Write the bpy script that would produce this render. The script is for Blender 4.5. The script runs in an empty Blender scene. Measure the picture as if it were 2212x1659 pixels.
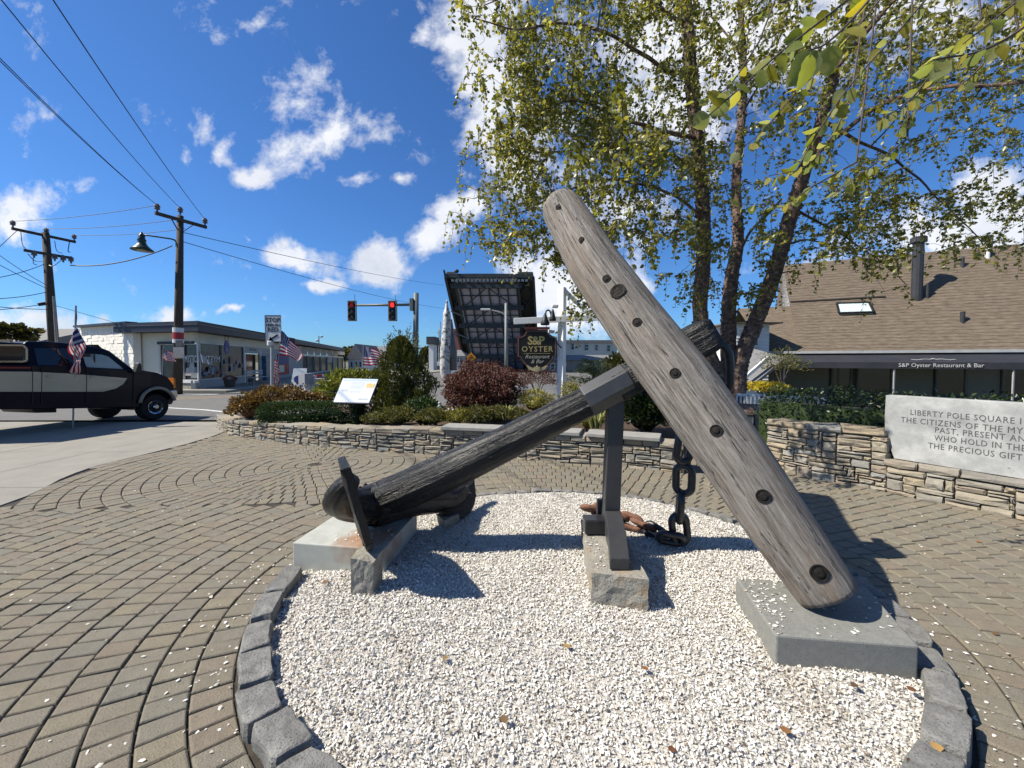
import bpy, bmesh, math, random
import numpy as np
from mathutils import Vector, Matrix, noise
from mathutils.bvhtree import BVHTree
random.seed(7); rng = np.random.default_rng(7)
R = math.radians
scn = bpy.context.scene
COL = scn.collection

# ------------------------------------------------------------------ camera, sky, sun, exposure
EYE = Vector((0, 0, 1.55)); PITCH = R(2.0); FPX = 831.0
cam_d = bpy.data.cameras.new('camera'); cam = bpy.data.objects.new('camera', cam_d); COL.objects.link(cam)
cam.location = EYE; cam.rotation_euler = (R(90) - PITCH, 0, 0)
cam_d.sensor_width = 36; cam_d.lens = FPX / 2212 * 36; cam_d.shift_y = -0.0097
cam_d.clip_start = 0.05; cam_d.clip_end = 3000
scn.camera = cam

SUN = Vector((-0.93, -0.13, 1.0)).normalized()
SUN_EL = math.asin(SUN.z); SUN_AZ = math.atan2(SUN.x, SUN.y)
sd = bpy.data.lights.new('sun', 'SUN'); sun = bpy.data.objects.new('sun', sd); COL.objects.link(sun)
sd.energy = 4.9; sd.angle = R(0.53); sd.color = (1.0, 0.935, 0.82)
sun.rotation_euler = (-SUN).to_track_quat('-Z', 'Y').to_euler(); sun.location = SUN * 60
scn.view_settings.view_transform = 'Standard'; scn.view_settings.look = 'None'
scn.view_settings.exposure = 0.77; scn.view_settings.gamma = 1.0; scn.view_settings.use_curve_mapping = False

def ray(x, y):
    u, v = x - 1106.0, y - 808.0
    c, s = math.cos(PITCH), math.sin(PITCH)
    return Vector((u, -v * s + FPX * c, -v * c - FPX * s))
def P(x, y, Y):                       # the point seen at x, y of the picture that stands Y metres ahead
    d = ray(x, y); return EYE + d * (Y / d.y)
def G(x, y, z=0.0):                   # the point seen at x, y that lies at height z
    d = ray(x, y); return EYE + d * ((z - EYE.z) / d.z)

world = bpy.data.worlds.new('World'); scn.world = world; world.use_nodes = True
nt = world.node_tree; nt.nodes.clear()
class NB:                              # small node builder
    def __init__(s, nt): s.nt = nt
    def n(s, t, **k):
        o = s.nt.nodes.new(t)
        for a, b in k.items(): setattr(o, a, b)
        return o
    def l(s, a, b): s.nt.links.new(a, b)
    def m(s, op, a, b=0.0, c=0.0, clamp=False):
        o = s.n('ShaderNodeMath', operation=op, use_clamp=clamp)
        for i, x in enumerate((a, b, c)):
            if isinstance(x, (int, float)): o.inputs[i].default_value = x
            else: s.l(x, o.inputs[i])
        return o.outputs[0]
    def mix(s, f, a, b, typ='MIX'):
        o = s.n('ShaderNodeMix', data_type='RGBA', blend_type=typ)
        for i, x in ((0, f), (6, a), (7, b)):
            if isinstance(x, (int, float)): o.inputs[i].default_value = x
            elif isinstance(x, tuple): o.inputs[i].default_value = (*x[:3], 1)
            else: s.l(x, o.inputs[i])
        return o.outputs[2]
    def noise(s, vec, scale, detail=4, rough=0.55, dim='3D', dist=0.0):
        o = s.n('ShaderNodeTexNoise', noise_dimensions=dim)
        if vec is not None: s.l(vec, o.inputs['Vector'])
        o.inputs['Scale'].default_value = scale; o.inputs['Detail'].default_value = detail
        o.inputs['Roughness'].default_value = rough; o.inputs['Distortion'].default_value = dist
        return o
    def ramp(s, f, stops):
        o = s.n('ShaderNodeValToRGB'); s.l(f, o.inputs[0]); e = o.color_ramp.elements
        while len(e) < len(stops): e.new(0.5)
        for q, (p, c) in zip(e, stops): q.position = p; q.color = (*c, 1) if len(c) == 3 else c
        return o.outputs[0]

b = NB(nt)
tc = b.n('ShaderNodeTexCoord').outputs['Generated']
sep = b.n('ShaderNodeSeparateXYZ'); b.l(tc, sep.inputs[0])
sky = b.n('ShaderNodeTexSky', sky_type='NISHITA'); sky.sun_disc = False
sky.sun_elevation = SUN_EL; sky.sun_rotation = SUN_AZ % (2 * math.pi)
sky.air_density = 1.0; sky.dust_density = 0.35; sky.ozone_density = 3.0; sky.altitude = 0
SKY_STR = 0.053
skyc = b.mix(1.0, sky.outputs[0], (0.58, 1.03, 1.58), 'MULTIPLY')
yy = b.m('MAXIMUM', sep.outputs[1], 0.08)
u = b.m('DIVIDE', sep.outputs[0], yy); v = b.m('DIVIDE', sep.outputs[2], yy)
comb = b.n('ShaderNodeCombineXYZ'); b.l(u, comb.inputs[0]); b.l(v, comb.inputs[1])
wn = b.noise(comb.outputs[0], 3.0, 5, 0.62)
ws = b.n('ShaderNodeSeparateColor'); b.l(wn.outputs['Color'], ws.inputs[0])
uu = b.m('ADD', u, b.m('MULTIPLY', b.m('SUBTRACT', ws.outputs[0], 0.5), 0.20))
vv = b.m('ADD', v, b.m('MULTIPLY', b.m('SUBTRACT', ws.outputs[1], 0.5), 0.20))
# clouds as the photograph's sky shows them: (x, y, half width, half height, turn, weight)
CL = [(695, 300, 110, 62, -25, 0.9), (640, 220, 70, 60, 35, 0.62), (650, 120, 100, 40, 50, 0.5), (545, 40, 70, 26, -20, 0.5), (780, 260, 80, 45, 25, 0.62),
      (468, 285, 26, 60, -8, 0.62), (500, 350, 30, 55, 30, 0.62), (545, 392, 55, 24, -20, 0.7), (415, 355, 20, 24, 0, 0.4),
      (645, 556, 100, 32, 4, 1.15), (700, 608, 48, 18, 0, 1.0), (832, 575, 68, 44, 0, 1.15), (925, 528, 66, 42, -25, 1.1), (1005, 455, 72, 44, -20, 1.0),
      (1050, 120, 105, 260, -12, 1.25), (915, 75, 26, 44, 25, 0.6), (1130, 330, 120, 130, 10, 0.9), (1230, 620, 170, 100, 10, 1.35), (1150, 700, 130, 60, 0, 0.9),
      (375, 662, 90, 24, 0, 0.85), (515, 670, 32, 11, 0, 0.9), (535, 512, 14, 8, 0, 0.7), (45, 445, 105, 55, -25, 0.95), (90, 715, 190, 38, 0, 1.2),
      (215, 690, 60, 26, 0, 0.7), (150, 372, 60, 16, 0, 0.35), (755, 402, 55, 16, 0, 0.5), (855, 394, 26, 15, 0, 0.55), (2140, 500, 230, 110, -15, 1.3), (1880, 590, 200, 60, 0, 0.9),
      (1560, 60, 330, 150, 0, 1.15), (1950, 40, 300, 120, 0, 1.0), (1350, 470, 120, 90, 0, 0.7), (1420, 250, 150, 120, 0, 0.8)]
acc = None
for (x, y, rx, ry, t, w) in CL:
    d = ray(x, y); cx, cy = d.x / d.y, d.z / d.y
    a, c_, s_ = R(t), math.cos(R(t)), math.sin(R(t))
    du, dv = b.m('SUBTRACT', uu, cx), b.m('SUBTRACT', vv, cy)
    p = b.m('MULTIPLY', b.m('MULTIPLY_ADD', du, c_, b.m('MULTIPLY', dv, -s_)), FPX / rx * 0.8)
    q = b.m('MULTIPLY', b.m('MULTIPLY_ADD', du, s_, b.m('MULTIPLY', dv, c_)), FPX / ry * 0.8)
    e = b.m('SUBTRACT', 1.0, b.m('SQRT', b.m('ADD', b.m('MULTIPLY', p, p), b.m('MULTIPLY', q, q))))
    e = b.m('MULTIPLY', b.m('MAXIMUM', e, -0.6), w)
    acc = e if acc is None else b.m('SMOOTH_MAX', acc, e, 0.18)
f1 = b.noise(comb.outputs[0], 7.0, 9, 0.66, dist=0.15).outputs[0]
f2 = b.noise(comb.outputs[0], 2.2, 6, 0.6).outputs[0]
dens = b.m('MULTIPLY_ADD', b.m('ADD', acc, b.m('MULTIPLY', b.m('SUBTRACT', f1, 0.52), 3.0)), 1.6, -0.06, clamp=True)
# the rest of the sky carries the same scattered fair-weather cloud
g = b.n('ShaderNodeMapping'); b.l(tc, g.inputs[0]); g.inputs['Scale'].default_value = (1, 1, 2.4)
f3 = b.noise(g.outputs[0], 2.6, 8, 0.6).outputs[0]
dens3 = b.m('MULTIPLY', b.m('SUBTRACT', f3, 0.56), 6.0, clamp=True)
front = b.m('MULTIPLY', b.m('SUBTRACT', sep.outputs[1], 0.12), 9.0, clamp=True)
fm = b.n('ShaderNodeMix', data_type='FLOAT'); b.l(front, fm.inputs[0]); b.l(dens3, fm.inputs[2]); b.l(dens, fm.inputs[3])
dn = fm.outputs[0]
dn = b.m('POWER', dn, 1.25)
up = b.m('MULTIPLY', b.m('ADD', sep.outputs[2], 0.0), 14.0, clamp=True)
dn = b.m('MULTIPLY', b.m('MULTIPLY', dn, 0.93), up)
cc = b.ramp(b.m('ADD', b.m('MULTIPLY', f2, 0.8), b.m('MULTIPLY', f1, 0.35)), [(0.40, (12.4, 12.4, 12.5)), (0.62, (9.8, 10.1, 10.8)), (0.8, (6.6, 7.2, 8.6))])
fin = b.mix(dn, skyc, cc)
bg = b.n('ShaderNodeBackground'); b.l(fin, bg.inputs[0]); bg.inputs[1].default_value = SKY_STR
out = b.n('ShaderNodeOutputWorld'); b.l(bg.outputs[0], out.inputs[0])

# ------------------------------------------------------------------ materials
MATS = {}
def M(name, c1, c2=None, rough=0.75, scale=6.0, bump=0.0, bscale=40.0, metal=0.0, stretch=(1, 1, 1), c3=None, tint=None,
      spec=0.4, detail=6, stain=None, trans=0.0, coat=0.0, dark=None, vor=None, rand=None):
    """noise between c1 and c2; tint = list of colours picked by each piece's own 'tint'; stain = (colour, scale, threshold)"""
    KA = 0.82; dk = lambda q: tuple(x * KA for x in q)
    c1 = dk(c1); c2 = dk(c2) if c2 else None; tint = [dk(q) for q in tint] if tint else None; rand = [dk(q) for q in rand] if rand else None
    m = bpy.data.materials.new(name); m.use_nodes = True; nt = m.node_tree; nt.nodes.clear(); b = NB(nt)
    tc = b.n('ShaderNodeTexCoord'); mp = b.n('ShaderNodeMapping'); b.l(tc.outputs['Object'], mp.inputs[0]); mp.inputs['Scale'].default_value = stretch
    vec = mp.outputs[0]
    c2 = c2 or tuple(x * 0.8 for x in c1)
    nz = b.noise(vec, scale, detail, 0.6).outputs[0]
    col = b.ramp(nz, [(0.32, c1), (0.68, c2)])
    if tint:
        at = b.n('ShaderNodeAttribute', attribute_name='tint')
        tr = b.ramp(at.outputs['Fac'], [(i / max(1, len(tint) - 1), c) for i, c in enumerate(tint)])
        gr = b.m('MULTIPLY_ADD', nz, 0.6, 0.70)
        cb = b.n('ShaderNodeCombineColor')
        for i in range(3): b.l(gr, cb.inputs[i])
        col = b.mix(1.0, tr, cb.outputs[0], 'MULTIPLY')
    if rand:
        oi = b.n('ShaderNodeObjectInfo')
        col = b.mix(1.0, b.ramp(oi.outputs['Random'], [(i / max(1, len(rand) - 1), c) for i, c in enumerate(rand)]),
                    b.ramp(nz, [(0.3, (0.85,) * 3), (0.7, (1.15,) * 3)]), 'MULTIPLY')
    if dark:                         # fine speckle: (colour, scale, threshold)
        sp = b.noise(tc.outputs['Object'], dark[1], 3, 0.7).outputs[0]
        col = b.mix(b.m('MULTIPLY', b.m('SUBTRACT', sp, dark[2]), 12.0, clamp=True), col, dark[0])
    if stain:
        for st in (stain if isinstance(stain, list) else [stain]):
            sn = b.noise(tc.outputs['Object'], st[1], 6, 0.65).outputs[0]
            col = b.mix(b.m('MULTIPLY', b.m('SUBTRACT', sn, st[2]), 5.0, clamp=True), col, st[0])
    pb = b.n('ShaderNodeBsdfPrincipled'); b.l(col, pb.inputs['Base Color'])
    pb.inputs['Roughness'].default_value = rough; pb.inputs['Metallic'].default_value = metal
    pb.inputs['Specular IOR Level'].default_value = spec; pb.inputs['Coat Weight'].default_value = coat
    if bump:
        bn = b.noise(vec, bscale, 5, 0.65).outputs[0]
        bp = b.n('ShaderNodeBump'); bp.inputs['Strength'].default_value = bump; bp.inputs['Distance'].default_value = 0.01
        b.l(bn, bp.inputs['Height']); b.l(bp.outputs[0], pb.inputs['Normal'])
    o = b.n('ShaderNodeOutputMaterial')
    if trans:
        tb = b.n('ShaderNodeBsdfTranslucent'); b.l(b.mix(1.0, col, (1.5, 1.5, 0.8), 'MULTIPLY'), tb.inputs[0])
        ms = b.n('ShaderNodeMixShader'); ms.inputs[0].default_value = trans
        b.l(pb.outputs[0], ms.inputs[1]); b.l(tb.outputs[0], ms.inputs[2]); b.l(ms.outputs[0], o.inputs[0])
    else: b.l(pb.outputs[0], o.inputs[0])
    MATS[name] = m; return m

granite = M('granite_grey', (0.30, 0.30, 0.29), (0.38, 0.38, 0.36), 0.8, 60, 0.25, 220, dark=((0.13, 0.13, 0.13), 260, 0.58))
granite_d = M('granite_blue', (0.205, 0.205, 0.185), (0.26, 0.26, 0.232), 0.7, 30, 0.12, 260, dark=((0.09, 0.09, 0.085), 170, 0.57), stain=((0.17, 0.165, 0.14), 3.5, 0.58))
granite_l = M('granite_sawn', (0.34, 0.36, 0.33), (0.42, 0.43, 0.39), 0.75, 9, 0.12, 240, dark=((0.25, 0.26, 0.24), 280, 0.6))
granite_r = M('granite_rough', (0.26, 0.245, 0.205), (0.38, 0.355, 0.30), 0.9, 14, 0.8, 60, dark=((0.11, 0.11, 0.10), 110, 0.56), stain=((0.27, 0.155, 0.05), 5.0, 0.50))
cobble = M('cobble_granite', (0.15, 0.148, 0.138), (0.29, 0.283, 0.26), 0.85, 14, 0.9, 90, dark=((0.06, 0.06, 0.055), 120, 0.57), stain=((0.52, 0.50, 0.46), 170, 0.62))
PAVT = [(0.245, 0.222, 0.178), (0.262, 0.234, 0.183), (0.25, 0.237, 0.198), (0.285, 0.25, 0.186), (0.232, 0.22, 0.188), (0.27, 0.245, 0.20), (0.262, 0.222, 0.175), (0.24, 0.225, 0.185)]
PAVT = [tuple(c * k for c, k in zip(q, (0.85, 0.825, 0.76))) for q in PAVT]
paverm = M('paver_concrete', (0.3, 0.27, 0.2), None, 0.92, 16, 0.7, 130, tint=PAVT, dark=((0.09, 0.08, 0.065), 150, 0.575), stain=[((0.40, 0.37, 0.31), 210, 0.60), ((0.14, 0.125, 0.10), 0.9, 0.60)])
sandm = M('joint_sand', (0.035, 0.03, 0.022), (0.065, 0.053, 0.04), 0.95, 12, 0.5, 90)
STT = [(q[0] * 0.98, q[1] * 0.985, q[2] * 0.97) for q in [(0.25, 0.23, 0.195), (0.35, 0.30, 0.225), (0.30, 0.275, 0.23), (0.20, 0.19, 0.165), (0.38, 0.31, 0.215), (0.26, 0.215, 0.165), (0.33, 0.315, 0.275), (0.22, 0.215, 0.195), (0.34, 0.295, 0.225)]]
stonem = M('wall_stone', (0.3, 0.3, 0.3), None, 0.88, 18, 0.9, 50, tint=STT, stain=((0.17, 0.15, 0.12), 9, 0.58))
STT2 = [(0.28, 0.26, 0.215), (0.345, 0.30, 0.22), (0.31, 0.28, 0.23), (0.24, 0.228, 0.20), (0.37, 0.30, 0.20), (0.29, 0.24, 0.18), (0.33, 0.315, 0.27), (0.25, 0.243, 0.22)]
stonem2 = M('wall_stone_tan', (0.3, 0.3, 0.3), None, 0.88, 18, 0.8, 50, tint=STT2, stain=((0.2, 0.17, 0.13), 9, 0.6))
mortar = M('wall_core', (0.06, 0.052, 0.042), (0.10, 0.085, 0.065), 0.95, 20, 0.5, 60)
bluestone = M('bluestone_slab', (0.27, 0.265, 0.245), (0.35, 0.34, 0.31), 0.8, 7, 0.3, 80)
asphalt = M('asphalt', (0.13, 0.125, 0.115), (0.17, 0.163, 0.15), 0.9, 3, 0.4, 160, dark=((0.09, 0.088, 0.085), 90, 0.58))
concrete = M('concrete_walk', (0.25, 0.235, 0.20), (0.31, 0.29, 0.245), 0.9, 2.2, 0.35, 120, dark=((0.25, 0.23, 0.19), 130, 0.6), stain=((0.26, 0.24, 0.2), 1.3, 0.6))
groundm = M('far_ground', (0.11, 0.12, 0.07), (0.16, 0.15, 0.10), 0.95, 0.3, 0.2, 20)
soil = M('mulch', (0.05, 0.033, 0.02), (0.10, 0.06, 0.035), 0.95, 25, 0.8, 60)
wpaint = M('road_white', (0.72, 0.72, 0.70), (0.55, 0.55, 0.52), 0.8, 10)
ypaint = M('road_yellow', (0.50, 0.30, 0.05), (0.38, 0.26, 0.09), 0.8, 8)
shellm = M('shell_chip', (0.7, 0.7, 0.68), None, 0.6, 50, 0.0, 60, tint=[(0.12, 0.08, 0.055), (0.44, 0.37, 0.28), (0.60, 0.555, 0.475), (0.70, 0.67, 0.60), (0.76, 0.74, 0.69), (0.80, 0.79, 0.76), (0.66, 0.62, 0.53), (0.79, 0.77, 0.72)])
shellbase = M('shell_bed', (0.50, 0.46, 0.40), (0.68, 0.64, 0.57), 0.9, 60, 1.0, 130, stain=((0.16, 0.13, 0.10), 1.6, 0.62))
iron = M('black_iron', (0.018, 0.018, 0.019), (0.034, 0.034, 0.036), 0.34, 10, 0.5, 30, spec=0.5, stretch=(1, 1, 1))
steel = M('grey_steel_paint', (0.040, 0.040, 0.042), (0.052, 0.052, 0.054), 0.42, 10, 0.08, 40, spec=0.5)
rustm = M('rusty_iron', (0.16, 0.07, 0.045), (0.25, 0.12, 0.075), 0.8, 20, 0.5, 60, dark=((0.07, 0.035, 0.025), 60, 0.6))
black = M('black_plain', (0.012, 0.012, 0.013), (0.02, 0.02, 0.02), 0.5, 5)
leafm = M('birch_leaf', (0.2, 0.2, 0.05), None, 0.36, 10, 0, tint=[(0.05, 0.06, 0.012), (0.11, 0.125, 0.02), (0.18, 0.185, 0.03), (0.27, 0.26, 0.045), (0.14, 0.155, 0.03), (0.40, 0.34, 0.05), (0.44, 0.44, 0.22), (0.22, 0.21, 0.04), (0.10, 0.11, 0.02)], trans=0.46, spec=0.5)
leafbig = M('near_birch_leaf', (0.2, 0.2, 0.05), None, 0.4, 30, 0.5, 50, rand=[(0.20, 0.24, 0.035), (0.36, 0.36, 0.10), (0.42, 0.34, 0.03), (0.15, 0.20, 0.03), (0.40, 0.42, 0.2), (0.27, 0.27, 0.05)], trans=0.5, spec=0.5)
barkm = M('birch_bark', (0.26, 0.17, 0.125), (0.035, 0.023, 0.018), 0.9, 11, 1.0, 30, stretch=(1, 1, 1.8), stain=((0.46, 0.35, 0.28), 13, 0.56))  # pale flecks in the bark also paint in the trunks' lit spots
twigm = M('twig_bark', (0.06, 0.045, 0.035), (0.11, 0.085, 0.07), 0.8, 10)
glassm = M('dark_glass', (0.012, 0.014, 0.015), (0.03, 0.034, 0.035), 0.07, 1.5, spec=0.8)
white = M('white_paint', (0.78, 0.78, 0.76), (0.70, 0.70, 0.68), 0.55, 3)
offwhite = M('cream_brick_paint', (0.90, 0.86, 0.76), (0.96, 0.92, 0.82), 0.8, 3, 0.4, 12)

def woodmat():
    m = bpy.data.materials.new('weathered_oak'); m.use_nodes = True; nt = m.node_tree; nt.nodes.clear(); b = NB(nt)
    at = b.n('ShaderNodeAttribute', attribute_name='grain')      # along the log, round it
    mp = b.n('ShaderNodeMapping'); b.l(at.outputs['Vector'], mp.inputs[0]); mp.inputs['Scale'].default_value = (1.0, 1.0, 0.055)
    w = b.noise(mp.outputs[0], 44, 9, 0.74, dist=0.5).outputs[0]
    mp2 = b.n('ShaderNodeMapping'); b.l(at.outputs['Vector'], mp2.inputs[0]); mp2.inputs['Scale'].default_value = (1, 1, 0.12)
    c = b.noise(mp2.outputs[0], 7.5, 5, 0.6).outputs[0]
    fn = b.noise(mp.outputs[0], 110, 4, 0.7).outputs[0]
    col = b.ramp(w, [(0.30, (0.05, 0.042, 0.035)), (0.41, (0.125, 0.11, 0.094)), (0.54, (0.22, 0.20, 0.178)), (0.72, (0.34, 0.32, 0.29))])
    col = b.mix(b.m('MULTIPLY', b.m('SUBTRACT', c, 0.50), 3.2, clamp=True), col, (0.20, 0.155, 0.115))
    col = b.mix(b.m('MULTIPLY', b.m('SUBTRACT', fn, 0.60), 7.0, clamp=True), col, (0.09, 0.07, 0.055))
    mp3 = b.n('ShaderNodeMapping'); b.l(at.outputs['Vector'], mp3.inputs[0]); mp3.inputs['Scale'].default_value = (1, 1, 0.03)
    cr = b.noise(mp3.outputs[0], 13, 4, 0.6).outputs[0]; crk = b.m('MULTIPLY', b.m('SUBTRACT', 0.0065, b.m('ABSOLUTE', b.m('SUBTRACT', cr, 0.53))), 140.0, clamp=True)
    col = b.mix(b.m('MULTIPLY', crk, 0.85), col, (0.03, 0.024, 0.02))
    pb = b.n('ShaderNodeBsdfPrincipled'); b.l(col, pb.inputs['Base Color']); pb.inputs['Roughness'].default_value = 0.82
    pb.inputs['Specular IOR Level'].default_value = 0.25
    h = b.m('SUBTRACT', b.m('ADD', b.m('MULTIPLY', w, 0.8), b.m('MULTIPLY', fn, 0.5)), b.m('MULTIPLY', crk, 0.7))
    bp = b.n('ShaderNodeBump'); bp.inputs['Strength'].default_value = 1.0; bp.inputs['Distance'].default_value = 0.018
    b.l(h, bp.inputs['Height']); b.l(bp.outputs[0], pb.inputs['Normal'])
    o = b.n('ShaderNodeOutputMaterial'); b.l(pb.outputs[0], o.inputs[0]); return m
oak = woodmat()
def ironwoodmat():
    m = bpy.data.materials.new('painted_wrought_iron'); m.use_nodes = True; nt = m.node_tree; nt.nodes.clear(); b = NB(nt)
    at = b.n('ShaderNodeAttribute', attribute_name='grain')
    mp = b.n('ShaderNodeMapping'); b.l(at.outputs['Vector'], mp.inputs[0]); mp.inputs['Scale'].default_value = (1, 1, 0.07)
    w = b.noise(mp.outputs[0], 22, 7, 0.66, dist=0.8).outputs[0]
    w2 = b.noise(at.outputs['Vector'], 34, 5, 0.6).outputs[0]
    col = b.ramp(w, [(0.3, (0.003, 0.003, 0.003)), (0.55, (0.009, 0.009, 0.009)), (0.8, (0.028, 0.027, 0.026))])
    pb = b.n('ShaderNodeBsdfPrincipled'); b.l(col, pb.inputs['Base Color']); pb.inputs['Roughness'].default_value = 0.38
    pb.inputs['Specular IOR Level'].default_value = 0.42
    bp = b.n('ShaderNodeBump'); bp.inputs['Strength'].default_value = 1.0; bp.inputs['Distance'].default_value = 0.03
    b.l(b.m('ADD', w, b.m('MULTIPLY', w2, 0.3)), bp.inputs['Height']); b.l(bp.outputs[0], pb.inputs['Normal'])
    o = b.n('ShaderNodeOutputMaterial'); b.l(pb.outputs[0], o.inputs[0]); return m
wroughtm = ironwoodmat()

# ------------------------------------------------------------------ mesh helpers
ORG = {}
def wpos(o): return ORG.get(o.name, Vector((0, 0, 0)))
def tag(o, label=None, cat=None, group=None, kind=None):
    if label: o['label'] = label
    if cat: o['category'] = cat
    if group: o['group'] = group
    if kind: o['kind'] = kind
    return o
def empty(name, loc, label=None, cat=None, group=None):
    o = bpy.data.objects.new(name, None); COL.objects.link(o); o.location = loc; o.empty_display_size = 0.2
    ORG[o.name] = Vector(loc); return tag(o, label, cat, group)
class MB:
    def __init__(s, T=None): s.v = []; s.f = []; s.t = []; s.g = []; s.T = T; s.mi = []; s.uv = []
    def add(s, vs, fs, t=0.5, g=None, mi=0):
        k = len(s.v)
        for p in vs:
            p = Vector(p); s.v.append(s.T @ p if s.T else p)
        s.t += [t] * len(vs)
        s.g += (list(g) if g is not None else [(0, 0, 0)] * len(vs))
        s.f += [tuple(i + k for i in f) for f in fs]; s.mi += [mi] * len(fs); return s
    def hexa(s, a, t=0.5, mi=0):      # 4 bottom, 4 top
        return s.add(a, [(0, 3, 2, 1), (4, 5, 6, 7), (0, 1, 5, 4), (1, 2, 6, 5), (2, 3, 7, 6), (3, 0, 4, 7)], t, mi=mi)
    def box(s, c, d, rot=None, t=0.5, mi=0):
        c = Vector(c); h = [x / 2 for x in d]
        a = [Vector((x * h[0], y * h[1], z * h[2])) for z in (-1, 1) for x, y in ((-1, -1), (1, -1), (1, 1), (-1, 1))]
        if rot: a = [rot @ p for p in a]
        return s.hexa([c + p for p in a], t, mi)
    def bx(s, x0, x1, y0, y1, z0, z1, t=0.5, mi=0): return s.box(((x0 + x1) / 2, (y0 + y1) / 2, (z0 + z1) / 2), (x1 - x0, y1 - y0, z1 - z0), None, t, mi)
    def beam(s, p, q, w, h, up=(0, 0, 1), t=0.5):
        p, q = Vector(p), Vector(q); d = (q - p); L = d.length; d.normalize(); a = Vector(up).cross(d)
        if a.length < 1e-3: a = Vector((1, 0, 0)).cross(d)
        a.normalize(); c = d.cross(a); r = Matrix((a, d, c)).transposed()
        return s.box((p + q) / 2, (w, L, h), r, t)
    def prism(s, pts, ext, t=0.5):
        n = len(pts); ext = Vector(ext); a = [Vector(p) for p in pts]
        return s.add(a + [p + ext for p in a], [tuple(range(n))[::-1], tuple(range(n, 2 * n))] + [(i, (i + 1) % n, n + (i + 1) % n, n + i) for i in range(n)], t)
    def tube(s, pts, rad, n=8, cap=True, t=0.5, shape=None, grain=False, up=None):
        pts = [Vector(p) for p in pts]
        if isinstance(rad, (int, float)): rad = [rad] * len(pts)
        vs, gs, L = [], [], 0.0; a = None
        for i, p in enumerate(pts):
            d = (pts[min(i + 1, len(pts) - 1)] - pts[max(i - 1, 0)]).normalized()
            if a is None:
                a = Vector(up) if up else (Vector((0, 0, 1)) if abs(d.z) < 0.9 else Vector((1, 0, 0)))
            a = (a - d * a.dot(d)).normalized(); c = d.cross(a)
            if i: L += (p - pts[i - 1]).length
            for k in range(n):
                th = 2 * math.pi * k / n; r = rad[i] * (shape(i / (len(pts) - 1), th, L) if shape else 1.0)
                vs.append(p + (a * math.cos(th) + c * math.sin(th)) * r); gs.append((math.cos(th) * rad[i], math.sin(th) * rad[i], L))
        m = len(pts)
        fs = [(i * n + k, i * n + (k + 1) % n, (i + 1) * n + (k + 1) % n, (i + 1) * n + k) for i in range(m - 1) for k in range(n)]
        if cap: fs += [tuple(range(n))[::-1], tuple(range((m - 1) * n, m * n))]
        return s.add(vs, fs, t, gs)
    def lathe(s, c, prof, n=16, rot=None, t=0.5):
        c = Vector(c); vs = []
        for r, z in prof:
            for k in range(n):
                th = 2 * math.pi * k / n; p = Vector((r * math.cos(th), r * math.sin(th), z)); vs.append(c + (rot @ p if rot else p))
        m = len(prof)
        fs = [(i * n + k, i * n + (k + 1) % n, (i + 1) * n + (k + 1) % n, (i + 1) * n + k) for i in range(m - 1) for k in range(n)]
        fs += [tuple(range(n))[::-1], tuple(range((m - 1) * n, m * n))]
        return s.add(vs, fs, t)
    def ell(s, c, r, n=12, m=8, t=0.5, jit=0.0, seed=0):
        c = Vector(c); vs = []
        for i in range(m + 1):
            ph = math.pi * i / m
            for k in range(n):
                th = 2 * math.pi * k / n; d = Vector((math.sin(ph) * math.cos(th), math.sin(ph) * math.sin(th), math.cos(ph)))
                j = 1 + jit * noise.noise(d * 2.3 + Vector((seed, 0, 0)))
                vs.append(c + Vector((d.x * r[0], d.y * r[1], d.z * r[2])) * j)
        fs = [(i * n + k, i * n + (k + 1) % n, (i + 1) * n + (k + 1) % n, (i + 1) * n + k) for i in range(m) for k in range(n)]
        return s.add(vs, fs, t)
    def build(s, name, mat, parent=None, smooth=False, label=None, cat=None, group=None, kind=None, origin=None, recalc=True, bevel=0):
        mats = mat if isinstance(mat, (list, tuple)) else [mat]
        if origin is None:
            if parent is not None: origin = wpos(parent)
            elif s.v and kind is None:
                A = np.array([tuple(p) for p in s.v]); lo, hi = A.min(0), A.max(0); origin = Vector(((lo[0] + hi[0]) / 2, (lo[1] + hi[1]) / 2, lo[2]))
            else: origin = Vector((0, 0, 0))
        origin = Vector(origin); me = bpy.data.meshes.new(name)
        me.from_pydata([p - origin for p in s.v], [], s.f)
        a = me.attributes.new('tint', 'FLOAT', 'POINT'); a.data.foreach_set('value', s.t)
        if any(g != (0, 0, 0) for g in s.g[:50]):
            a = me.attributes.new('grain', 'FLOAT_VECTOR', 'POINT'); a.data.foreach_set('vector', [x for g in s.g for x in g])
        if len(mats) > 1: me.polygons.foreach_set('material_index', s.mi)
        if s.uv:
            ul = me.uv_layers.new(name='UVMap')
            for lp in me.loops: ul.data[lp.index].uv = s.uv[lp.vertex_index]
        for m_ in mats: me.materials.append(m_)
        if recalc and len(s.f) < 6000:
            bm = bmesh.new(); bm.from_mesh(me); bmesh.ops.recalc_face_normals(bm, faces=bm.faces); bm.to_mesh(me); bm.free()
        if smooth: me.polygons.foreach_set('use_smooth', [True] * len(me.polygons))
        o = bpy.data.objects.new(name, me); COL.objects.link(o)
        if parent is not None: o.parent = parent; o.location = origin - wpos(parent)
        else: o.location = origin
        ORG[o.name] = origin
        if bevel:
            md = o.modifiers.new('bevel', 'BEVEL'); md.width = bevel; md.segments = 2; md.limit_method = 'ANGLE'
        return tag(o, label, cat, group, kind)

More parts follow.
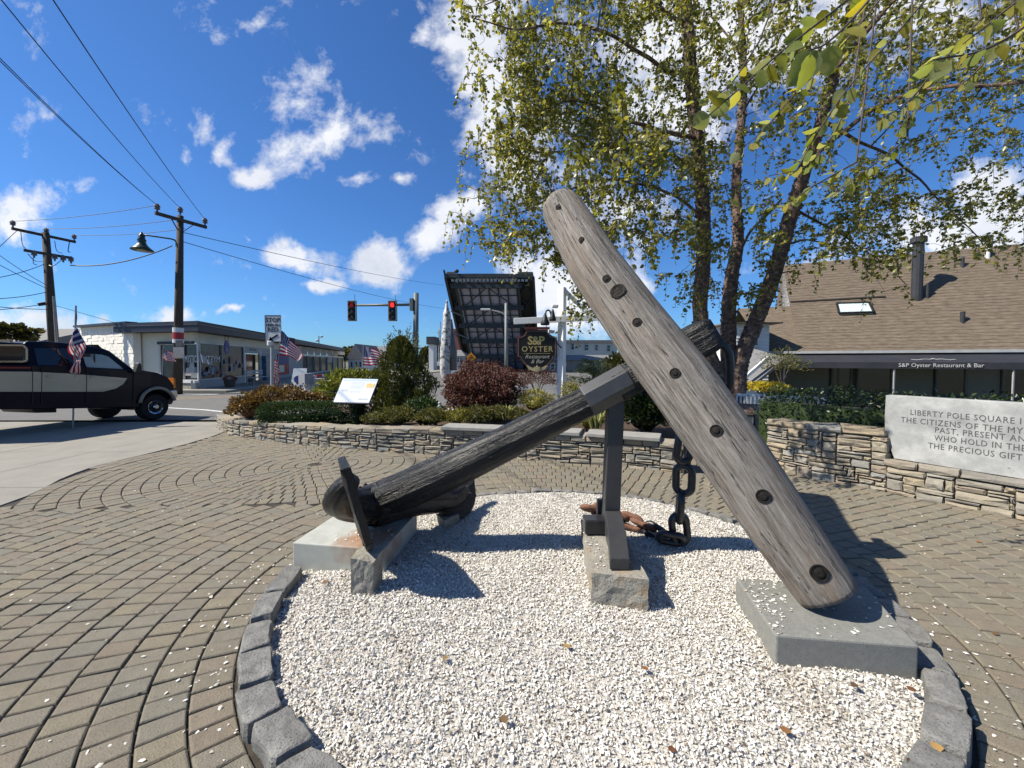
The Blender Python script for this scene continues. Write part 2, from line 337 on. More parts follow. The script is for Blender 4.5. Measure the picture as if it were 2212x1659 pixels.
def bez(pts, n):                       # Catmull-Rom through points
    pts = [Vector(p) for p in pts]; q = [pts[0] * 2 - pts[1]] + pts + [pts[-1] * 2 - pts[-2]]; out = []
    seg = len(pts) - 1
    for i in range(n):
        t = i / (n - 1) * seg; k = min(int(t), seg - 1); t -= k; a, b_, c, d = q[k:k + 4]
        out.append(0.5 * ((2 * b_) + (c - a) * t + (2 * a - 5 * b_ + 4 * c - d) * t * t + (3 * b_ - a - 3 * c + d) * t ** 3))
    return out
def lerp(a, b, t): return a + (b - a) * t
def text(body, size, mat, M4, parent, name='lettering', extrude=0.003, align='CENTER', space=1.0, offset=0.0, shear=0.0, fit=None):
    cu = bpy.data.curves.new(name, 'FONT'); cu.body = body; cu.size = size; cu.extrude = extrude; cu.align_x = align
    cu.align_y = 'CENTER'; cu.space_character = space; cu.offset = offset; cu.shear = shear; cu.resolution_u = 2
    t = bpy.data.objects.new(name, cu); me = bpy.data.meshes.new_from_object(t); bpy.data.objects.remove(t); bpy.data.curves.remove(cu)
    me.materials.clear(); me.materials.append(mat)
    if fit:
        xs = [v.co.x for v in me.vertices]; w = max(xs) - min(xs); c = (max(xs) + min(xs)) / 2
        for v in me.vertices: v.co.x = (v.co.x - c) * fit / w
    o = bpy.data.objects.new(name, me); COL.objects.link(o); o.parent = parent
    T = M4.copy(); T.translation = M4.translation - wpos(parent); o.matrix_local = T; ORG[o.name] = M4.translation; return tag(o, kind=None)
def frame(o, right, up=(0, 0, 1)):     # text frame: x right, y up, z out to the viewer
    r = Vector(right).normalized(); u = Vector(up); u = (u - r * u.dot(r)).normalized(); n = r.cross(u)
    m = Matrix((r, u, n)).transposed().to_4x4(); m.translation = Vector(o); return m

LEAFV = [(0, 0, 0), (0.33, 0.30, 0.06), (0.30, 0.62, 0.05), (0, 1.0, -0.06), (-0.30, 0.62, 0.05), (-0.33, 0.30, 0.06)]
LEAFF = [(0, 1, 2, 3), (0, 3, 4, 5)]
LV = np.array(LEAFV)
def leaves(name, pts, dirs, sizes, mat, parent=None, tints=None, width=1.0, label=None, cat=None, kind='stuff', curl=0.0):
    """a mass of leaf-sized faces: pts base points, dirs pointing directions"""
    n = len(pts); pts = np.asarray(pts, float); d = np.asarray(dirs, float); d /= np.linalg.norm(d, axis=1)[:, None] + 1e-9
    r = rng.normal(size=(n, 3)); x = np.cross(d, r); x /= np.linalg.norm(x, axis=1)[:, None] + 1e-9; z = np.cross(x, d)
    s = np.asarray(sizes)[:, None, None]; lv = LV * np.array([width, 1, 1])
    V = pts[:, None, :] + s * (lv[None, :, 0:1] * x[:, None, :] + lv[None, :, 1:2] * d[:, None, :] + lv[None, :, 2:3] * z[:, None, :])
    k = len(LV); V = V.reshape(-1, 3); org = np.array(wpos(parent)) if parent is not None else np.array([V[:, 0].mean(), V[:, 1].mean(), V[:, 2].min()])
    F = (np.arange(n)[:, None, None] * k + np.array(LEAFF)[None]).reshape(-1)
    me = bpy.data.meshes.new(name); me.vertices.add(n * k); me.vertices.foreach_set('co', (V - org).astype(np.float32).ravel())
    me.loops.add(len(F)); me.loops.foreach_set('vertex_index', F.astype(np.int32))
    me.polygons.add(n * 2); me.polygons.foreach_set('loop_start', np.arange(0, n * 8, 4, dtype=np.int32))
    me.update(calc_edges=True)
    a = me.attributes.new('tint', 'FLOAT', 'POINT'); tt = rng.random(n) if tints is None else np.asarray(tints)
    a.data.foreach_set('value', np.repeat(tt, k).astype(np.float32))
    me.materials.append(mat); o = bpy.data.objects.new(name, me); COL.objects.link(o)
    if parent is not None: o.parent = parent
    else: o.location = org; ORG[o.name] = Vector(org)
    return tag(o, label, cat, None, kind)
# ------------------------------------------------------------------ ground, road, walks
BC = Vector((0.40, 2.75, 0)); BR = 2.03; KY = 0.885                 # round shell bed: centre, outer radius of its kerb
C2 = Vector((-2.95, 5.72, 0))                          # second paving circle
m = MB()
N = 40; vs = [(0, 60, -0.09)] + [(1500 * math.cos(2 * math.pi * k / N), 60 + 1500 * math.sin(2 * math.pi * k / N), -0.09) for k in range(N)]
m.add(vs, [(0, 1 + k, 1 + (k + 1) % N) for k in range(N)])
m.build('ground', groundm, kind='structure')
road = MB(); road.add([(-70, 9.75, -0.05), (3, 9.75, -0.05), (9, 9.75, -0.05), (9, 60, -0.05), (-9, 60, -0.05), (-14.2, 18.9, -0.05), (-70, 21, -0.05)], [(0, 1, 2, 3, 4, 5, 6)])
road.build('road', asphalt, kind='structure')
fw = MB(); 
def gz(x, y, z): return G(x, y, z)
fw.add([(-70, 20.6, 0.06), (-70, 30, 0.06), (-20, 60, 0.06), (-9.2, 60, 0.06), (-14.3, 19.2, 0.06), (-70, 20.6, -0.06), (-14.3, 19.2, -0.06), (-9.2, 60, -0.06)],
       [(0, 4, 3, 2, 1), (0, 5, 6, 4), (4, 6, 7, 3)])
fw.build('far_pavement', concrete, kind='structure')
# markings
def stripe(pts, w, mat, name):
    mb = MB(); P0 = [Vector(p) for p in pts]
    for a, c in zip(P0, P0[1:]):
        n = (c - a).cross(Vector((0, 0, 1))).normalized() * w / 2
        mb.add([a - n, c - n, c + n, a + n], [(0, 1, 2, 3)])
    return mb.build(name, mat, kind='structure', recalc=False)
ZR = -0.046
stripe([G(350, 880, ZR), G(440, 885, ZR), G(560, 897, ZR)], 0.14, wpaint, 'road_marking')
stripe([G(-40, 873, ZR), G(120, 870, ZR), G(250, 866, ZR), G(400, 861.5, ZR), G(560, 855, ZR)], 0.12, ypaint, 'road_marking')
stripe([G(-40, 869.5, ZR), G(120, 867, ZR), G(250, 863.5, ZR), G(400, 859.2, ZR), G(560, 853, ZR)], 0.12, ypaint, 'road_marking')
stripe([G(395, 851.5, ZR), G(470, 851.6, ZR)], 0.3, wpaint, 'road_marking')
# concrete walk of big slabs between the paving and the road
walk = empty('pavement', (-10, 7, 0)); tag(walk, kind='structure')
base = MB(); base.add([(-40, 1.0, -0.02), (-5.0, 1.0, -0.02), (-6.0, 8.3, -0.02), (-2, 10.2, -0.02), (8, 9.9, -0.02), (8, 9.74, -0.02), (8, 9.74, -0.06), (-40, 9.74, -0.06), (-40, 9.74, -0.02)], [(0, 1, 2, 3, 4, 5, 8), (8, 5, 6, 7)])
base.build('walk_base', sandm, walk, kind='structure')
EDGE = [(-5.25, 2.0), (-5.42, 3.6), (-5.48, 4.12), (-5.60, 4.5), (-5.98, 5.1), (-6.13, 5.62), (-6.08, 6.25), (-6.05, 7.1), (-6.15, 7.9), (-6.35, 8.6), (-6.3, 9.73)]
def edge_x(y):
    for (a, b_), (c, d) in zip(EDGE, EDGE[1:]):
        if b_ <= y <= d: return lerp(a, c, (y - b_) / (d - b_))
    return EDGE[0][0] if y < EDGE[0][1] else EDGE[-1][0]
ys = [1.0, 2.9, 4.66, 6.5, 8.25, 9.73]; xs = [-7.12, -8.65, -10.2, -11.75, -13.3, -14.9, -16.5, -18.2, -20, -22]
for j in range(5):
    y0, y1 = ys[j] + 0.006, ys[j + 1] - 0.006
    sub = [y0 + (y1 - y0) * k / 6 for k in range(7)]
    mb = MB(); pts = [(-7.114, y0, -0.03), ] + [(edge_x(q) - 0.012, q, -0.03) for q in sub] + [(-7.114, y1, -0.03)]
    mb.prism(pts, (0, 0, 0.03), random.random()); mb.build('slab', concrete, walk, bevel=0.004)
    for i in range(len(xs) - 1):
        if xs[i] < -15 and j < 3: continue
        mb = MB(); dz = random.uniform(-0.003, 0)
        mb.bx(xs[i + 1] + 0.006, xs[i] - 0.006, y0, y1, -0.03, dz, random.random()); mb.build('slab', concrete, walk, bevel=0.004)
sl = MB(); sl.bx(-6.3, -2.2, 8.35, 9.73, -0.03, -0.002); 
# ------------------------------------------------------------------ paving: rings of pavers round the bed and round a second centre
paving = MB(); paving.add([(-6.2, -1.5, -0.013), (9, -1.5, -0.013), (9, 8.4, -0.013), (-6.4, 8.4, -0.013), (-6.1, 6.2, -0.013), (-5.5, 4.2, -0.013), (-5.3, 2.0, -0.013)], [tuple(range(7))])
paving = paving.build('paving', sandm, kind='structure', recalc=False)
WALL_PTS = [G(468, 921), G(478, 930), G(500, 939.5), G(540, 946), G(590, 952.5), G(700, 965), G(800, 972.5), G(945, 981), G(1100, 989), G(1300, 1004), G(1440, 1018), G(1475, 1024)]
WR = [G(1655, 1009), G(1690, 1018), G(1729, 1026.5), G(1770, 1036), G(1871, 1051.5), G(1954, 1070), G(2054, 1090), G(2167, 1112.5), G(2300, 1142), Vector((5.42, 3.0, 0)), Vector((5.7, 2.35, 0))]
def poly_y(pts, x):
    for a, c in zip(pts, pts[1:]):
        if a.x <= x <= c.x: return lerp(a.y, c.y, (x - a.x) / (c.x - a.x))
    return None
def in_patio(x, y):
    if x < edge_x(y) + 0.05 or y < 0.25: return False
    w = poly_y(WALL_PTS, x)
    if w is not None and y > w - 0.0: return False
    if w is None and x < WALL_PTS[0].x and y > 8.2: return False
    if x > WR[0].x:
        w = poly_y(WR, x)
        if w is None: w = WR[-1].y
        if y > w: return False
    elif x > WALL_PTS[-1].x and y > 7.6: return False
    return y < 8.3
CPIX = lambda p: None
def seen(p, pad=800):
    d = p - EYE
    c, s = math.cos(PITCH), math.sin(PITCH); f = d.y * c - d.z * s
    if f < 0.05: return False
    x = 1106 + FPX * d.x / f; y = 808 - FPX * (d.z * c + d.y * s) / f
    return -pad < x < 2212 + pad and -pad < y < 1659 + pad
def zone2(x, y): return x < -0.55 and y > 4.08 + 0.06 * (x + 3) and math.hypot(x - C2.x, (y - C2.y) / KY) < 3.35 and math.hypot(x - BC.x, (y - BC.y) / KY) > 2.12
pavs = []
def ring_pavers(c, r0, r1, test, dr=0.174, da=0.128):
    r = r0; k = 0
    while r < r1:
        n = max(5, round(2 * math.pi * (r + dr / 2) / da)); off = random.random() * 0.15 + (k % 2) * 0.5
        for i in range(n):
            a = 2 * math.pi * (i + off) / n; x, y = c.x + math.cos(a) * (r + dr / 2), c.y + math.sin(a) * (r + dr / 2) * KY
            if test(x, y) and in_patio(x, y) and seen(Vector((x, y, 0))): pavs.append((c, r, r + dr, a, 2 * math.pi / n, math.hypot(x, y)))
        r += dr; k += 1
ring_pavers(BC, BR + 0.012, 9.5, lambda x, y: not zone2(x, y))
ring_pavers(C2, 0.10, 3.4, zone2, 0.172, 0.122)
def paver_mesh(mb, c, r0, r1, a, da, t):
    g = 0.0042; ch = 0.009; z = 0.0 + random.uniform(-0.004, 0.003); tx, ty = random.uniform(-.025, .025), random.uniform(-.025, .025)
    mid = c + Vector((math.cos(a), math.sin(a) * KY, 0)) * (r0 + r1) / 2
    def ringp(gap, z):
        o = []
        for rr, s in ((r0 + gap, -1), (r1 - gap, -1), (r1 - gap, 1), (r0 + gap, 1)):
            aa = a + s * (da / 2 - gap / rr); j = gap * 0.12
            p = c + Vector((math.cos(aa), math.sin(aa) * KY, 0)) * rr + Vector((random.uniform(-j, j), random.uniform(-j, j), 0))
            o.append((p.x, p.y, z + (p.x - mid.x) * tx + (p.y - mid.y) * ty))
        return o
    mb.add(ringp(g, z - 0.035) + ringp(g, z - ch * 0.75) + ringp(g + ch * 0.45, z - ch * 0.2) + ringp(g + ch, z),
           [(i + 4 * k, (i + 1) % 4 + 4 * k, (i + 1) % 4 + 4 * k + 4, i + 4 * k + 4) for k in range(3) for i in range(4)] + [(12, 13, 14, 15)], t)
pavs.sort(key=lambda p: p[5])
rest = MB()
for i, (c, r0, r1, a, da, d) in enumerate(pavs):
    tt = random.random()
    if i < 300:
        mb = MB(); paver_mesh(mb, c, r0, r1, a, da, tt)
        mid = c + Vector((math.cos(a), math.sin(a), 0)) * (r0 + r1) / 2
        o = mb.build('paver', paverm, paving, recalc=False)
    else: paver_mesh(rest, c, r0, r1, a, da, tt)
rest.build('pavers', paverm, paving, kind='stuff', recalc=False)
print('pavers', len(pavs))

# ------------------------------------------------------------------ round bed of shell chips with a kerb of cobbles
def bed_z(x, y):
    r = math.hypot(x - BC.x, (y - BC.y) / KY)
    z = 0.045 + 0.026 * noise.noise(Vector((x * 2.1, y * 2.1, 3))) + 0.006 * noise.noise(Vector((x * 6, y * 6, 1)))
    return z - 0.03 * max(0, (r - 1.6) / 0.3)
bm_ = MB(); nr, na = 26, 90; RI = BR - 0.10
vs = [(BC.x, BC.y, bed_z(BC.x, BC.y) - 0.004)]
for i in range(1, nr + 1):
    for k in range(na):
        a = 2 * math.pi * k / na; r = RI * i / nr; x, y = BC.x + r * math.cos(a), BC.y + r * math.sin(a) * KY; vs.append((x, y, bed_z(x, y) - 0.004))
fs = [(0, 1 + k, 1 + (k + 1) % na) for k in range(na)] + [(1 + (i - 1) * na + k, 1 + i * na + k, 1 + i * na + (k + 1) % na, 1 + (i - 1) * na + (k + 1) % na) for i in range(1, nr) for k in range(na)]
bm_.add(vs, fs); bed = bm_.build('shell_bed', shellbase, kind='structure', smooth=True)
def rough_block(mb, pts, zt, zb, t=0.5, j=0.012, ch=0.02, tilt=0.0):
    """block on a four-cornered plan with a rough rounded top"""
    c = sum((Vector(p) for p in pts), Vector()) / 4; rows = []
    for z, k in ((zb, 1.02), (lerp(zb, zt, .55), 1.03), (zt - ch, 1.0), (zt - ch * 0.2, 0.965), (zt, 0.90)):
        ring = []
        for i in range(4):
            a, b_ = Vector(pts[i]), Vector(pts[(i + 1) % 4])
            for s in (0.08, 0.36, 0.64, 0.92):
                p = c + (a.lerp(b_, s) - c) * k
                e = noise.noise_vector(Vector((p.x, p.y, z)) * 11) * j * 1.5; ring.append((p.x + e.x + random.uniform(-j, j) * .15, p.y + e.y + random.uniform(-j, j) * .15, z + e.z * 0.7 + tilt * (p.x - c.x)))
        rows.append(ring)
    n = 16; vs = [p for r_ in rows for p in r_] + [(c.x, c.y, zt + random.uniform(0, j))]
    fs = [(i * n + k, i * n + (k + 1) % n, (i + 1) * n + (k + 1) % n, (i + 1) * n + k) for i in range(4) for k in range(n)] + [(4 * n + k, 4 * n + (k + 1) % n, 5 * n) for k in range(n)]
    return mb.add(vs, fs, t)
a = 0.0
while a < 2 * math.pi - 0.06:
    L = random.uniform(0.24, 0.36) if math.sin(a) < 0.2 else random.uniform(0.18, 0.3); da = min(L / BR, 2 * math.pi - a)
    near = 1.0 if math.sin(a) < 0.1 else 0.45
    g = 0.006; w = random.uniform(0.12, 0.15) * (1 if near == 1 else 0.6)
    def pol(r, t): return (BC.x + r * math.cos(t), BC.y + r * math.sin(t) * KY, 0)
    r1 = BR + random.uniform(-0.012, 0.012); pts = [pol(r1 - w, a + g), pol(r1, a + g), pol(r1, a + da - g), pol(r1 - w, a + da - g)]
    mb = MB(); rough_block(mb, pts, (0.078 if near == 1 else 0.022) + random.uniform(-0.01, 0.01), -0.06, random.random(), 0.010, 0.018)
    mb.build('edge_stone', cobble, bed, smooth=False)
    a += da
# --- blocks under the anchor
def hewn(name, base4, z0, z1, mat, label, cat='stone block', top4=None, bevel=0.008, rough=0.0, parent=None):
    top4 = top4 or base4; mb = MB()
    A = [Vector((p[0], p[1], z0)) for p in base4]; B_ = [Vector((p[0], p[1], z1)) for p in top4]
    if rough:
        k = 7; rows = []
        for s in range(k + 1):
            ring = []
            for i in range(4):
                for q in range(8):
                    p = A[i].lerp(A[(i + 1) % 4], q / 8).lerp(B_[i].lerp(B_[(i + 1) % 4], q / 8), s / k)
                    e = noise.noise_vector(p * 16) * rough; ring.append(p + Vector((e.x, e.y, e.z * 0.4)))
            rows.append(ring)
        n = 32; c = sum(rows[-1], Vector()) / n
        inner = [c + (p - c) * 0.6 + Vector((0, 0, rough * 0.4 * noise.noise(p * 20))) for p in rows[-1]]
        vs = [p for r_ in rows for p in r_] + inner + [c]
        fs = [(i * n + q, i * n + (q + 1) % n, (i + 1) * n + (q + 1) % n, (i + 1) * n + q) for i in range(k + 1) for q in range(n)]
        fs += [((k + 1) * n + q, (k + 1) * n + (q + 1) % n, (k + 2) * n) for q in range(n)]
        mb.add(vs, fs)
        return mb.build(name, mat, parent, label=label, cat=cat)
    mb.hexa(A + B_)
    return mb.build(name, mat, parent, label=label, cat=cat, bevel=bevel)
def xy(p): return (p.x, p.y)
zt = 0.215
lb = [xy(G(632, 1172, zt)), xy(G(829, 1187, zt)), xy(G(901, 1107, zt)), xy(G(722, 1128, zt))]
lb[3] = (lb[0][0] + 0.10, lb[2][1] + 0.08)
def blockmat():
    m = bpy.data.materials.new('sawn_granite_rust_stain'); m.use_nodes = True; nt = m.node_tree; nt.nodes.clear(); b = NB(nt)
    tc = b.n('ShaderNodeTexCoord').outputs['Object']
    a = b.ramp(b.noise(tc, 10, 5).outputs[0], [(0.35, (0.33, 0.335, 0.295)), (0.65, (0.40, 0.405, 0.355))])
    sp = b.noise(tc, 260, 3, 0.7).outputs[0]
    a = b.mix(b.m('MULTIPLY', b.m('SUBTRACT', sp, 0.58), 9.0, clamp=True), a, (0.24, 0.25, 0.23))
    vs = b.n('ShaderNodeVectorMath', operation='DISTANCE'); b.l(tc, vs.inputs[0]); vs.inputs[1].default_value = (0.16, -0.19, 0.215)
    nz = b.noise(tc, 9, 5).outputs[0]
    k = b.m('MULTIPLY', b.m('SUBTRACT', 0.27, b.m('ADD', vs.outputs['Value'], b.m('MULTIPLY', b.m('SUBTRACT', nz, 0.5), 0.30))), 6.5, clamp=True)
    a = b.mix(b.m('MULTIPLY', k, 0.9), a, (0.27, 0.135, 0.065))
    pb = b.n('ShaderNodeBsdfPrincipled'); b.l(a, pb.inputs['Base Color']); pb.inputs['Roughness'].default_value = 0.75
    o = b.n('ShaderNodeOutputMaterial'); b.l(pb.outputs[0], o.inputs[0]); return m
hewn('granite_block', lb, -0.02, zt, blockmat(), 'low sawn granite block with a rust stain under the crown of the anchor')
ws = [xy(G(757, 1283, 0.05)), xy(G(818, 1287, 0.05)), xy(G(826, 1240, 0.05)), xy(G(778, 1235, 0.05))]
Yw = G(757, 1283, 0.05).y
wt = [Vector(P(757, 1206, Yw)), Vector(P(806, 1216, Yw)), Vector(P(828, 1184, Yw + 0.12)), Vector(P(777, 1180, Yw + 0.14))]
mb = MB()
wb = [Vector((p[0], p[1], -0.03)) for p in (xy(P(757, 1285, Yw)), xy(P(806, 1285, Yw)), xy(P(825, 1250, Yw + 0.14)), xy(P(777, 1250, Yw + 0.16)))]
rows = []
for s in range(9):
    ring = []
    for i in range(4):
        for q in range(7):
            p = wb[i].lerp(wb[(i + 1) % 4], q / 7).lerp(wt[i].lerp(wt[(i + 1) % 4], q / 7), s / 8); e = noise.noise_vector(p * 26) * 0.008; ring.append(p + e)
    rows.append(ring)
c = sum(rows[-1], Vector()) / 28
mb.add([p for r_ in rows for p in r_] + [c], [(i * 28 + q, i * 28 + (q + 1) % 28, (i + 1) * 28 + (q + 1) % 28, (i + 1) * 28 + q) for i in range(8) for q in range(28)] + [(8 * 28 + q, 8 * 28 + (q + 1) % 28, 9 * 28) for q in range(28)])
mb.build('wedge_stone', granite_r, label='small upright wedge of rough granite propping the near fluke', cat='stone')
fs_ = [xy(G(944, 1128, 0.05)), xy(G(960, 1142, 0.05)), xy(G(992, 1128, 0.05)), xy(G(985, 1112, 0.05))]
hewn('wedge_stone', fs_, -0.02, 0.125, granite_r, 'small granite chunk half sunk in shells under the far fluke', 'stone', rough=0.006)
pb_ = [xy(G(1278, 1300, 0.05)), xy(G(1400, 1318, 0.05)), (G(1400, 1318, 0.05).x + 0.05, 3.12), (G(1278, 1300, 0.05).x + 0.08, 3.14)]
Y0 = pb_[0][1]
hewn('hewn_stone', pb_, -0.02, 0.235, granite_r, 'long rough hewn granite block under the steel post', 'stone block', rough=0.012)
rt = 0.19
rb = [xy(G(1676, 1372, rt)), xy(G(1986, 1396, rt)), xy(G(1872, 1268, rt)), xy(G(1589, 1246, rt))]
hewn('granite_block', rb, -0.03, rt, granite_d, 'dark sawn granite block carrying the lower end of the wooden stock', bevel=0.01)
def block_test(x, y):
    for q in (lb, rb, pb_):
        ins = True
        for i in range(4):
            (x0, y0), (x1, y1) = q[i], q[(i + 1) % 4]
            if (x1 - x0) * (y - y0) - (y1 - y0) * (x - x0) < 0: ins = False; break
        if ins: return True
    return False

def chips(name, xs, ys, zs, smin, smax, label=None, tilt=0.55, parent=None):
    n = len(xs); base = np.array([(0, -1, 0), (0.62, -0.25, 0), (0.45, 0.72, 0), (-0.45, 0.75, 0), (-0.65, -0.2, 0), (0.0, 0.05, 0.34)])
    k = 6; F = np.array([(0, 1, 5), (1, 2, 5), (2, 3, 5), (3, 4, 5), (4, 0, 5)])
    s = (smin + (smax - smin) * rng.random(n) ** 1.6) / 2; th = rng.random(n) * 2 * np.pi; ta = rng.normal(size=n) * tilt; tb = rng.normal(size=n) * tilt
    v = base[None] * s[:, None, None] * np.stack([rng.uniform(0.75, 1.3, n), rng.uniform(0.8, 1.35, n), rng.uniform(0.4, 1.4, n)], 1)[:, None, :]
    v = v + rng.normal(size=v.shape) * s[:, None, None] * 0.12
    ca, sa = np.cos(ta)[:, None], np.sin(ta)[:, None]; y = v[:, :, 1] * ca - v[:, :, 2] * sa; z = v[:, :, 1] * sa + v[:, :, 2] * ca; x = v[:, :, 0]
    cb, sb = np.cos(tb)[:, None], np.sin(tb)[:, None]; x, z = x * cb + z * sb, -x * sb + z * cb
    ct, st = np.cos(th)[:, None], np.sin(th)[:, None]; x, y = x * ct - y * st, x * st + y * ct
    V = np.stack([x + np.asarray(xs)[:, None], y + np.asarray(ys)[:, None], z + np.asarray(zs)[:, None]], 2).reshape(-1, 3)
    FF = (np.arange(n)[:, None, None] * k + F[None]).reshape(-1)
    me = bpy.data.meshes.new(name); me.vertices.add(n * k); me.vertices.foreach_set('co', V.astype(np.float32).ravel())
    me.loops.add(len(FF)); me.loops.foreach_set('vertex_index', FF.astype(np.int32)); me.polygons.add(n * 5)
    me.polygons.foreach_set('loop_start', np.arange(0, n * 15, 3, dtype=np.int32)); me.update(calc_edges=True)
    t = np.clip(rng.random(n) ** 0.55, 0, 1); t[rng.random(n) < 0.03] = 0.02
    pt_ = np.array([noise.noise(Vector((a_ * 2.6, b_ * 2.6, 7))) for a_, b_ in zip(xs, ys)]); t = np.where((pt_ > 0.22) & (rng.random(n) < (pt_ - 0.22) * 1.3), t * 0.4, t)
    a = me.attributes.new('tint', 'FLOAT', 'POINT'); a.data.foreach_set('value', np.repeat(t, k).astype(np.float32))
    me.materials.append(shellm); o = bpy.data.objects.new(name, me); COL.objects.link(o); return tag(o, label, None, None, 'stuff')
X, Y, Z = [], [], []
for i in range(185000):
    r = (BR - 0.13) * math.sqrt(random.random()); a = random.random() * 2 * math.pi; x, y = BC.x + r * math.cos(a), BC.y + r * math.sin(a) * KY
    if y > 3.2 and random.random() < 0.35: continue
    if block_test(x, y): continue
    X.append(x); Y.append(y); Z.append(bed_z(x, y) + random.uniform(-0.004, 0.008))
chips('shell_gravel', X, Y, Z, 0.005, 0.020, 'crushed white seashells filling the round bed')
# strays: on the blocks and on the paving beside the bed
X, Y, Z = [], [], []
def scat(n, fx, z):
    for i in range(n):
        x, y = fx(); X.append(x); Y.append(y); Z.append(z + 0.003)
for q in range(430):
    u_, v_ = random.random() ** 1.3, random.random()
    A, B_, C_, D_ = rb[3], rb[0], rb[1], rb[2]      # far-left corner first
    px = (A[0] * (1 - v_) + D_[0] * v_) * (1 - u_) + (B_[0] * (1 - v_) + C_[0] * v_) * u_; py = (A[1] * (1 - v_) + D_[1] * v_) * (1 - u_) + (B_[1] * (1 - v_) + C_[1] * v_) * u_
    if (v_ < 0.42 - 0.35 * u_ or random.random() < 0.12): X.append(px); Y.append(py); Z.append(rt + 0.004)
for q in range(46):
    X.append(random.gauss(-1.13, 0.13)); Y.append(random.gauss(2.86, 0.07)); Z.append(zt + 0.004)
for q in range(70):
    X.append(random.uniform(pb_[0][0] + .04, pb_[1][0] - 0.02)); Y.append(random.uniform(Y0 + 0.02, 3.0)); Z.append(0.243)
for q in range(420):
    a = random.uniform(math.pi * 0.75, math.pi * 2.02); r = BR + 0.02 + abs(random.gauss(0, 0.22)); x, y = BC.x + r * math.cos(a), BC.y + r * math.sin(a) * KY
    X.append(x); Y.append(y); Z.append(0.004)
for q in range(430):
    x, y = random.uniform(-4.5, 4.5), random.uniform(1.2, 4.8)
    if math.hypot(x - BC.x, (y - BC.y) / KY) > BR: X.append(x); Y.append(y); Z.append(0.003)
chips('scattered_shells', X, Y, Z, 0.010, 0.024, 'stray white shell chips on blocks and paving round the bed', 0.15)

# ------------------------------------------------------------------ the anchor
Cc = P(826, 1080, 3.08); Sc = P(1448, 786, 2.90); Ee = P(1541, 716, 2.86)
anchor = empty('anchor', (Cc.x, Cc.y, 0.215), 'huge old black iron ship anchor leaning across the shell bed with a grey oak stock', 'anchor')
def grain_r(amp, f, seed):
    def fn(s, th, L):
        return 1 + amp * noise.fractal(Vector((math.cos(th) * f, math.sin(th) * f, L * 0.55 + seed)), 1.0, 2.0, 4) \
                 - amp * 1.3 * max(0, 0.12 - abs(noise.noise(Vector((th * 1.7, L * 0.35, seed))))) / 0.12
    return fn
c0 = Cc + (Cc - Sc).normalized() * 0.10
sh = bez([c0, Cc, P(1000, 1003, 3.04), P(1150, 928, 3.0), P(1290, 858, 2.96), P(1330, 838, 2.945), P(1400, 806, 2.92)], 60)
sr = [lerp(0.185, 0.152, min(1, s / 0.25)) if s < 0.25 else lerp(0.152, 0.110, min(1, (s - 0.25) / 0.5)) if s < 0.75 else 0.110 for s in [i / 59 for i in range(60)]]
mb = MB(); mb.tube(sh, sr, 40, shape=grain_r(0.11, 1.9, 3)); mb.build('shank', wroughtm, anchor, smooth=True)
# square head of the shank beyond the stock
hd = bez([P(1330, 838, 2.945), P(1400, 800, 2.93), P(1470, 756, 2.91), Ee], 14)
mb = MB()
def sq(s, th, L):
    c, s_ = abs(math.cos(th)), abs(math.sin(th)); return (1 / max(c, s_)) ** 0.95 * (1 + 0.05 * noise.noise(Vector((th * 3, L * 8, 1))))
mb.tube(hd, [0.105] * 8 + [0.112, 0.12, 0.125, 0.125, 0.12, 0.105], 32, shape=sq, up=(0.2, 0.0, 1)); mb.build('shank_head', wroughtm, anchor, smooth=True)
# smooth steel sleeve on the post
a_, b_ = P(1266, 868, 2.965), P(1358, 818, 2.94)
mb = MB(); mb.tube([a_, a_.lerp(b_, 0.02), a_.lerp(b_, 0.5), a_.lerp(b_, 0.98), b_], [0.128, 0.136, 0.136, 0.136, 0.128], 8, up=(0.1, -0.2, 1)); mb.build('sleeve', steel, anchor, bevel=0.006)
dS = (Sc - Cc).normalized()
# arms
near_tip = P(752, 1050, 2.50); far_tip = P(985, 1075, 3.72)
def arm(pts, rad, seed):
    mb = MB(); p = bez(pts, 30); n_ = len(rad); rr = []
    for i in range(30):
        t = i / 29 * (n_ - 1); k = min(int(t), n_ - 2); rr.append(lerp(rad[k], rad[k + 1], t - k))
    mb.tube(p, rr, 32, shape=grain_r(0.16, 1.8, seed)); mb.build('arm', wroughtm, anchor, smooth=True)
arm([P(870, 1068, 3.14), P(800, 1090, 3.02), P(748, 1092, 2.78), P(731, 1080, 2.60), P(745, 1054, 2.49), P(762, 1034, 2.47)], [0.145, 0.138, 0.108, 0.095, 0.080, 0.050], 11)
arm([P(812, 1092, 3.02), P(880, 1078, 3.2), P(935, 1078, 3.45), P(968, 1078, 3.62), P(990, 1068, 3.72), P(1004, 1056, 3.78)], [0.165, 0.155, 0.135, 0.11, 0.085, 0.055], 21)
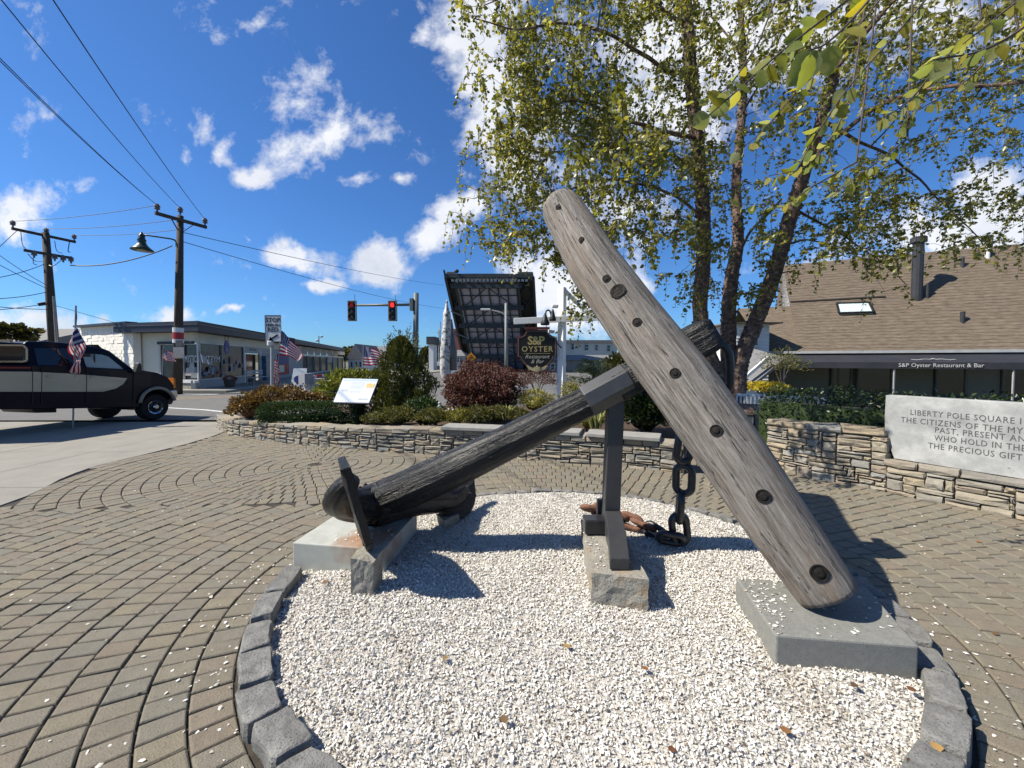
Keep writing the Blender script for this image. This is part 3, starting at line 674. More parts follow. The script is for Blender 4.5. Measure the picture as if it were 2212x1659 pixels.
# palms (flukes): flat spade plates across the arm ends
aS = (P(1795, 1292, 2.05) - P(1212, 445, 3.95)).normalized()     # direction of the stock
def palm(c, wdir, ldir, W, L, thick, seed, e1=1.25, e2=1.0):
    wdir, ldir = Vector(wdir).normalized(), Vector(ldir).normalized(); ldir = (ldir - wdir * wdir.dot(ldir)).normalized(); nrm = wdir.cross(ldir)
    def halfw(s):                      # s 0 at the back, 1 at the tip
        if s < 0.45: return W * math.sin(math.pi / 2 * (0.16 + 0.84 * s / 0.45)) ** 0.55
        return W * max(0.0, 1 - ((s - 0.45) / 0.55) ** e1) ** e2
    ss = [i / 18 for i in range(19)]; top, bot = [], []
    grid = []
    for s in ss:
        hw = max(0.004, halfw(s)); row = []
        for q in range(-4, 5):
            p = c + ldir * (L * (s - 0.45)) + wdir * (hw * q / 4); dz = 0.006 * noise.noise(p * 9) - 0.05 * (q / 4) ** 2 * 0.3
            row.append((p + nrm * (thick / 2 + dz), p + nrm * (-thick / 2 + dz)))
        grid.append(row)
    mb = MB(); n = 9; m_ = len(ss)
    vs = [a for row in grid for a, _ in row] + [b_ for row in grid for _, b_ in row]; K = n * m_; fs = []
    for i in range(m_ - 1):
        for q in range(n - 1):
            a = i * n + q; fs += [(a, a + 1, a + n + 1, a + n), (K + a, K + a + n, K + a + n + 1, K + a + 1)]
        fs += [(i * n, (i + 1) * n, K + (i + 1) * n, K + i * n), (i * n + n - 1, K + i * n + n - 1, K + (i + 1) * n + n - 1, (i + 1) * n + n - 1)]
    for q in range(n - 1):
        a = q; fs.append((a, K + a, K + a + 1, a + 1)); a = (m_ - 1) * n + q; fs.append((a, a + 1, K + a + 1, K + a))
    mb.add(vs, fs, g=[(v_.x * 3, v_.y * 3, v_.z * 3) for v_ in vs]); mb.build('fluke', wroughtm, anchor, smooth=False, bevel=0.004)
t0, t1 = P(729, 992, 2.74), P(790, 1185, 2.36)
nd = near_tip - P(744, 1092, 2.8)
palm((t0 + t1) / 2 + Vector((0.0, 0.02, 0.0)), t1 - t0, Vector((0.40, -0.90, 0.33)), (t1 - t0).length / 2, 0.76, 0.046, 1)
f0, f1 = P(925, 986, 3.86), P(980, 1116, 3.58)
palm((f0 + f1) / 2 + Vector((0.09, 0, 0)), f1 - f0, Vector((0.62, 0.75, -0.12)), (f1 - f0).length / 2 * 1.02, 0.62, 0.035, 2, 2.0, 0.7)
# stock: heavy oak beam, thick in the middle
Tt, Bb = P(1211, 446, 3.95), P(1788, 1284, 2.07)
W_ = [(0.0, 84), (0.02, 91), (0.2, 115), (0.33, 126), (0.41, 137), (0.5, 144), (0.58, 146), (0.7, 145), (0.85, 140), (0.97, 132), (1.0, 128)]
cx_ = [(0, (1211, 446)), (0.2, (1288, 578)), (0.41, (1413, 752)), (0.5, (1466, 820)), (0.7, (1583, 986)), (0.85, (1682, 1132)), (1, (1789, 1284))]
def interp(tab, t):
    for (a, x), (c, y) in zip(tab, tab[1:]):
        if t <= c:
            k = (t - a) / (c - a)
            return tuple(lerp(p, q, k) for p, q in zip(x, y)) if isinstance(x, tuple) else lerp(x, y, k)
    return tab[-1][1]
n_ = 110; sp, srd = [], []
for i in range(n_):
    t = i / (n_ - 1); x, y = interp(cx_, t)
    iy = lerp(1 / 3.95, 1 / 2.07, t); Yd = 1 / iy; sp.append(P(x, y, Yd))
    srd.append(interp(W_, t) / 2 * Yd / FPX * (0.965 if 0 < i < n_ - 1 else 0.93))
def oct_(s, th, L):
    k = abs(((th + 0.3) % (math.pi / 2)) - math.pi / 4) / (math.pi / 4)
    e = 1 + 0.035 * (1 - k) - 0.02
    e += 0.020 * noise.fractal(Vector((math.cos(th) * 1.5, math.sin(th) * 1.5, L * 0.5)), 1.0, 2.0, 4)
    g = abs(noise.noise(Vector((th * 2.2 + 0.3 * noise.noise(Vector((L * 0.8, 0, 5))), L * 0.22, 9.0))))
    return e - 0.05 * max(0, 0.04 - g) / 0.04
mb = MB(); mb.tube(sp, srd, 64, shape=oct_)
stock = mb.build('stock', oak, anchor, smooth=True)
bpy.context.view_layer.update()
def to_bvh(o):
    w = wpos(o) if o.parent is None else wpos(o.parent)
    return BVHTree.FromPolygons([v_.co + w for v_ in o.data.vertices], [tuple(p.vertices) for p in o.data.polygons])
sb_ = to_bvh(stock); boltm = M('bolt_dark', (0.008, 0.007, 0.006), (0.02, 0.017, 0.015), 0.75, 40, 0.6, 60, spec=0.2)
for (x, y, r, nm) in [(1208, 447, 7.5, 'bolt'), (1255, 520, 8, 'bolt'), (1310, 602, 8.5, 'bolt'), (1335, 629, 17, 'knot'), (1376, 696, 9.5, 'bolt'), (1458, 806, 10.5, 'bolt'), (1547, 930, 11.5, 'bolt'), (1649, 1072, 12.5, 'bolt'), (1770, 1238, 14, 'bolt')]:
    d = ray(x, y).normalized(); h, nn, _, dist = sb_.ray_cast(EYE, d)
    if h is None: continue
    rr = r * dist / FPX * 1.0 / (ray(x, y).length / FPX) ** 0.2
    nn = nn.normalized(); nn = nn if nn.dot(d) < 0 else -nn
    q = nn.to_track_quat('Z', 'Y').to_matrix()
    if nm == 'bolt':
        mb = MB(); mb.lathe(h - nn * 0.009, [(rr * 1.0, -0.01), (rr * 1.0, 0.0150), (rr * 0.88, 0.0160), (rr * 0.84, 0.0125), (rr * 0.55, 0.0120), (rr * 0.50, 0.0180), (rr * 0.32, 0.0195)], 20, q)
        mb.build('bolt', boltm, stock)
    else:
        mb = MB(); mb.lathe(h - nn * 0.02, [(rr * 1.0, 0), (rr * 0.97, 0.026), (rr * 0.82, 0.030), (rr * 0.5, 0.024), (rr * 0.2, 0.028)], 13, q)
        for i, v_ in enumerate(mb.v): mb.v[i] = v_ + noise.noise_vector(v_ * 60) * 0.006
        mb.build('knot', M('knot_wood', (0.010, 0.008, 0.006), (0.035, 0.027, 0.021), 0.9, 30, 1.0, 60), stock)
# shackle ring at the head
def link(mb, c, ax, nrm, L, W, r, n=28, m_=8):
    """chain link: ax long direction, nrm normal of its plane"""
    ax = Vector(ax).normalized(); nrm = Vector(nrm); nrm = (nrm - ax * ax.dot(nrm)).normalized(); s = ax.cross(nrm); pts = []
    hl = (L - W) / 2; hw = W / 2 - r
    for i in range(n):
        t = 2 * math.pi * i / n; x, y = math.cos(t) * hw, math.sin(t) * hw
        pts.append(Vector(c) + s * x + ax * (y + (hl if y > 0 else -hl if y < 0 else 0)))
    vs = []
    for i, p in enumerate(pts):
        d = (pts[(i + 1) % n] - pts[i - 1]).normalized(); a = nrm; b_ = d.cross(a)
        for k in range(m_):
            th = 2 * math.pi * k / m_; vs.append(p + (a * math.cos(th) + b_ * math.sin(th)) * r)
    fs = [(i * m_ + k, i * m_ + (k + 1) % m_, ((i + 1) % n) * m_ + (k + 1) % m_, ((i + 1) % n) * m_ + k) for i in range(n) for k in range(m_)]
    return mb.add(vs, fs)
mb = MB(); link(mb, P(1532, 800, 2.93), (0.1, 0.1, -1), (0.4, 1, 0.1), 0.50, 0.34, 0.030, 36, 10); mb.build('shackle', iron, anchor, smooth=True)
mb = MB(); mb.tube([P(1532, 735, 2.78), P(1536, 738, 3.08)], 0.035, 12); mb.build('shackle_pin', iron, anchor)

# chain
chain = empty('chain', G(1452, 1180, 0.05), 'heavy iron chain hanging behind the stock, its end on the shells rusted brown', 'chain')
v_l = [(P(1505, 905, 3.02), (0.25, 0, 1), (0.8, 0.6, 0)), (P(1478, 967, 3.05), (0.16, 0, 1), (0.15, -1, 0)), (P(1477, 1036, 3.07), (0.02, 0, 1), (-0.5, -0.9, 0)),
       (P(1469, 1095, 3.07), (0.05, 0, 1), (1, -0.35, 0)), (P(1468, 1142, 3.06), (-0.12, 0.0, 1), (0.0, -1, 0.2))]
for c, ax, nr_ in v_l:
    mb = MB(); link(mb, c, ax, nr_, 0.285, 0.178, 0.030); mb.build('link', iron, chain, smooth=True)
mb = MB(); link(mb, P(1449, 1163, 3.04), (-1, 0.25, 0.05), (0.3, 0.9, 0.5), 0.24, 0.15, 0.026); mb.build('link', iron, chain, smooth=True)
gl = [G(1415, 1150, 0.09), G(1390, 1134, 0.12), G(1362, 1126, 0.13), G(1333, 1114, 0.16), G(1303, 1105, 0.20), G(1281, 1100, 0.22)]
for i, c in enumerate(gl):
    d = (gl[min(i + 1, 5)] - gl[max(i - 1, 0)])
    mb = MB(); link(mb, c, d, (0.1, 0.6, 1) if i % 2 else (0.5, 1, -0.35), 0.235, 0.145, 0.024); mb.build('link', rustm if i else iron, chain, smooth=True)
# support post
post = empty('support_post', (0.78, 2.95, 0.235), 'dark grey steel post on a hewn stone, holding up the anchor shank', 'post')
pb0, pt0 = P(1318, 1128, 2.93), P(1329, 862, 2.95)
mb = MB(); mb.beam(pb0, pt0, 0.118, 0.11, (0, 1, 0)); mb.build('column', steel, post, bevel=0.006)
f0_, f1_, f2_ = P(1318, 1126, 2.94), P(1330, 1188, 2.60), P(1336, 1240, 2.36)
for v_ in (f0_, f1_, f2_): pass
mb = MB(); w = 0.062
def foot_sec(c, h): return [Vector((c.x - w, c.y, 0.243)), Vector((c.x + w, c.y, 0.243)), Vector((c.x + w, c.y, h)), Vector((c.x - w, c.y, h))]
A, B_, C_ = foot_sec(Vector((pb0.x + 0.002, 2.86, 0)), 0.42), foot_sec(Vector((pb0.x - 0.03, 2.62, 0)), 0.36), foot_sec(Vector((pb0.x - 0.085, 2.36, 0)), 0.315)
mb.add(A + B_ + C_, [(0, 3, 2, 1), (8, 9, 10, 11)] + [(i, (i + 1) % 4, 4 + (i + 1) % 4, 4 + i) for i in range(4)] + [(4 + i, 4 + (i + 1) % 4, 8 + (i + 1) % 4, 8 + i) for i in range(4)])
mb.build('foot', steel, post, bevel=0.005)
mb = MB(); mb.box((pb0.x - 0.13, 2.90, 0.30), (0.16, 0.12, 0.11)); mb.build('cross_foot', iron, post, bevel=0.01)
mb = MB(); mb.box(P(1297, 1113, 3.02), (0.055, 0.05, 0.26)); mb.build('side_plate', steel, post, bevel=0.004)
mb = MB(); mb.box((pt0.x, pt0.y, pt0.z + 0.02), (0.20, 0.16, 0.03)); mb.build('saddle', steel, post, bevel=0.004)
# ------------------------------------------------------------------ dry stone walls
def path_at(pts, s):
    for a, c in zip(pts, pts[1:]):
        L = (c - a).length
        if s <= L: return a.lerp(c, s / L), (c - a).normalized()
        s -= L
    return pts[-1], (pts[-1] - pts[-2]).normalized()
def smooth_path(pts, n=60): return bez(pts, n)
def stone_wall(root, pts, height, depth, mat, cap_h=0.085, cs=0.034, cz=0.033, wide=(4, 10), cap_len=(0.22, 0.42), seed=1, cap_mat=None, cap_depth=None, s_end=None):
    random.seed(seed); pts = smooth_path([Vector((p.x, p.y, 0)) for p in pts]); L = sum((c - a).length for a, c in zip(pts, pts[1:]))
    if s_end: L = min(L, s_end)
    nS = int(L / cs); occ = {}
    def corner(s, z, out):
        p, d = path_at(pts, min(max(s, 0), L)); n = Vector((d.y, -d.x, 0)); return Vector((p.x, p.y, z)) + n * out
    core = MB(); K = 60                                # dark core behind the joints
    for i in range(K):
        s0, s1 = L * i / K, L * (i + 1) / K; h0, h1 = height(s0) - 0.02, height(s1) - 0.02
        core.hexa([corner(s0, -0.1, -0.03), corner(s1, -0.1, -0.03), corner(s1, -0.1, -depth), corner(s0, -0.1, -depth), corner(s0, h0, -0.03), corner(s1, h1, -0.03), corner(s1, h1, -depth), corner(s0, h0, -depth)])
    core.build('core', mortar, root, recalc=False)
    def stone(s0, s1, z0, z1, back, top=False, proud=0.0):
        g = 0.0045; rows = []; pr = random.uniform(0, 0.018) + proud; ch = min(0.012, (z1 - z0) * 0.22)
        js = lambda: random.uniform(-0.007, 0.007)
        def ringp(gs, gz_, out):
            o = []
            for (a, b_) in ((0, 0), (.5, 0), (1, 0), (1, .5), (1, 1), (.5, 1), (0, 1), (0, .5)):
                s = lerp(s0 + gs, s1 - gs, a); z = lerp(z0 + gz_, z1 - (gz_ if not top else gz_ * .3), b_)
                o.append(corner(s + js(), z + js(), out + js() * (1.6 if out > -0.02 else 0)))
            return o
        vs = ringp(g, g, -back) + ringp(g, g, pr - 0.016) + ringp(g + ch, g + ch, pr) + [corner((s0 + s1) / 2, (z0 + z1) / 2, pr + random.uniform(0, 0.012))]
        fs = [(i + 8 * k, (i + 1) % 8 + 8 * k, (i + 1) % 8 + 8 * k + 8, i + 8 * k + 8) for k in range(2) for i in range(8)] + [(16 + i, 16 + (i + 1) % 8, 24) for i in range(8)]
        mb = MB(); mb.add(vs, fs, random.random()); mb.build('stone', mat, root, smooth=False, recalc=False)
    for j in range(0, 40):
        for i in range(nS):
            if (i, j) in occ: continue
            hh = height(i * cs) - cap_h
            if (j + 0.7) * cz > hh: continue
            w = random.randint(*wide); h = random.choice((1, 1, 2, 2, 2, 3, 4)) if wide[1] < 14 else random.choice((2, 2, 3, 3, 4))
            if h >= 4: w = max(4, w // 2 + 1)
            while w > 1 and any((i + a, j) in occ or abs(height((i + a) * cs) - height(i * cs)) > 0.05 for a in range(w)): w -= 1
            w = min(w, nS - i)
            if 0 < nS - i - w < 3: w = nS - i
            while h > 1 and ((j + h) * cz > hh + 0.02 or any((i + a, j + b_) in occ for a in range(w) for b_ in range(h))): h -= 1
            for a in range(w):
                for b_ in range(h): occ[(i + a, j + b_)] = 1
            z1 = (j + h) * cz
            if hh - z1 < cz * 0.7: z1 = hh
            stone(i * cs, (i + w) * cs, j * cz - (0.03 if j == 0 else 0), z1, 0.10)
    s = 0.0
    while s < L - 0.02:
        e = min(L, s + random.uniform(*cap_len))
        if L - e < 0.1: e = L
        q = s
        while q < e and abs(height(q) - height(s + 0.002)) < 0.05: q += 0.01
        if q < e: e = q
        h0 = height(s + 0.003); stone(s, e, h0 - cap_h, h0 + random.uniform(-0.008, 0.008), depth + 0.01, True, 0.008); s = e
    return pts, L, corner
pw = empty('stone_wall', WALL_PTS[5], 'low curved dry stone wall in front of the planting bed, with bluestone seat slabs on it', 'wall')
pwL = sum((c - a).length for a, c in zip(WALL_PTS, WALL_PTS[1:]))
hP = lambda s: lerp(0.29, 0.41, min(1, s / (pwL * 0.6)))
pts1, L1, corner1 = stone_wall(pw, WALL_PTS, hP, 0.30, stonem, seed=5, wide=(5, 10), cap_len=(0.2, 0.36))
def slab_at(x0, x1):
    def s_of(x):
        best = min(range(200), key=lambda i: abs((lambda p: 1106 + FPX * p.x / p.y)(path_at(pts1, L1 * i / 199)[0]) - x)); return L1 * best / 199
    a, c = s_of(x0), s_of(x1); mb = MB(); z0, z1 = hP((a + c) / 2) + 0.005, hP((a + c) / 2) + 0.06; q = []
    for z in (z0, z1):
        q += [corner1(a, z, 0.05), corner1(c, z, 0.05), corner1(c, z, -0.34), corner1(a, z, -0.34)]
    mb.hexa(q); mb.build('seat_slab', bluestone, pw, bevel=0.008)
for x0, x1 in ((951, 1098), (1118, 1253), (1272, 1430)): slab_at(x0, x1)
rw = empty('stone_wall', WR[3], 'tan dry stone wall under and beside the inscribed granite slab', 'wall')
def sWR(x):
    s = 0
    for a, c in zip(WR, WR[1:]):
        if a.x <= x <= c.x: return s + (c - a).length * (x - a.x) / (c.x - a.x)
        s += (c - a).length
    return s
s_step = sWR(G(1900, 1057).x)
hW = lambda s: (lerp(0.70, 0.73, s / s_step) if s < s_step else 0.385)
pts2, L2, corner2 = stone_wall(rw, WR, hW, 0.36, stonem2, cap_h=0.085, cs=0.036, cz=0.032, wide=(4, 10), cap_len=(0.28, 0.5), seed=9)
print('stones', len(pw.children), len(rw.children))
random.seed(3)

# ------------------------------------------------------------------ inscribed granite slab
ms, me_ = s_step - 0.02, L2 + 0.9
pA, dA = path_at(pts2, ms); pB, dB = path_at(pts2, L2 - 0.25); dM = (pB - pA).normalized(); nM = Vector((dM.y, -dM.x, 0))
mon = empty('inscribed_slab', (pA.x, pA.y, 0.39), 'pale grey granite slab carved with lines about Liberty Pole Square, standing on the stone wall', 'monument')
def slabmat():
    m = bpy.data.materials.new('mottled_granite'); m.use_nodes = True; nt = m.node_tree; nt.nodes.clear(); b = NB(nt)
    tc = b.n('ShaderNodeTexCoord').outputs['Object']
    a = b.ramp(b.noise(tc, 3.2, 7, 0.65).outputs[0], [(0.35, (0.215, 0.22, 0.215)), (0.5, (0.30, 0.305, 0.295)), (0.66, (0.43, 0.43, 0.41))])
    a = b.mix(b.m('MULTIPLY', b.m('SUBTRACT', b.noise(tc, 240, 3, 0.7).outputs[0], 0.58), 8.0, clamp=True), a, (0.24, 0.25, 0.25))
    pb = b.n('ShaderNodeBsdfPrincipled'); b.l(a, pb.inputs['Base Color']); pb.inputs['Roughness'].default_value = 0.7
    o = b.n('ShaderNodeOutputMaterial'); b.l(pb.outputs[0], o.inputs[0]); return m
Of = pA - nM * 0.06
z0, z1 = 0.392, 1.135; th = 0.17; LM = 2.55
mb = MB(); prof = []
edge = [(0.09, z0), (0.06, z0 + 0.10), (0.02, z0 + 0.24), (0.0, z0 + 0.36), (-0.005, z0 + 0.5), (0.0, z1)]
f_ = [Of + dM * e + Vector((0, 0, z)) for e, z in edge]; r_ = [Of + dM * LM + Vector((0, 0, z)) for z in (z1, z0)]
mb.prism(f_ + r_, -nM * th); mb.build('slab', slabmat(), mon, bevel=0.004)
carve = M('carved_letters', (0.07, 0.07, 0.07), (0.11, 0.11, 0.11), 0.9, 20)
LINES = [("LIBERTY POLE SQUARE I", 1955, 2206, 894), ("THE CITIZENS OF THE MYS", 1944, 2222, 911), ("PAST, PRESENT AN", 2020, 2215, 929), ("WHO HOLD IN THE", 2017, 2216, 946), ("THE PRECIOUS GIFT", 2004, 2208, 964)]
def on_face(x, y):
    d = ray(x, y); t = (Of - EYE).dot(nM) / d.dot(nM); return EYE + d * t
tl = [("LIBERTY POLE SQUARE I", (1967, 892), (2206, 909)), ("THE CITIZENS OF THE MYS", (1946, 908), (2222, 931)), ("PAST, PRESENT AN", (2020, 929), (2215, 949)), ("WHO HOLD IN THE", (2018, 947), (2216, 968)), ("THE PRECIOUS GIFT", (2005, 963), (2208, 988))]
bpy.context.view_layer.update()
for s, a_, b_ in tl:
    p, q = on_face(*a_), on_face(*b_); p.z = q.z = (p.z + q.z) / 2; w = (q - p).length
    text(s, 0.088, carve, frame((p + q) / 2 + nM * 0.0015, dM), mon, extrude=0.0008, space=1.12, fit=w)

# ------------------------------------------------------------------ planting bed and its plants
soilb = MB(); back = [Vector((p.x, p.y, 0)) for p in pts1]
top = [Vector((p.x, p.y, 0.24)) + Vector((0, 0.25, 0)) for p in back]
soilb.add(top + [Vector((lerp(-5.6, 4.6, i / (len(top) - 1)), 11.0 - 0.2 * i / len(top), 0.26)) for i in range(len(top))],
          [(i, i + 1, len(top) + i + 1, len(top) + i) for i in range(len(top) - 1)])
soilb.build('planting_soil', soil, kind='structure', recalc=False)
def LM_(name, cols, trans=0.2, rough=0.5): return M(name, cols[0], None, rough, 10, 0, tint=cols, trans=trans)
barb = LM_('barberry_leaf', [(0.12, 0.045, 0.02), (0.22, 0.10, 0.035), (0.16, 0.12, 0.03), (0.28, 0.17, 0.06), (0.09, 0.08, 0.02), (0.19, 0.075, 0.03)])
boxw = LM_('boxwood_leaf', [(0.018, 0.04, 0.010), (0.04, 0.075, 0.018), (0.065, 0.105, 0.028), (0.03, 0.055, 0.012)])
conif = LM_('cypress_leaf', [(0.035, 0.045, 0.010), (0.085, 0.10, 0.018), (0.15, 0.15, 0.028), (0.06, 0.075, 0.015), (0.20, 0.17, 0.04)], 0.15)
maple = LM_('maple_leaf', [(0.07, 0.019, 0.012), (0.12, 0.036, 0.021), (0.17, 0.062, 0.035), (0.055, 0.015, 0.010), (0.10, 0.032, 0.017)], 0.2)
olive = LM_('olive_leaf', [(0.05, 0.055, 0.012), (0.12, 0.12, 0.02), (0.19, 0.17, 0.03), (0.08, 0.09, 0.02), (0.16, 0.12, 0.03)])
yellow = LM_('spirea_leaf', [(0.20, 0.18, 0.03), (0.33, 0.28, 0.04), (0.14, 0.15, 0.03), (0.40, 0.33, 0.06), (0.10, 0.12, 0.02)])
ygreen = LM_('laurel_leaf', [(0.14, 0.17, 0.025), (0.26, 0.27, 0.04), (0.10, 0.13, 0.02), (0.35, 0.33, 0.06), (0.06, 0.08, 0.015)])
rhodo = LM_('rhododendron_leaf', [(0.012, 0.026, 0.009), (0.03, 0.052, 0.015), (0.05, 0.07, 0.022), (0.02, 0.035, 0.010)], 0.08, 0.3)
grassm = LM_('iris_leaf', [(0.12, 0.14, 0.03), (0.30, 0.32, 0.10), (0.42, 0.42, 0.18), (0.18, 0.21, 0.05)])
pine = LM_('pine_needle', [(0.015, 0.030, 0.012), (0.035, 0.055, 0.022), (0.05, 0.075, 0.03)], 0.05)
goldm = LM_('golden_leaf', [(0.55, 0.42, 0.03), (0.70, 0.56, 0.06), (0.38, 0.32, 0.03), (0.62, 0.48, 0.04)], 0.35)
farleaf = LM_('far_leaf', [(0.03, 0.04, 0.012), (0.07, 0.08, 0.02), (0.12, 0.10, 0.03), (0.045, 0.05, 0.018)])
def shell_pts(c, r, n, seed, lump=0.3, flat=False, inner=0.55, lo=-0.25, kind='ell'):
    d = rng.normal(size=(n * 2, 3)); d /= np.linalg.norm(d, axis=1)[:, None]; d = d[d[:, 2] > lo][:n]; n = len(d)
    if kind == 'box':
        m_ = np.max(np.abs(d), axis=1)[:, None]; d = d / m_ ** 0.85
    k = np.array([1 + lump * noise.fractal(Vector(v) * 2.2 + Vector((seed, seed * 2.0, 0)), 1.0, 2.0, 3) for v in d])
    q = k * (inner + (1 - inner) * rng.random(n) ** 0.45)
    if kind == 'cone':
        h = rng.random(n) ** 1.35; a = rng.random(n) * 2 * np.pi
        lp = np.array([1 + lump * noise.fractal(Vector((math.cos(x) * 1.6, math.sin(x) * 1.6, y * 3.2 + seed)), 1.0, 2.0, 3) for x, y in zip(a, h)])
        rr = (1 - h) ** 0.62 * lp * (inner + (1 - inner) * rng.random(n) ** 0.4)
        p = np.stack([rr * np.cos(a) * r[0], rr * np.sin(a) * r[1], (h * 2 - 1) * r[2]], 1); d = np.stack([np.cos(a), np.sin(a), np.full(n, 0.7)], 1)
        return p + np.array(c), d
    return d * q[:, None] * np.array(r) + np.array(c), d
def bush(name, c, r, n, size, mat, label, cat, lump=0.3, kind='ell', group=None, stem=True, inner=0.55, updir=0.5, lo=-0.3, width=1.0, core=0.62):
    root = empty(name, (c[0], c[1], c[2] - r[2]), label, cat, group)
    p, d = shell_pts(c, r, n, random.random() * 50, lump, inner=inner, lo=lo, kind=kind)
    dd = d + rng.normal(size=d.shape) * 0.7 + np.array([0, 0, updir])
    leaves('foliage', p, dd, size * (0.6 + 0.8 * rng.random(len(p))), mat, root, width=width)
    if core:
        mb = MB(); mb.ell((c[0], c[1], c[2] - r[2] * (0.15 if kind != 'cone' else 0.35)), [x * core * (0.9 if kind != 'cone' else .7) for x in r], 14, 9, 0.05, 0.25, random.random() * 9)
        mb.build('inner_growth', mat, root, smooth=True, kind='stuff')
    if stem:
        mb = MB()
        for k in range(5):
            a = k * 1.3; b0 = Vector((c[0] + 0.05 * math.cos(a), c[1] + 0.05 * math.sin(a), c[2] - r[2])); b1 = Vector((c[0] + r[0] * .5 * math.cos(a), c[1] + r[1] * .5 * math.sin(a), c[2] + r[2] * 0.3))
            mb.tube([b0, b0.lerp(b1, .5) + Vector((0, 0, .05)), b1], [0.02, 0.014, 0.006], 5)
        mb.build('stem', twigm, root)
    return root
def at(x, y, Y): p = P(x, y, Y); return (p.x, p.y, p.z)
def W(px, Y): return px * Y / FPX
# barberry mass at the left end: three shrubs
for (x, y, Y, rx, rz, n, lab) in [(600, 867, 8.5, 75, 33, 2600, 'rust brown barberry behind the clipped hedge, left end of the planting bed'),
                                  (548, 884, 8.2, 50, 30, 2200, 'brown and green barberry spilling over the far left end of the stone wall'),
                                  (680, 872, 8.6, 46, 22, 1200, 'low brown barberry between hedge and tilted white panel')]:
    bush('barberry_bush', at(x, y, Y), (W(rx, Y), W(rx, Y) * 0.6, W(rz, Y)), n, 0.055, barb, lab, 'shrub', 0.4, group='brown barberries')
c = at(678, 892, 7.75)
bush('clipped_hedge', c, (W(108, 7.75), 0.30, W(24, 7.45)), 16000, 0.030, boxw, 'low clipped dark green boxwood hedge along the stone wall', 'hedge', 0.10, 'box', stem=False, inner=0.8, lo=-0.9, core=0.78)
bush('laurel_bush', at(765, 842, 9.0), (W(72, 9), 0.6, W(44, 9)), 2600, 0.10, ygreen, 'yellow green broad-leaved shrub behind the tilted white panel', 'shrub', 0.35, width=0.6)
co = bush('cypress_bush', at(868, 822, 8.7), (W(78, 8.7), 0.62, W(92, 8.7)), 15000, 0.065, conif, 'tall olive green conical evergreen with ragged tips beside the white panel', 'shrub', 0.9, 'cone', inner=0.5, updir=1.3, width=0.5, core=0.66)
# ragged upright tips
p_, d_ = [], []
for k in range(90):
    h = random.random() ** 0.8; a = random.uniform(0, 6.28); rr = (1 - h) ** 0.6 * 0.95
    b0 = Vector(at(868, 822, 8.7)) + Vector((rr * math.cos(a) * W(78, 8.7), rr * math.sin(a) * 0.6, (h * 2 - 1) * W(88, 8.7)))
    L = random.uniform(0.14, 0.32) * (1.5 if h > .8 else 1)
    for q in range(36):
        s = random.random(); w = 0.05 * (1 - s) + 0.01; p_.append(tuple(b0 + Vector((math.cos(a) * s * 0.10 + random.gauss(0, w), math.sin(a) * s * 0.1 + random.gauss(0, w), s * L)))); d_.append((math.cos(a) * .5 + random.gauss(0, .3), math.sin(a) * .5, 1.2))
leaves('tip', p_, d_, [random.uniform(0.03, 0.06) for _ in p_], conif, co, width=0.45)
mc = at(1043, 838, 8.3); Ym = 8.3
mt = empty('red_maple', (mc[0], mc[1], 0.26), 'mounded dark red lace-leaf maple in the planting bed, left of the hanging shield sign', 'tree')
p, d = shell_pts(mc, (W(80, Ym), 0.72, W(58, Ym)), 17000, 3.3, 0.28, inner=0.62, lo=-0.8)
d = d * np.array([1, 1, 0.2]) + rng.normal(size=d.shape) * 0.35 + np.array([0, 0, -0.6]); leaves('foliage', p, d, 0.055 * (0.6 + 0.8 * rng.random(len(p))), maple, mt, width=0.4)
mb = MB(); mb.ell((mc[0], mc[1], mc[2]), (W(60, Ym), 0.5, W(40, Ym)), 14, 9, 0.1, 0.25, 2); mb.build('inner_growth', maple, mt, smooth=True, kind='stuff')
mb = MB(); mb.tube([(mc[0], mc[1], 0.2), (mc[0] + .05, mc[1], 0.5), (mc[0] - .05, mc[1], mc[2])], [0.06, 0.05, 0.03], 7); mb.build('trunk', barkm, mt)
bush('red_maple', at(1160, 824, 12.4), (W(46, 12.4), 0.7, W(30, 12.4)), 3000, 0.055, maple, 'thin brownish red maple behind, just below the hanging shield sign', 'tree', 0.4, inner=0.3, width=0.4, core=0)
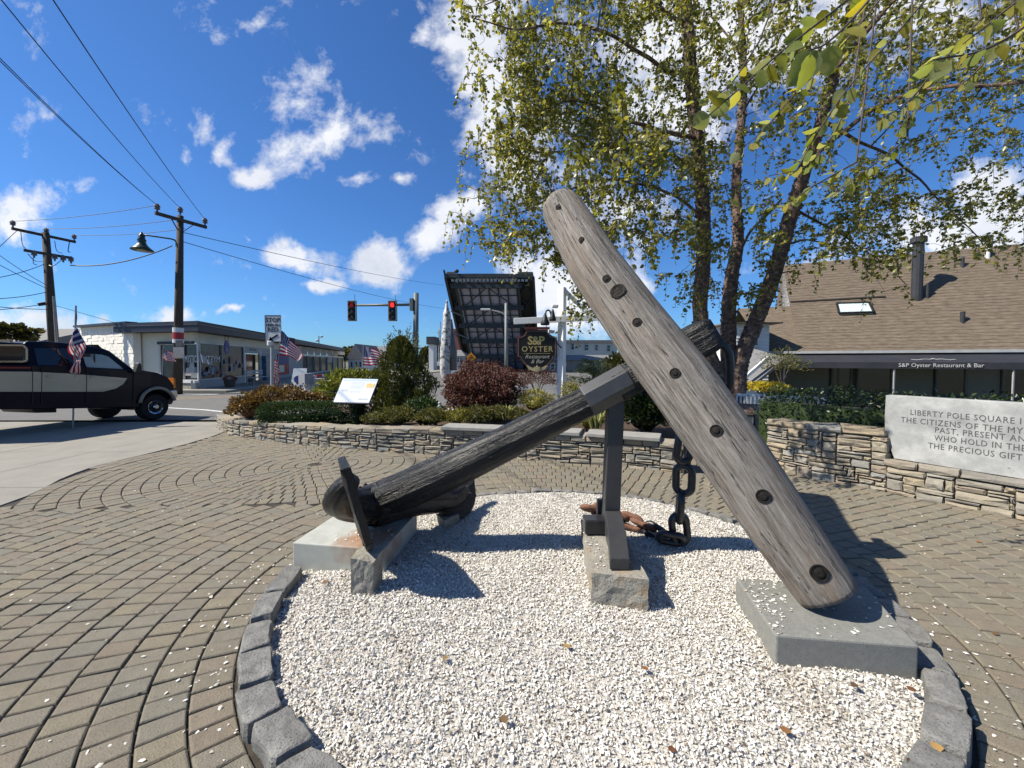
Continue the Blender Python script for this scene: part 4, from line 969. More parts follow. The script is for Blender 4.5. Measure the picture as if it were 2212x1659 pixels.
for (x, y, Y, rx, rz, n, m_, sz, lab, wd) in [
    (806, 906, 7.1, 24, 14, 900, olive, 0.035, 'small green perennial at the right end of the clipped hedge', .6),
    (860, 900, 7.1, 38, 22, 1500, olive, 0.045, 'mid green shrublet with pale tips below the cone-shaped evergreen', .5),
    (915, 893, 7.4, 42, 34, 1800, boxw, 0.05, 'loose green rose bush with a few white blooms below the evergreen', .8),
    (935, 902, 6.9, 36, 18, 1300, olive, 0.045, 'olive perennial clump left end of the first seat slab', .5),
    (985, 903, 6.95, 34, 18, 1300, yellow, 0.04, 'golden olive clump in front of the red maple trunk', .5),
    (1032, 900, 7.0, 36, 20, 1400, olive, 0.045, 'green clump right of centre below the red maple', .5),
    (1075, 897, 7.1, 30, 20, 1000, olive, 0.045, 'olive clump at the right foot of the red maple', .5),
    (1158, 868, 7.9, 42, 26, 2200, yellow, 0.035, 'bright yellow spirea between the red maple and the white sign post', .6),
    (1215, 905, 7.0, 40, 22, 1200, olive, 0.045, 'olive clump behind the black anchor shank, near the white post', .5),
    (1272, 905, 6.6, 30, 30, 1500, yellow, 0.06, 'yellow green clump behind the grey steel post', .3),
    (1120, 900, 7.0, 26, 16, 800, olive, 0.045, 'low dark clump under the yellow spirea', .5),
    (1235, 862, 9.5, 26, 36, 1400, yellow, 0.05, 'pale tan shrub directly right of the white sign post', .6)]:
    bush('perennial_clump' if rz < 24 else 'garden_bush', at(x, y, Y), (W(rx, Y), W(rx, Y) * 0.8, W(rz, Y)), n, sz, m_, lab, 'plant', 0.45, width=wd)
rb_ = bush('rhododendron', at(1395, 893, 6.75), (W(66, 6.75), 0.45, W(52, 6.75)), 5200, 0.075, rhodo, 'glossy dark rhododendron behind the wall between steel post and oak stock', 'shrub', 0.25, width=0.7, inner=0.6)
# blade-leaved clumps
def blades(x, y, Y, w, h, n, lab):
    c = P(x, y, Y); root = empty('iris_clump', c, lab, 'plant', 'strappy pale leaved clumps'); mb = MB()
    for k in range(n):
        a = random.uniform(0, 6.28); r0 = random.uniform(0, W(w, Y) * .4); L = W(h, Y) * random.uniform(.6, 1.1); o = Vector((math.cos(a), math.sin(a) * .7, 0)); s = Vector((-o.y, o.x, 0)) * 0.012
        b0 = c + o * r0; b1 = b0 + o * L * .25 + Vector((0, 0, L * .7)); b2 = b0 + o * L * .6 + Vector((0, 0, L * random.uniform(.65, .95)))
        mb.add([b0 - s, b0 + s, b1 + s, b1 - s, b2], [(0, 1, 2, 3), (3, 2, 4)], random.random())
    mb.build('leaves', grassm, root, kind='stuff', recalc=False)
blades(1095, 905, 7.0, 30, 34, 60, 'pale strappy iris clump left of the yellow spirea'); blades(1288, 925, 6.3, 34, 50, 70, 'variegated strappy clump just left of the steel post')
blades(1020, 905, 7.3, 24, 26, 40, 'pale strappy clump at the foot of the red maple'); blades(815, 912, 7.0, 22, 26, 30, 'pale strappy clump right of the clipped hedge')
# white and pink blooms
fl = MB()
for k in range(16):
    q = P(random.uniform(905, 985), random.uniform(868, 905), 7.2); fl.ell(q, (0.022, 0.022, 0.018), 6, 4)
fl.build('rose_blooms', white, kind='stuff', label='white rose blooms over the green bush')
# pine behind, golden shrub at right, hedge along the restaurant
pc = P(1282, 818, 13.0); pr = empty('mountain_pine', (pc.x, pc.y, 0), 'dark spreading pine behind the white post and black shank', 'tree')
p_, d_ = [], []
for k in range(120):
    a = random.uniform(0, 6.28); h = random.uniform(-0.65, 0.55); L = (0.65 - h) * 0.95 + 0.25; b0 = pc + Vector((0, 0, h))
    for q in range(52):
        s = random.random(); p_.append(tuple(b0 + Vector((math.cos(a) * s * L + random.gauss(0, .03), math.sin(a) * s * L * .8 + random.gauss(0, .03), 0.10 * s + random.gauss(0, .035))))); d_.append((math.cos(a) + random.gauss(0, .4), math.sin(a) + random.gauss(0, .4), 0.5))
leaves('foliage', p_, d_, [random.uniform(.05, .09) for _ in p_], pine, pr, width=0.35)
mb = MB(); mb.tube([(pc.x, pc.y, 0), (pc.x, pc.y, pc.z + 0.4)], [0.08, 0.03], 7); mb.build('trunk', barkm, pr)

# ------------------------------------------------------------------ tilted white information panel
pn = empty('information_panel', P(770, 905, 7.5), 'white tilted information panel on a black post above the clipped hedge', 'sign')
q0, q1, q2, q3 = P(720, 868, 7.35), P(797, 870, 7.35), P(817, 819, 7.85), P(741, 817, 7.85)
nn = (q1 - q0).cross(q3 - q0).normalized(); nn = nn if nn.z > 0 else -nn
mb = MB(); mb.hexa([p - nn * 0.03 for p in (q0, q1, q2, q3)] + [q0, q1, q2, q3]); 
panelm = M('panel_print', (0.74, 0.79, 0.84), (0.82, 0.86, 0.88), 0.25, 2)
mb.build('panel', panelm, pn, bevel=0.004)
mb = MB(); mb.hexa([p - nn * 0.055 for p in (q0, q1, q2, q3)] + [p - nn * 0.031 for p in (q0, q1, q2, q3)]); mb.build('backing', black, pn)
def onp(u_, v_): return q0.lerp(q1, u_).lerp(q3.lerp(q2, u_), v_) + nn * 0.0025
gold = M('panel_gold', (0.75, 0.55, 0.18), (0.6, 0.45, 0.2), 0.6, 30); greyp = M('panel_grey_print', (0.35, 0.38, 0.42), (0.6, 0.64, 0.68), 0.6, 60); bluep = M('panel_blue_print', (0.42, 0.56, 0.78), (0.55, 0.66, 0.82), 0.5, 20)
for nm, mt_, a in (('picture', gold, (0.74, 0.62, 0.97, 0.80)), ('picture', greyp, (0.09, 0.44, 0.27, 0.52)), ('picture', greyp, (0.66, 0.10, 0.92, 0.17)), ('heading', bluep, (0.03, 0.90, 0.97, 0.975))):
    mb = MB(); mb.add([onp(a[0], a[1]), onp(a[2], a[1]), onp(a[2], a[3]), onp(a[0], a[3])], [(0, 1, 2, 3)]); mb.build(nm, mt_, pn, recalc=False)
mb = MB()
for k in range(9):
    v0 = 0.82 - k * 0.055
    if k in (6,): continue
    mb.add([onp(0.30, v0), onp(0.68, v0), onp(0.68, v0 + 0.012), onp(0.30, v0 + 0.012)], [(0, 1, 2, 3)])
mb.build('text_lines', M('panel_text', (0.52, 0.57, 0.62), None, 0.6), pn, recalc=False, kind='stuff')
mb = MB(); c_ = (q0 + q1 + q2 + q3) / 4; mb.beam((c_.x, c_.y, 0.2), (c_.x, c_.y, c_.z - 0.05), 0.09, 0.09, (0, 1, 0)); mb.build('post', black, pn)
# ------------------------------------------------------------------ river birch
tree = empty('river_birch', (4.55, 8.1, 0.1), 'multi-stemmed river birch with peeling brown bark and yellow green leaves', 'tree')
TR = {'a': ([(1556, 905, 8.2), (1548, 820, 8.2), (1522, 740, 8.1), (1512, 660, 8.05), (1519, 560, 8.0), (1518, 450, 7.9), (1508, 330, 7.8), (1496, 200, 7.7), (1488, 90, 7.6), (1480, -60, 7.5), (1478, -260, 7.4)], [20, 17, 15.5, 15, 14.5, 14, 13, 13.5, 12, 10, 7]),
      'b': ([(1580, 905, 8.3), (1578, 840, 8.3), (1574, 760, 8.3), (1574, 680, 8.3), (1580, 600, 8.4), (1594, 520, 8.5), (1590, 400, 8.6), (1598, 300, 8.7), (1606, 180, 8.8), (1600, 20, 8.9), (1590, -150, 9.0)], [19, 17, 15.5, 14.5, 13.5, 11, 9, 8, 7, 5.5, 4]),
      'c': ([(1590, 905, 8.2), (1592, 850, 8.15), (1600, 780, 8.1), (1630, 700, 8.0), (1662, 620, 7.9), (1690, 530, 7.8), (1712, 450, 7.7), (1745, 350, 7.5), (1775, 260, 7.3), (1805, 150, 7.1), (1840, 20, 6.9), (1880, -160, 6.7)], [19, 17, 16, 15.5, 15, 14, 14, 12, 10.5, 9, 8, 6])}
nodes = []; nrad = []
for k, (pp, rr) in TR.items():
    q = [P(*p) for p in pp]; rr = [r * p[2] / FPX for r, p in zip(rr, pp)]; n_ = 70; c = bez(q, n_); rd = []
    for i in range(n_):
        t = i / (n_ - 1) * (len(rr) - 1); j = min(int(t), len(rr) - 2); rd.append(lerp(rr[j], rr[j + 1], t - j))
    mb = MB(); mb.tube(c, rd, 18, shape=lambda s, th, L: 1 + 0.13 * noise.fractal(Vector((math.cos(th) * 2.2, math.sin(th) * 2.2, L * 5)), 1.0, 2.0, 4))
    # curling bark flakes
    for f in range(520):
        i = random.randint(2, n_ - 12); th = random.uniform(0, 6.28); d = (c[i + 1] - c[i]).normalized(); a = d.cross(Vector((0, 1, 0.1))).normalized(); e = d.cross(a)
        rad = (a * math.cos(th) + e * math.sin(th)); tan = (-a * math.sin(th) + e * math.cos(th)); s = random.uniform(0.02, 0.055)
        b0 = c[i].lerp(c[i + 1], random.random()) + rad * rd[i] * 0.97; out = rad * s * random.uniform(.3, .8)
        mb.add([b0 - d * s * .5, b0 + d * s * .5, b0 + d * s * .4 + tan * s * .8 + out, b0 - d * s * .3 + tan * s * .9 + out * .7], [(0, 1, 2, 3)])
    mb.build('trunk', barkm, tree, smooth=False, recalc=False)
    for i in range(20, n_): nodes.append(c[i]); nrad.append(rd[i])
limbs = MB()
def limb(pts, r0, r1, add=True):
    q = bez([P(*p) for p in pts], 26); rr = [lerp(r0, r1, (i / 25) ** 0.8) for i in range(26)]
    for i in range(26): q[i] = q[i] + noise.noise_vector(q[i] * 1.7) * 0.05 * min(1, i / 6)
    limbs.tube(q, rr, 8, shape=lambda s, th, L: 1 + 0.1 * noise.noise(Vector((th, L * 6, 0))))
    if add:
        for p, r in zip(q[4:], rr[4:]): nodes.append(p); nrad.append(r)
LB = [([(1512, 298, 7.8), (1465, 290, 7.5), (1410, 280, 7.2), (1350, 262, 6.9), (1292, 228, 6.6), (1235, 213, 6.3), (1180, 235, 6.1)], .05, .012),
      ([(1495, 160, 7.7), (1440, 150, 7.2), (1380, 110, 6.8), (1300, 70, 6.3), (1220, 50, 6.0), (1120, 60, 5.8), (1020, 40, 5.7)], .045, .008),
      ([(1510, 380, 7.9), (1450, 330, 7.9), (1370, 310, 7.8), (1270, 320, 7.7), (1180, 330, 7.5), (1100, 310, 7.4), (1030, 330, 7.2)], .04, .008),
      ([(1516, 470, 7.9), (1470, 430, 7.6), (1400, 400, 7.2), (1310, 390, 6.9), (1230, 410, 6.7), (1140, 450, 6.5), (1060, 470, 6.4)], .034, .007),
      ([(1488, 60, 7.6), (1400, 0, 7.4), (1280, -40, 7.2), (1150, -20, 7.0), (1050, 10, 6.9)], .04, .008),
      ([(1590, 560, 8.5), (1620, 500, 8.2), (1655, 465, 8.0), (1690, 430, 7.8)], .03, .02),
      ([(1745, 350, 7.5), (1800, 300, 7.2), (1880, 240, 6.8), (1960, 205, 6.4), (2060, 190, 6.0), (2180, 182, 5.6), (2300, 176, 5.2)], .05, .018),
      ([(1775, 260, 7.3), (1850, 300, 7.4), (1930, 340, 7.4), (2000, 400, 7.4), (2080, 480, 7.3), (2160, 560, 7.3)], .035, .006),
      ([(1712, 450, 7.7), (1770, 480, 7.8), (1840, 520, 7.9), (1900, 560, 7.9), (1960, 620, 7.8)], .03, .006),
      ([(1805, 150, 7.1), (1880, 60, 6.6), (1960, -20, 6.2), (2080, -80, 5.8), (2200, -120, 5.4)], .045, .012),
      ([(1690, 530, 7.8), (1750, 520, 8.4), (1830, 540, 8.8), (1900, 600, 9.0)], .026, .005),
      ([(1600, 250, 8.7), (1640, 180, 8.9), (1680, 90, 9.2), (1720, -20, 9.4)], .03, .01),
      ([(1600, 120, 8.8), (1560, 60, 9.2), (1500, 0, 9.5), (1420, -60, 9.7)], .028, .008),
      ([(1880, -100, 6.8), (1900, -300, 5.6), (1950, -600, 4.0), (2000, -800, 3.0)], .03, .010),
      ([(2080, -80, 5.8), (2200, -10, 5.6), (2300, 60, 5.5)], .02, .008)]
for p, a, c in LB: limb(p, a, c)
limbs.build('limbs', barkm, tree, recalc=False, kind='stuff')
# sprays of drooping leafy twigs
REG = [(962, 14, 1130, 120, 26, 5.8, 7.4), (1000, 120, 1140, 330, 44, 6.0, 7.6), (950, 480, 1050, 510, 8, 6.2, 6.6), (1000, 330, 1130, 480, 40, 6.0, 7.4), (1020, 480, 1180, 560, 30, 6.0, 7.0),
       (1100, -60, 1320, 240, 150, 5.8, 8.6), (1100, 240, 1330, 420, 112, 6.0, 8.6), (1150, 400, 1330, 530, 48, 6.2, 8.2), (1200, 470, 1330, 600, 18, 6.2, 7.8),
       (1320, -80, 1500, 320, 160, 6.2, 9.2), (1320, 320, 1520, 560, 88, 6.4, 9.0), (1340, 520, 1560, 660, 22, 6.6, 8.6), (1500, 560, 1700, 650, 16, 7.2, 8.6),
       (1500, -80, 1720, 240, 130, 6.0, 9.4), (1500, 240, 1750, 560, 92, 6.2, 9.2), (1700, -80, 1960, 260, 130, 5.0, 9.0), (1740, 260, 1960, 470, 62, 6.0, 9.2),
       (1940, -80, 2300, 130, 120, 4.8, 8.6), (1940, 130, 2300, 330, 95, 5.6, 9.0), (1960, 330, 2300, 480, 36, 6.4, 9.0), (1730, 440, 1990, 560, 56, 6.8, 9.0), (1850, 520, 1960, 640, 8, 7.0, 8.6), (2060, 440, 2260, 560, 14, 6.8, 8.6),
       (1235, 620, 1275, 720, 6, 6.3, 6.7), (1230, 230, 1500, 560, 30, 4.4, 5.3), (1730, 500, 1940, 655, 34, 6.0, 7.6), (1950, 420, 2212, 560, 22, 6, 8), (1090, 520, 1260, 570, 12, 6.2, 7.0), (900, -300, 2500, -80, 150, 5.0, 9.5)]
anch = []
for x0, y0, x1, y1, n, Ya, Yb in REG:
    for k in range(int(n * 1.02)):
        x, y, Yd = random.uniform(x0, x1), random.uniform(y0, y1), random.uniform(Ya, Yb)
        lim = 955 + 40 * noise.noise(Vector((y * 0.012, 0, 0))) + (35 if 180 < y < 470 else 0)
        if x < lim + random.random() * 30: continue
        dens_ = noise.noise(Vector((x * 0.011, y * 0.011, Yd * 0.3)))
        if dens_ < -0.08 and random.random() < 0.8: continue
        anch.append(P(x, y - 12, Yd))
NA = np.array([tuple(p) for p in nodes]); NR = list(nrad)
order = sorted(anch, key=lambda p: float(np.min(np.linalg.norm(NA - np.array(p), axis=1))))
tw = MB(); lp, ld, lsz, lt = [], [], [], []
cur = np.zeros((len(NA) + 6 * len(order), 3)); cur[:len(NA)] = NA; cnt = len(NA)
for p in order:
    d = cur[:cnt] - np.array(p); dist = np.sqrt((d ** 2).sum(1)) + 0.25 * np.maximum(0, d[:, 2]); j = int(dist.argmin()); b0 = Vector(cur[j]); L = (p - b0).length
    r0 = min(0.7 * NR[j], 0.009 + 0.015 * L); mid = b0.lerp(p, 0.5) + Vector((random.gauss(0, .06), random.gauss(0, .06), 0.10 * L)) ; q = bez([b0, mid, p], 6)
    tw.tube(q, [lerp(r0, 0.0035, i / 5) for i in range(6)], 4, cap=False)
    for i in (2, 3, 4, 5): cur[cnt] = tuple(q[i]); cnt += 1; NR.append(lerp(r0, 0.0035, i / 5))
    # two or three hanging twigs
    for h in range(3):
        Lt = random.uniform(0.25, 0.75); a = random.uniform(0, 6.28); o = Vector((math.cos(a), math.sin(a), random.uniform(-.3, .4))) * Lt * 0.55
        e = p + o + Vector((0, 0, -Lt * random.uniform(.3, .9))); m_ = p + o * 0.75 + Vector((0, 0, 0.04)); qq = bez([p, m_, e], 5)
        tw.tube(qq, [0.005, 0.0045, 0.004, 0.003, 0.002], 3, cap=False)
        nl = int(Lt * 27) + 4; base_t = random.random()
        for k in range(nl):
            s = 0.15 + 0.85 * (k + random.random()) / nl; i = min(3, int(s * 4)); b_ = qq[i].lerp(qq[i + 1], s * 4 - i)
            dr = Vector((random.gauss(0, .8), random.gauss(0, .8), random.gauss(-0.55, .5)))
            lp.append(tuple(b_ + dr.normalized() * 0.012)); ld.append(tuple(dr)); lsz.append(random.uniform(0.045, 0.085)); lt.append(min(1, max(0, base_t * .5 + random.random() * .5)))
tw.build('twigs', twigm, tree, recalc=False, kind='stuff')
leaves('crown', lp, ld, lsz, leafm, tree, lt)
print('birch leaves', len(lp), 'sprays', len(order))
# nearest bough, each large leaf a piece of its own
def leafmesh(i):
    random.seed(100 + i); n = 9; L, Rr = [], []
    for k in range(n + 1):
        s = k / n; w = 0.40 * math.sin(math.pi * s ** 0.72) ** 0.85 * (1 + 0.07 * (k % 2)); bend = -0.22 * s * s; L.append((-w, s, 0.10 * w + bend + random.uniform(-.015, .015))); Rr.append((w, s, 0.10 * w + bend + random.uniform(-.015, .015)))
    mid = [(0, k / n, -0.22 * (k / n) ** 2 - 0.03) for k in range(n + 1)]
    v = L + mid + Rr; N_ = n + 1; f = [(k, k + 1, N_ + k + 1, N_ + k) for k in range(n)] + [(N_ + k, N_ + k + 1, 2 * N_ + k + 1, 2 * N_ + k) for k in range(n)]
    me = bpy.data.meshes.new('leaf'); me.from_pydata(v, [], f); me.materials.append(leafbig); me.polygons.foreach_set('use_smooth', [True] * len(f)); return me
lms = [leafmesh(i) for i in range(5)]; random.seed(21)
nb = [([(2000, -120, 1.9), (1870, -30, 1.75), (1780, 40, 1.62), (1690, 110, 1.52), (1610, 180, 1.5), (1530, 250, 1.5)], 24, 0.082),
      ([(1960, -100, 1.7), (1860, 20, 1.5), (1790, 90, 1.35), (1745, 110, 1.3)], 7, 0.10),
      ([(2050, -60, 2.3), (1930, 80, 2.2), (1840, 180, 2.15), (1770, 280, 2.1), (1720, 370, 2.1)], 26, 0.072),
      ([(2300, -20, 1.7), (2210, 60, 1.6), (2120, 110, 1.55), (2040, 125, 1.5), (1995, 135, 1.5)], 13, 0.075),
      ([(2250, -40, 1.9), (2150, 40, 1.8), (2080, 95, 1.8)], 9, 0.075),
      ([(2120, 40, 2.6), (2020, 150, 2.5), (1960, 220, 2.45), (1880, 270, 2.4)], 20, 0.070),
      ([(1900, 0, 2.6), (1800, 120, 2.5), (1720, 200, 2.5), (1650, 280, 2.5), (1590, 330, 2.5)], 24, 0.07),
      ([(1840, 200, 2.6), (1800, 290, 2.6), (1740, 360, 2.6), (1660, 380, 2.6)], 22, 0.07),
      ([(2200, 60, 2.8), (2080, 180, 2.8), (1980, 240, 2.8), (1930, 290, 2.8)], 14, 0.07),
      ([(1640, 90, 3.0), (1570, 190, 3.0), (1500, 220, 3.0)], 14, 0.07), ([(1850, 350, 2.9), (1760, 400, 2.9), (1690, 440, 2.9), (1590, 440, 2.9)], 24, 0.07),
      ([(1700, 0, 3.2), (1620, 40, 3.2), (1560, 100, 3.2)], 14, 0.07), ([(1960, 300, 2.8), (1880, 360, 2.8), (1800, 420, 2.8)], 16, 0.07)]
bt = MB(); nleaf = 0
for pts, n, sz in nb:
    q = bez([P(*p) for p in pts], 24); bt.tube(q, [lerp(0.006, 0.0022, i / 23) for i in range(24)], 6)
    top_ = q[0]; bt.tube([top_, top_.lerp(P(2000, -800, 3.0), 0.5) + Vector((0, 0, .1)), P(2000, -800, 3.0)], [0.006, 0.007, 0.008], 6)
    for k in range(n):
        s = 0.12 + 0.88 * (k + random.random() * .7) / n; i = min(22, int(s * 23)); b_ = q[i].lerp(q[i + 1], s * 23 - i); z = sz * random.uniform(.7, 1.15)
        # leaf: length direction droops, blade turned at random
        d = Vector((random.gauss(-.25, .55), random.gauss(0, .5), random.gauss(-.75, .45))).normalized(); r = Vector((random.gauss(0, 1), random.gauss(0, 1), random.gauss(0, 1))); x = d.cross(r).normalized(); n_ = x.cross(d)
        pet = d * 0.012; bt.tube([b_, b_ + pet], 0.0012, 3); b_ = b_ + pet
        o = bpy.data.objects.new('leaf', random.choice(lms)); COL.objects.link(o); o.parent = tree
        m4 = (Matrix((x, d, n_)).transposed() * z).to_4x4(); m4.translation = b_ - wpos(tree); o.matrix_local = m4; nleaf += 1
bt.build('bough', twigm, tree, recalc=False)
print('big leaves', nleaf)
# fallen leaves
fgroup = 'fallen leaves on the shells and the paving'
flm = M('fallen_leaf', (0.4, 0.25, 0.1), None, 0.6, 30, 0.2, 60, rand=[(0.16, 0.06, 0.025), (0.32, 0.17, 0.05), (0.46, 0.32, 0.11), (0.09, 0.045, 0.025)])
FL = [(708, 1256, 'orange curled leaf on the shells just left of the wedge stone'), (1090, 1565, 'green and brown leaf low in the middle of the shells'), (1450, 1628, 'dark brown curled leaf at the very front of the shells'), (1398, 1450, 'small brown leaf on the shells left of the front corner block'),
      (1960, 1650, 'orange brown leaf at the front right edge of the shells'), (2022, 1608, 'narrow red brown leaf on the shells next to the right kerb cobbles'), (1962, 1492, 'dark red leaf against the foot of the blue grey block'), (1700, 1588, 'long brown pod-like leaf front right on the shells'),
      (2155, 1370, 'yellow tan leaf on the paving right of the blue grey block'), (2045, 1138, 'pale yellow leaf on the paving below the carved slab'), (1793, 1073, 'small yellow leaf on paving near the foot of the tan wall'), (1832, 1077, 'second small yellow leaf beside the wall shadow'),
      (1230, 1402, 'pale tan leaf in the middle of the shells'), (965, 1418, 'tiny brown leaf left part of the shells'), (1850, 1180 + 300, 'brown scrap of leaf in front of the blue grey block'), (2120, 1172, 'pale scrap of leaf on the far right paving')]
for i, (x, y, lab) in enumerate(FL):
    p = G(x, y, 0.0); on = math.hypot(p.x - BC.x, p.y - BC.y) < BR - 0.1
    if on: p = G(x, y, 0.065)
    o = bpy.data.objects.new('fallen_leaf', lms[i % 5].copy()); o.data.materials.clear(); o.data.materials.append(flm); COL.objects.link(o)
    z = random.uniform(0.028, 0.044); o.location = p + Vector((0, 0, 0.006)); o.rotation_euler = (random.uniform(-.15, .15) + .12, random.uniform(-.2, .2), random.uniform(0, 6)); o.scale = (z, z, z); tag(o, lab, 'leaf', fgroup)
# ------------------------------------------------------------------ the gift shop across the road
navy = M('navy_fascia', (0.010, 0.013, 0.028), (0.016, 0.02, 0.038), 0.5, 2)
gwall = M('grey_panel', (0.40, 0.41, 0.39), (0.45, 0.46, 0.43), 0.8, 2)
creamp = M('cream_panel', (0.80, 0.76, 0.62), (0.74, 0.70, 0.57), 0.8, 2)
alum = M('aluminium_frame', (0.66, 0.67, 0.65), (0.72, 0.72, 0.7), 0.4, 3)
rubble = M('rubble_base', (0.22, 0.21, 0.17), (0.40, 0.38, 0.32), 0.9, 9, 0.6, 12)
signred = M('sign_red', (0.45, 0.03, 0.03), (0.36, 0.025, 0.025), 0.5, 3)
signblue = M('sign_blue', (0.02, 0.04, 0.22), (0.03, 0.05, 0.18), 0.5, 3)
reflm = M('window_display', (0.015, 0.017, 0.017), (0.075, 0.08, 0.075), 0.2, 1.3, detail=9)
def Yh(y, z): return (z - EYE.z) * FPX / (778.8 - y)          # how far away height z shows at picture line y
ZT, ZB = 3.52, 3.02                                   # top and underside of the fascia
def top_pt(x, y, z=ZT): return P(x, y, Yh(y, z))
A0 = top_pt(244, 698.5); A1 = top_pt(427, 693); A2 = top_pt(745, 752)
A0.z = A1.z = A2.z = ZT
rootS = empty('gift_shop', (A1.x, A1.y + 1, 0.06), 'low white souvenir shop with navy roof edge and display windows across the road', 'shop')
d2 = (A2 - A1).normalized(); d1 = (A0 - A1).normalized()
n2 = Vector((-d2.y, d2.x, 0)); n2 = n2 if n2.x < 0 else -n2      # into the building from the long front
n1 = Vector((d1.y, -d1.x, 0)); n1 = n1 if n1.y > 0 else -n1
def up(p, z): return Vector((p.x, p.y, z))
# roof slab outline
bk = A0 + n1 * 9; bk2 = A2 + n2 * 9
mb = MB(); mb.prism([up(A0, ZB), up(A1, ZB), up(A2, ZB), up(bk2, ZB), up(A0 + n1 * 8 + Vector((0, 6, 0)), ZB)], (0, 0, ZT - ZB)); mb.build('roof', navy, rootS)
# fascia seam
for (a, c, n) in ((A0, A1, -n1), (A1, A2, -n2)):
    mb = MB(); mb.beam(up(a, ZT - 0.17) + n * 0.02, up(c, ZT - 0.17) + n * 0.02, 0.05, 0.03); mb.build('fascia_seam', M('seam_grey', (0.16, 0.17, 0.2), None, 0.4), rootS)
OV = 1.15                                             # eaves overhang
W1 = A1 + (n1 + n2).normalized() * 1.45
def on_line(o, d, px):                               # point of the line o + t d that shows at column px
    k = (px - 1106) / FPX; t = (k * o.y - o.x) / (d.x - k * d.y); return o + d * t
def wallpanel(a, c, z0, z1, th, mat, name, n, proud=0.0, parent=rootS):
    mb = MB(); a, c = a - n * proud, c - n * proud
    mb.hexa([up(a, z0), up(c, z0), up(c + n * th, z0), up(a + n * th, z0), up(a, z1), up(c, z1), up(c + n * th, z1), up(a + n * th, z1)]); return mb.build(name, mat, parent)
# left face: painted brick wall, cream return and a display window
LW = on_line(W1, d1, 344); LC = on_line(W1, d1, 288); LE = on_line(W1, d1, 176)
wallpanel(LC, LW, 0.0, ZB, 0.3, creamp, 'wall', n1)
BL, BR_ = P(176, 790, 24.0), P(290, 790, LC.y - 0.5); BL.z = BR_.z = 0; zl, zr = P(176, 708, 24.0).z, P(290, 700, BR_.y).z; bd = (BR_ - BL); Lw = bd.length; bd.normalize(); bn_ = Vector((bd.y, -bd.x, 0))
mb = MB(); mb.hexa([up(BL, 0), up(BR_, 0), up(BR_ - bn_ * .3, 0), up(BL - bn_ * .3, 0), up(BL, zl), up(BR_, zr), up(BR_ - bn_ * .3, zr), up(BL - bn_ * .3, zl)]); mb.build('wall', offwhite, rootS)
mb = MB(); mb.beam(up(BL, zl + .06) + bn_ * .05, up(BR_, zr + .06) + bn_ * .05, .5, .12); mb.build('coping', navy, rootS)
mb = MB(); random.seed(4)
for j in range(17):
    s = -0.2 * (j % 2)
    while s < Lw - 0.02:
        e = min(Lw, s + 0.40); s0 = max(0.01, s)
        if e - s0 > 0.05:
            p0, p1 = BL + bd * (s0 + .006), BL + bd * (e - .006); z0 = 0.05 + j * 0.19; pr = random.uniform(0.005, 0.035); n_ = bn_
            mb.hexa([up(p0, z0) + n_ * pr, up(p1, z0) + n_ * pr, up(p1, z0) - n_ * .01, up(p0, z0) - n_ * .01, up(p0, z0 + .178) + n_ * pr, up(p1, z0 + .178) + n_ * pr, up(p1, z0 + .178) - n_ * .01, up(p0, z0 + .178) - n_ * .01], random.random())
        s = e
mb.build('bricks', offwhite, rootS, kind='stuff', recalc=False)
HZ0, HZ1 = 0.52, 2.42
def window(a, c, n, z0, z1, name='window', mull=(), sill=None, glass=reflm, fw=0.06, head=None):
    w = wallpanel(a, c, z0, z1, 0.04, glass, name, n, -0.05)
    dd = (c - a).normalized()
    fr = MB()
    for q in [a, c] + [a.lerp(c, t) for t in mull]:
        fr.box(up(q, (z0 + z1) / 2), (fw, fw, z1 - z0), Matrix.Rotation(math.atan2(dd.y, dd.x), 3, 'Z'))
    fr.beam(up(a, z0), up(c, z0), fw, fw); fr.beam(up(a, z1), up(c, z1), fw, fw); fr.build('frame', alum, w)
    return w
w0 = on_line(W1, d1, 347); w1 = on_line(W1, d1, 398); w2 = on_line(W1, d1, 428)
wallpanel(LW, W1, HZ1 + .12, ZB, 0.2, creamp, 'wall', n1); wallpanel(LW, W1, HZ1, HZ1 + 0.14, 0.1, navy, 'window_head', n1, 0.08)
window(w0, w1, n1, HZ0, HZ1); win_m = window(w1, w2, n1, HZ0, HZ1)
wallpanel(LW, W1, 0.0, 0.38, 0.2, rubble, 'stone_base', n1); wallpanel(LW, W1, 0.38, HZ0, 0.25, white, 'sill', n1, 0.05)
# long front
def F(px): return on_line(W1, d2, px)
e0, e1, e2 = F(432), F(480), F(527)
wallpanel(W1, F(745), 2.5, ZB, 0.2, creamp, 'wall', n2)
win_a = window(e0, e1, n2, HZ0, 2.5); win_b = window(e1, e2, n2, HZ0, 2.5)
wallpanel(W1, F(527), 0.0, HZ0, 0.2, gwall, 'base_wall', n2)
wallpanel(F(530), F(545), 0.0, 2.0, 0.1, glassm, 'side_light', n2); wallpanel(F(545), F(562), 0.0, 2.0, 0.1, black, 'doorway', n2, -0.3)
wallpanel(F(527), F(530), 0.0, 2.5, 0.1, alum, 'door_frame', n2, .03); wallpanel(F(562), F(564), 0.0, 2.5, 0.1, alum, 'door_frame', n2, .03)
sgn = wallpanel(F(528), F(563), 2.05, 2.5, 0.08, gwall, 'sign_panel', n2, .04)
wallpanel(F(564), F(585), 0.0, 1.9, 0.5, M('drinks_machine', (0.05, 0.12, 0.19), (0.12, 0.22, 0.3), 0.3, 4), 'display_case', n2, .35)
wallpanel(F(564), F(651), 0.0, 2.5, 0.2, gwall, 'wall', n2)
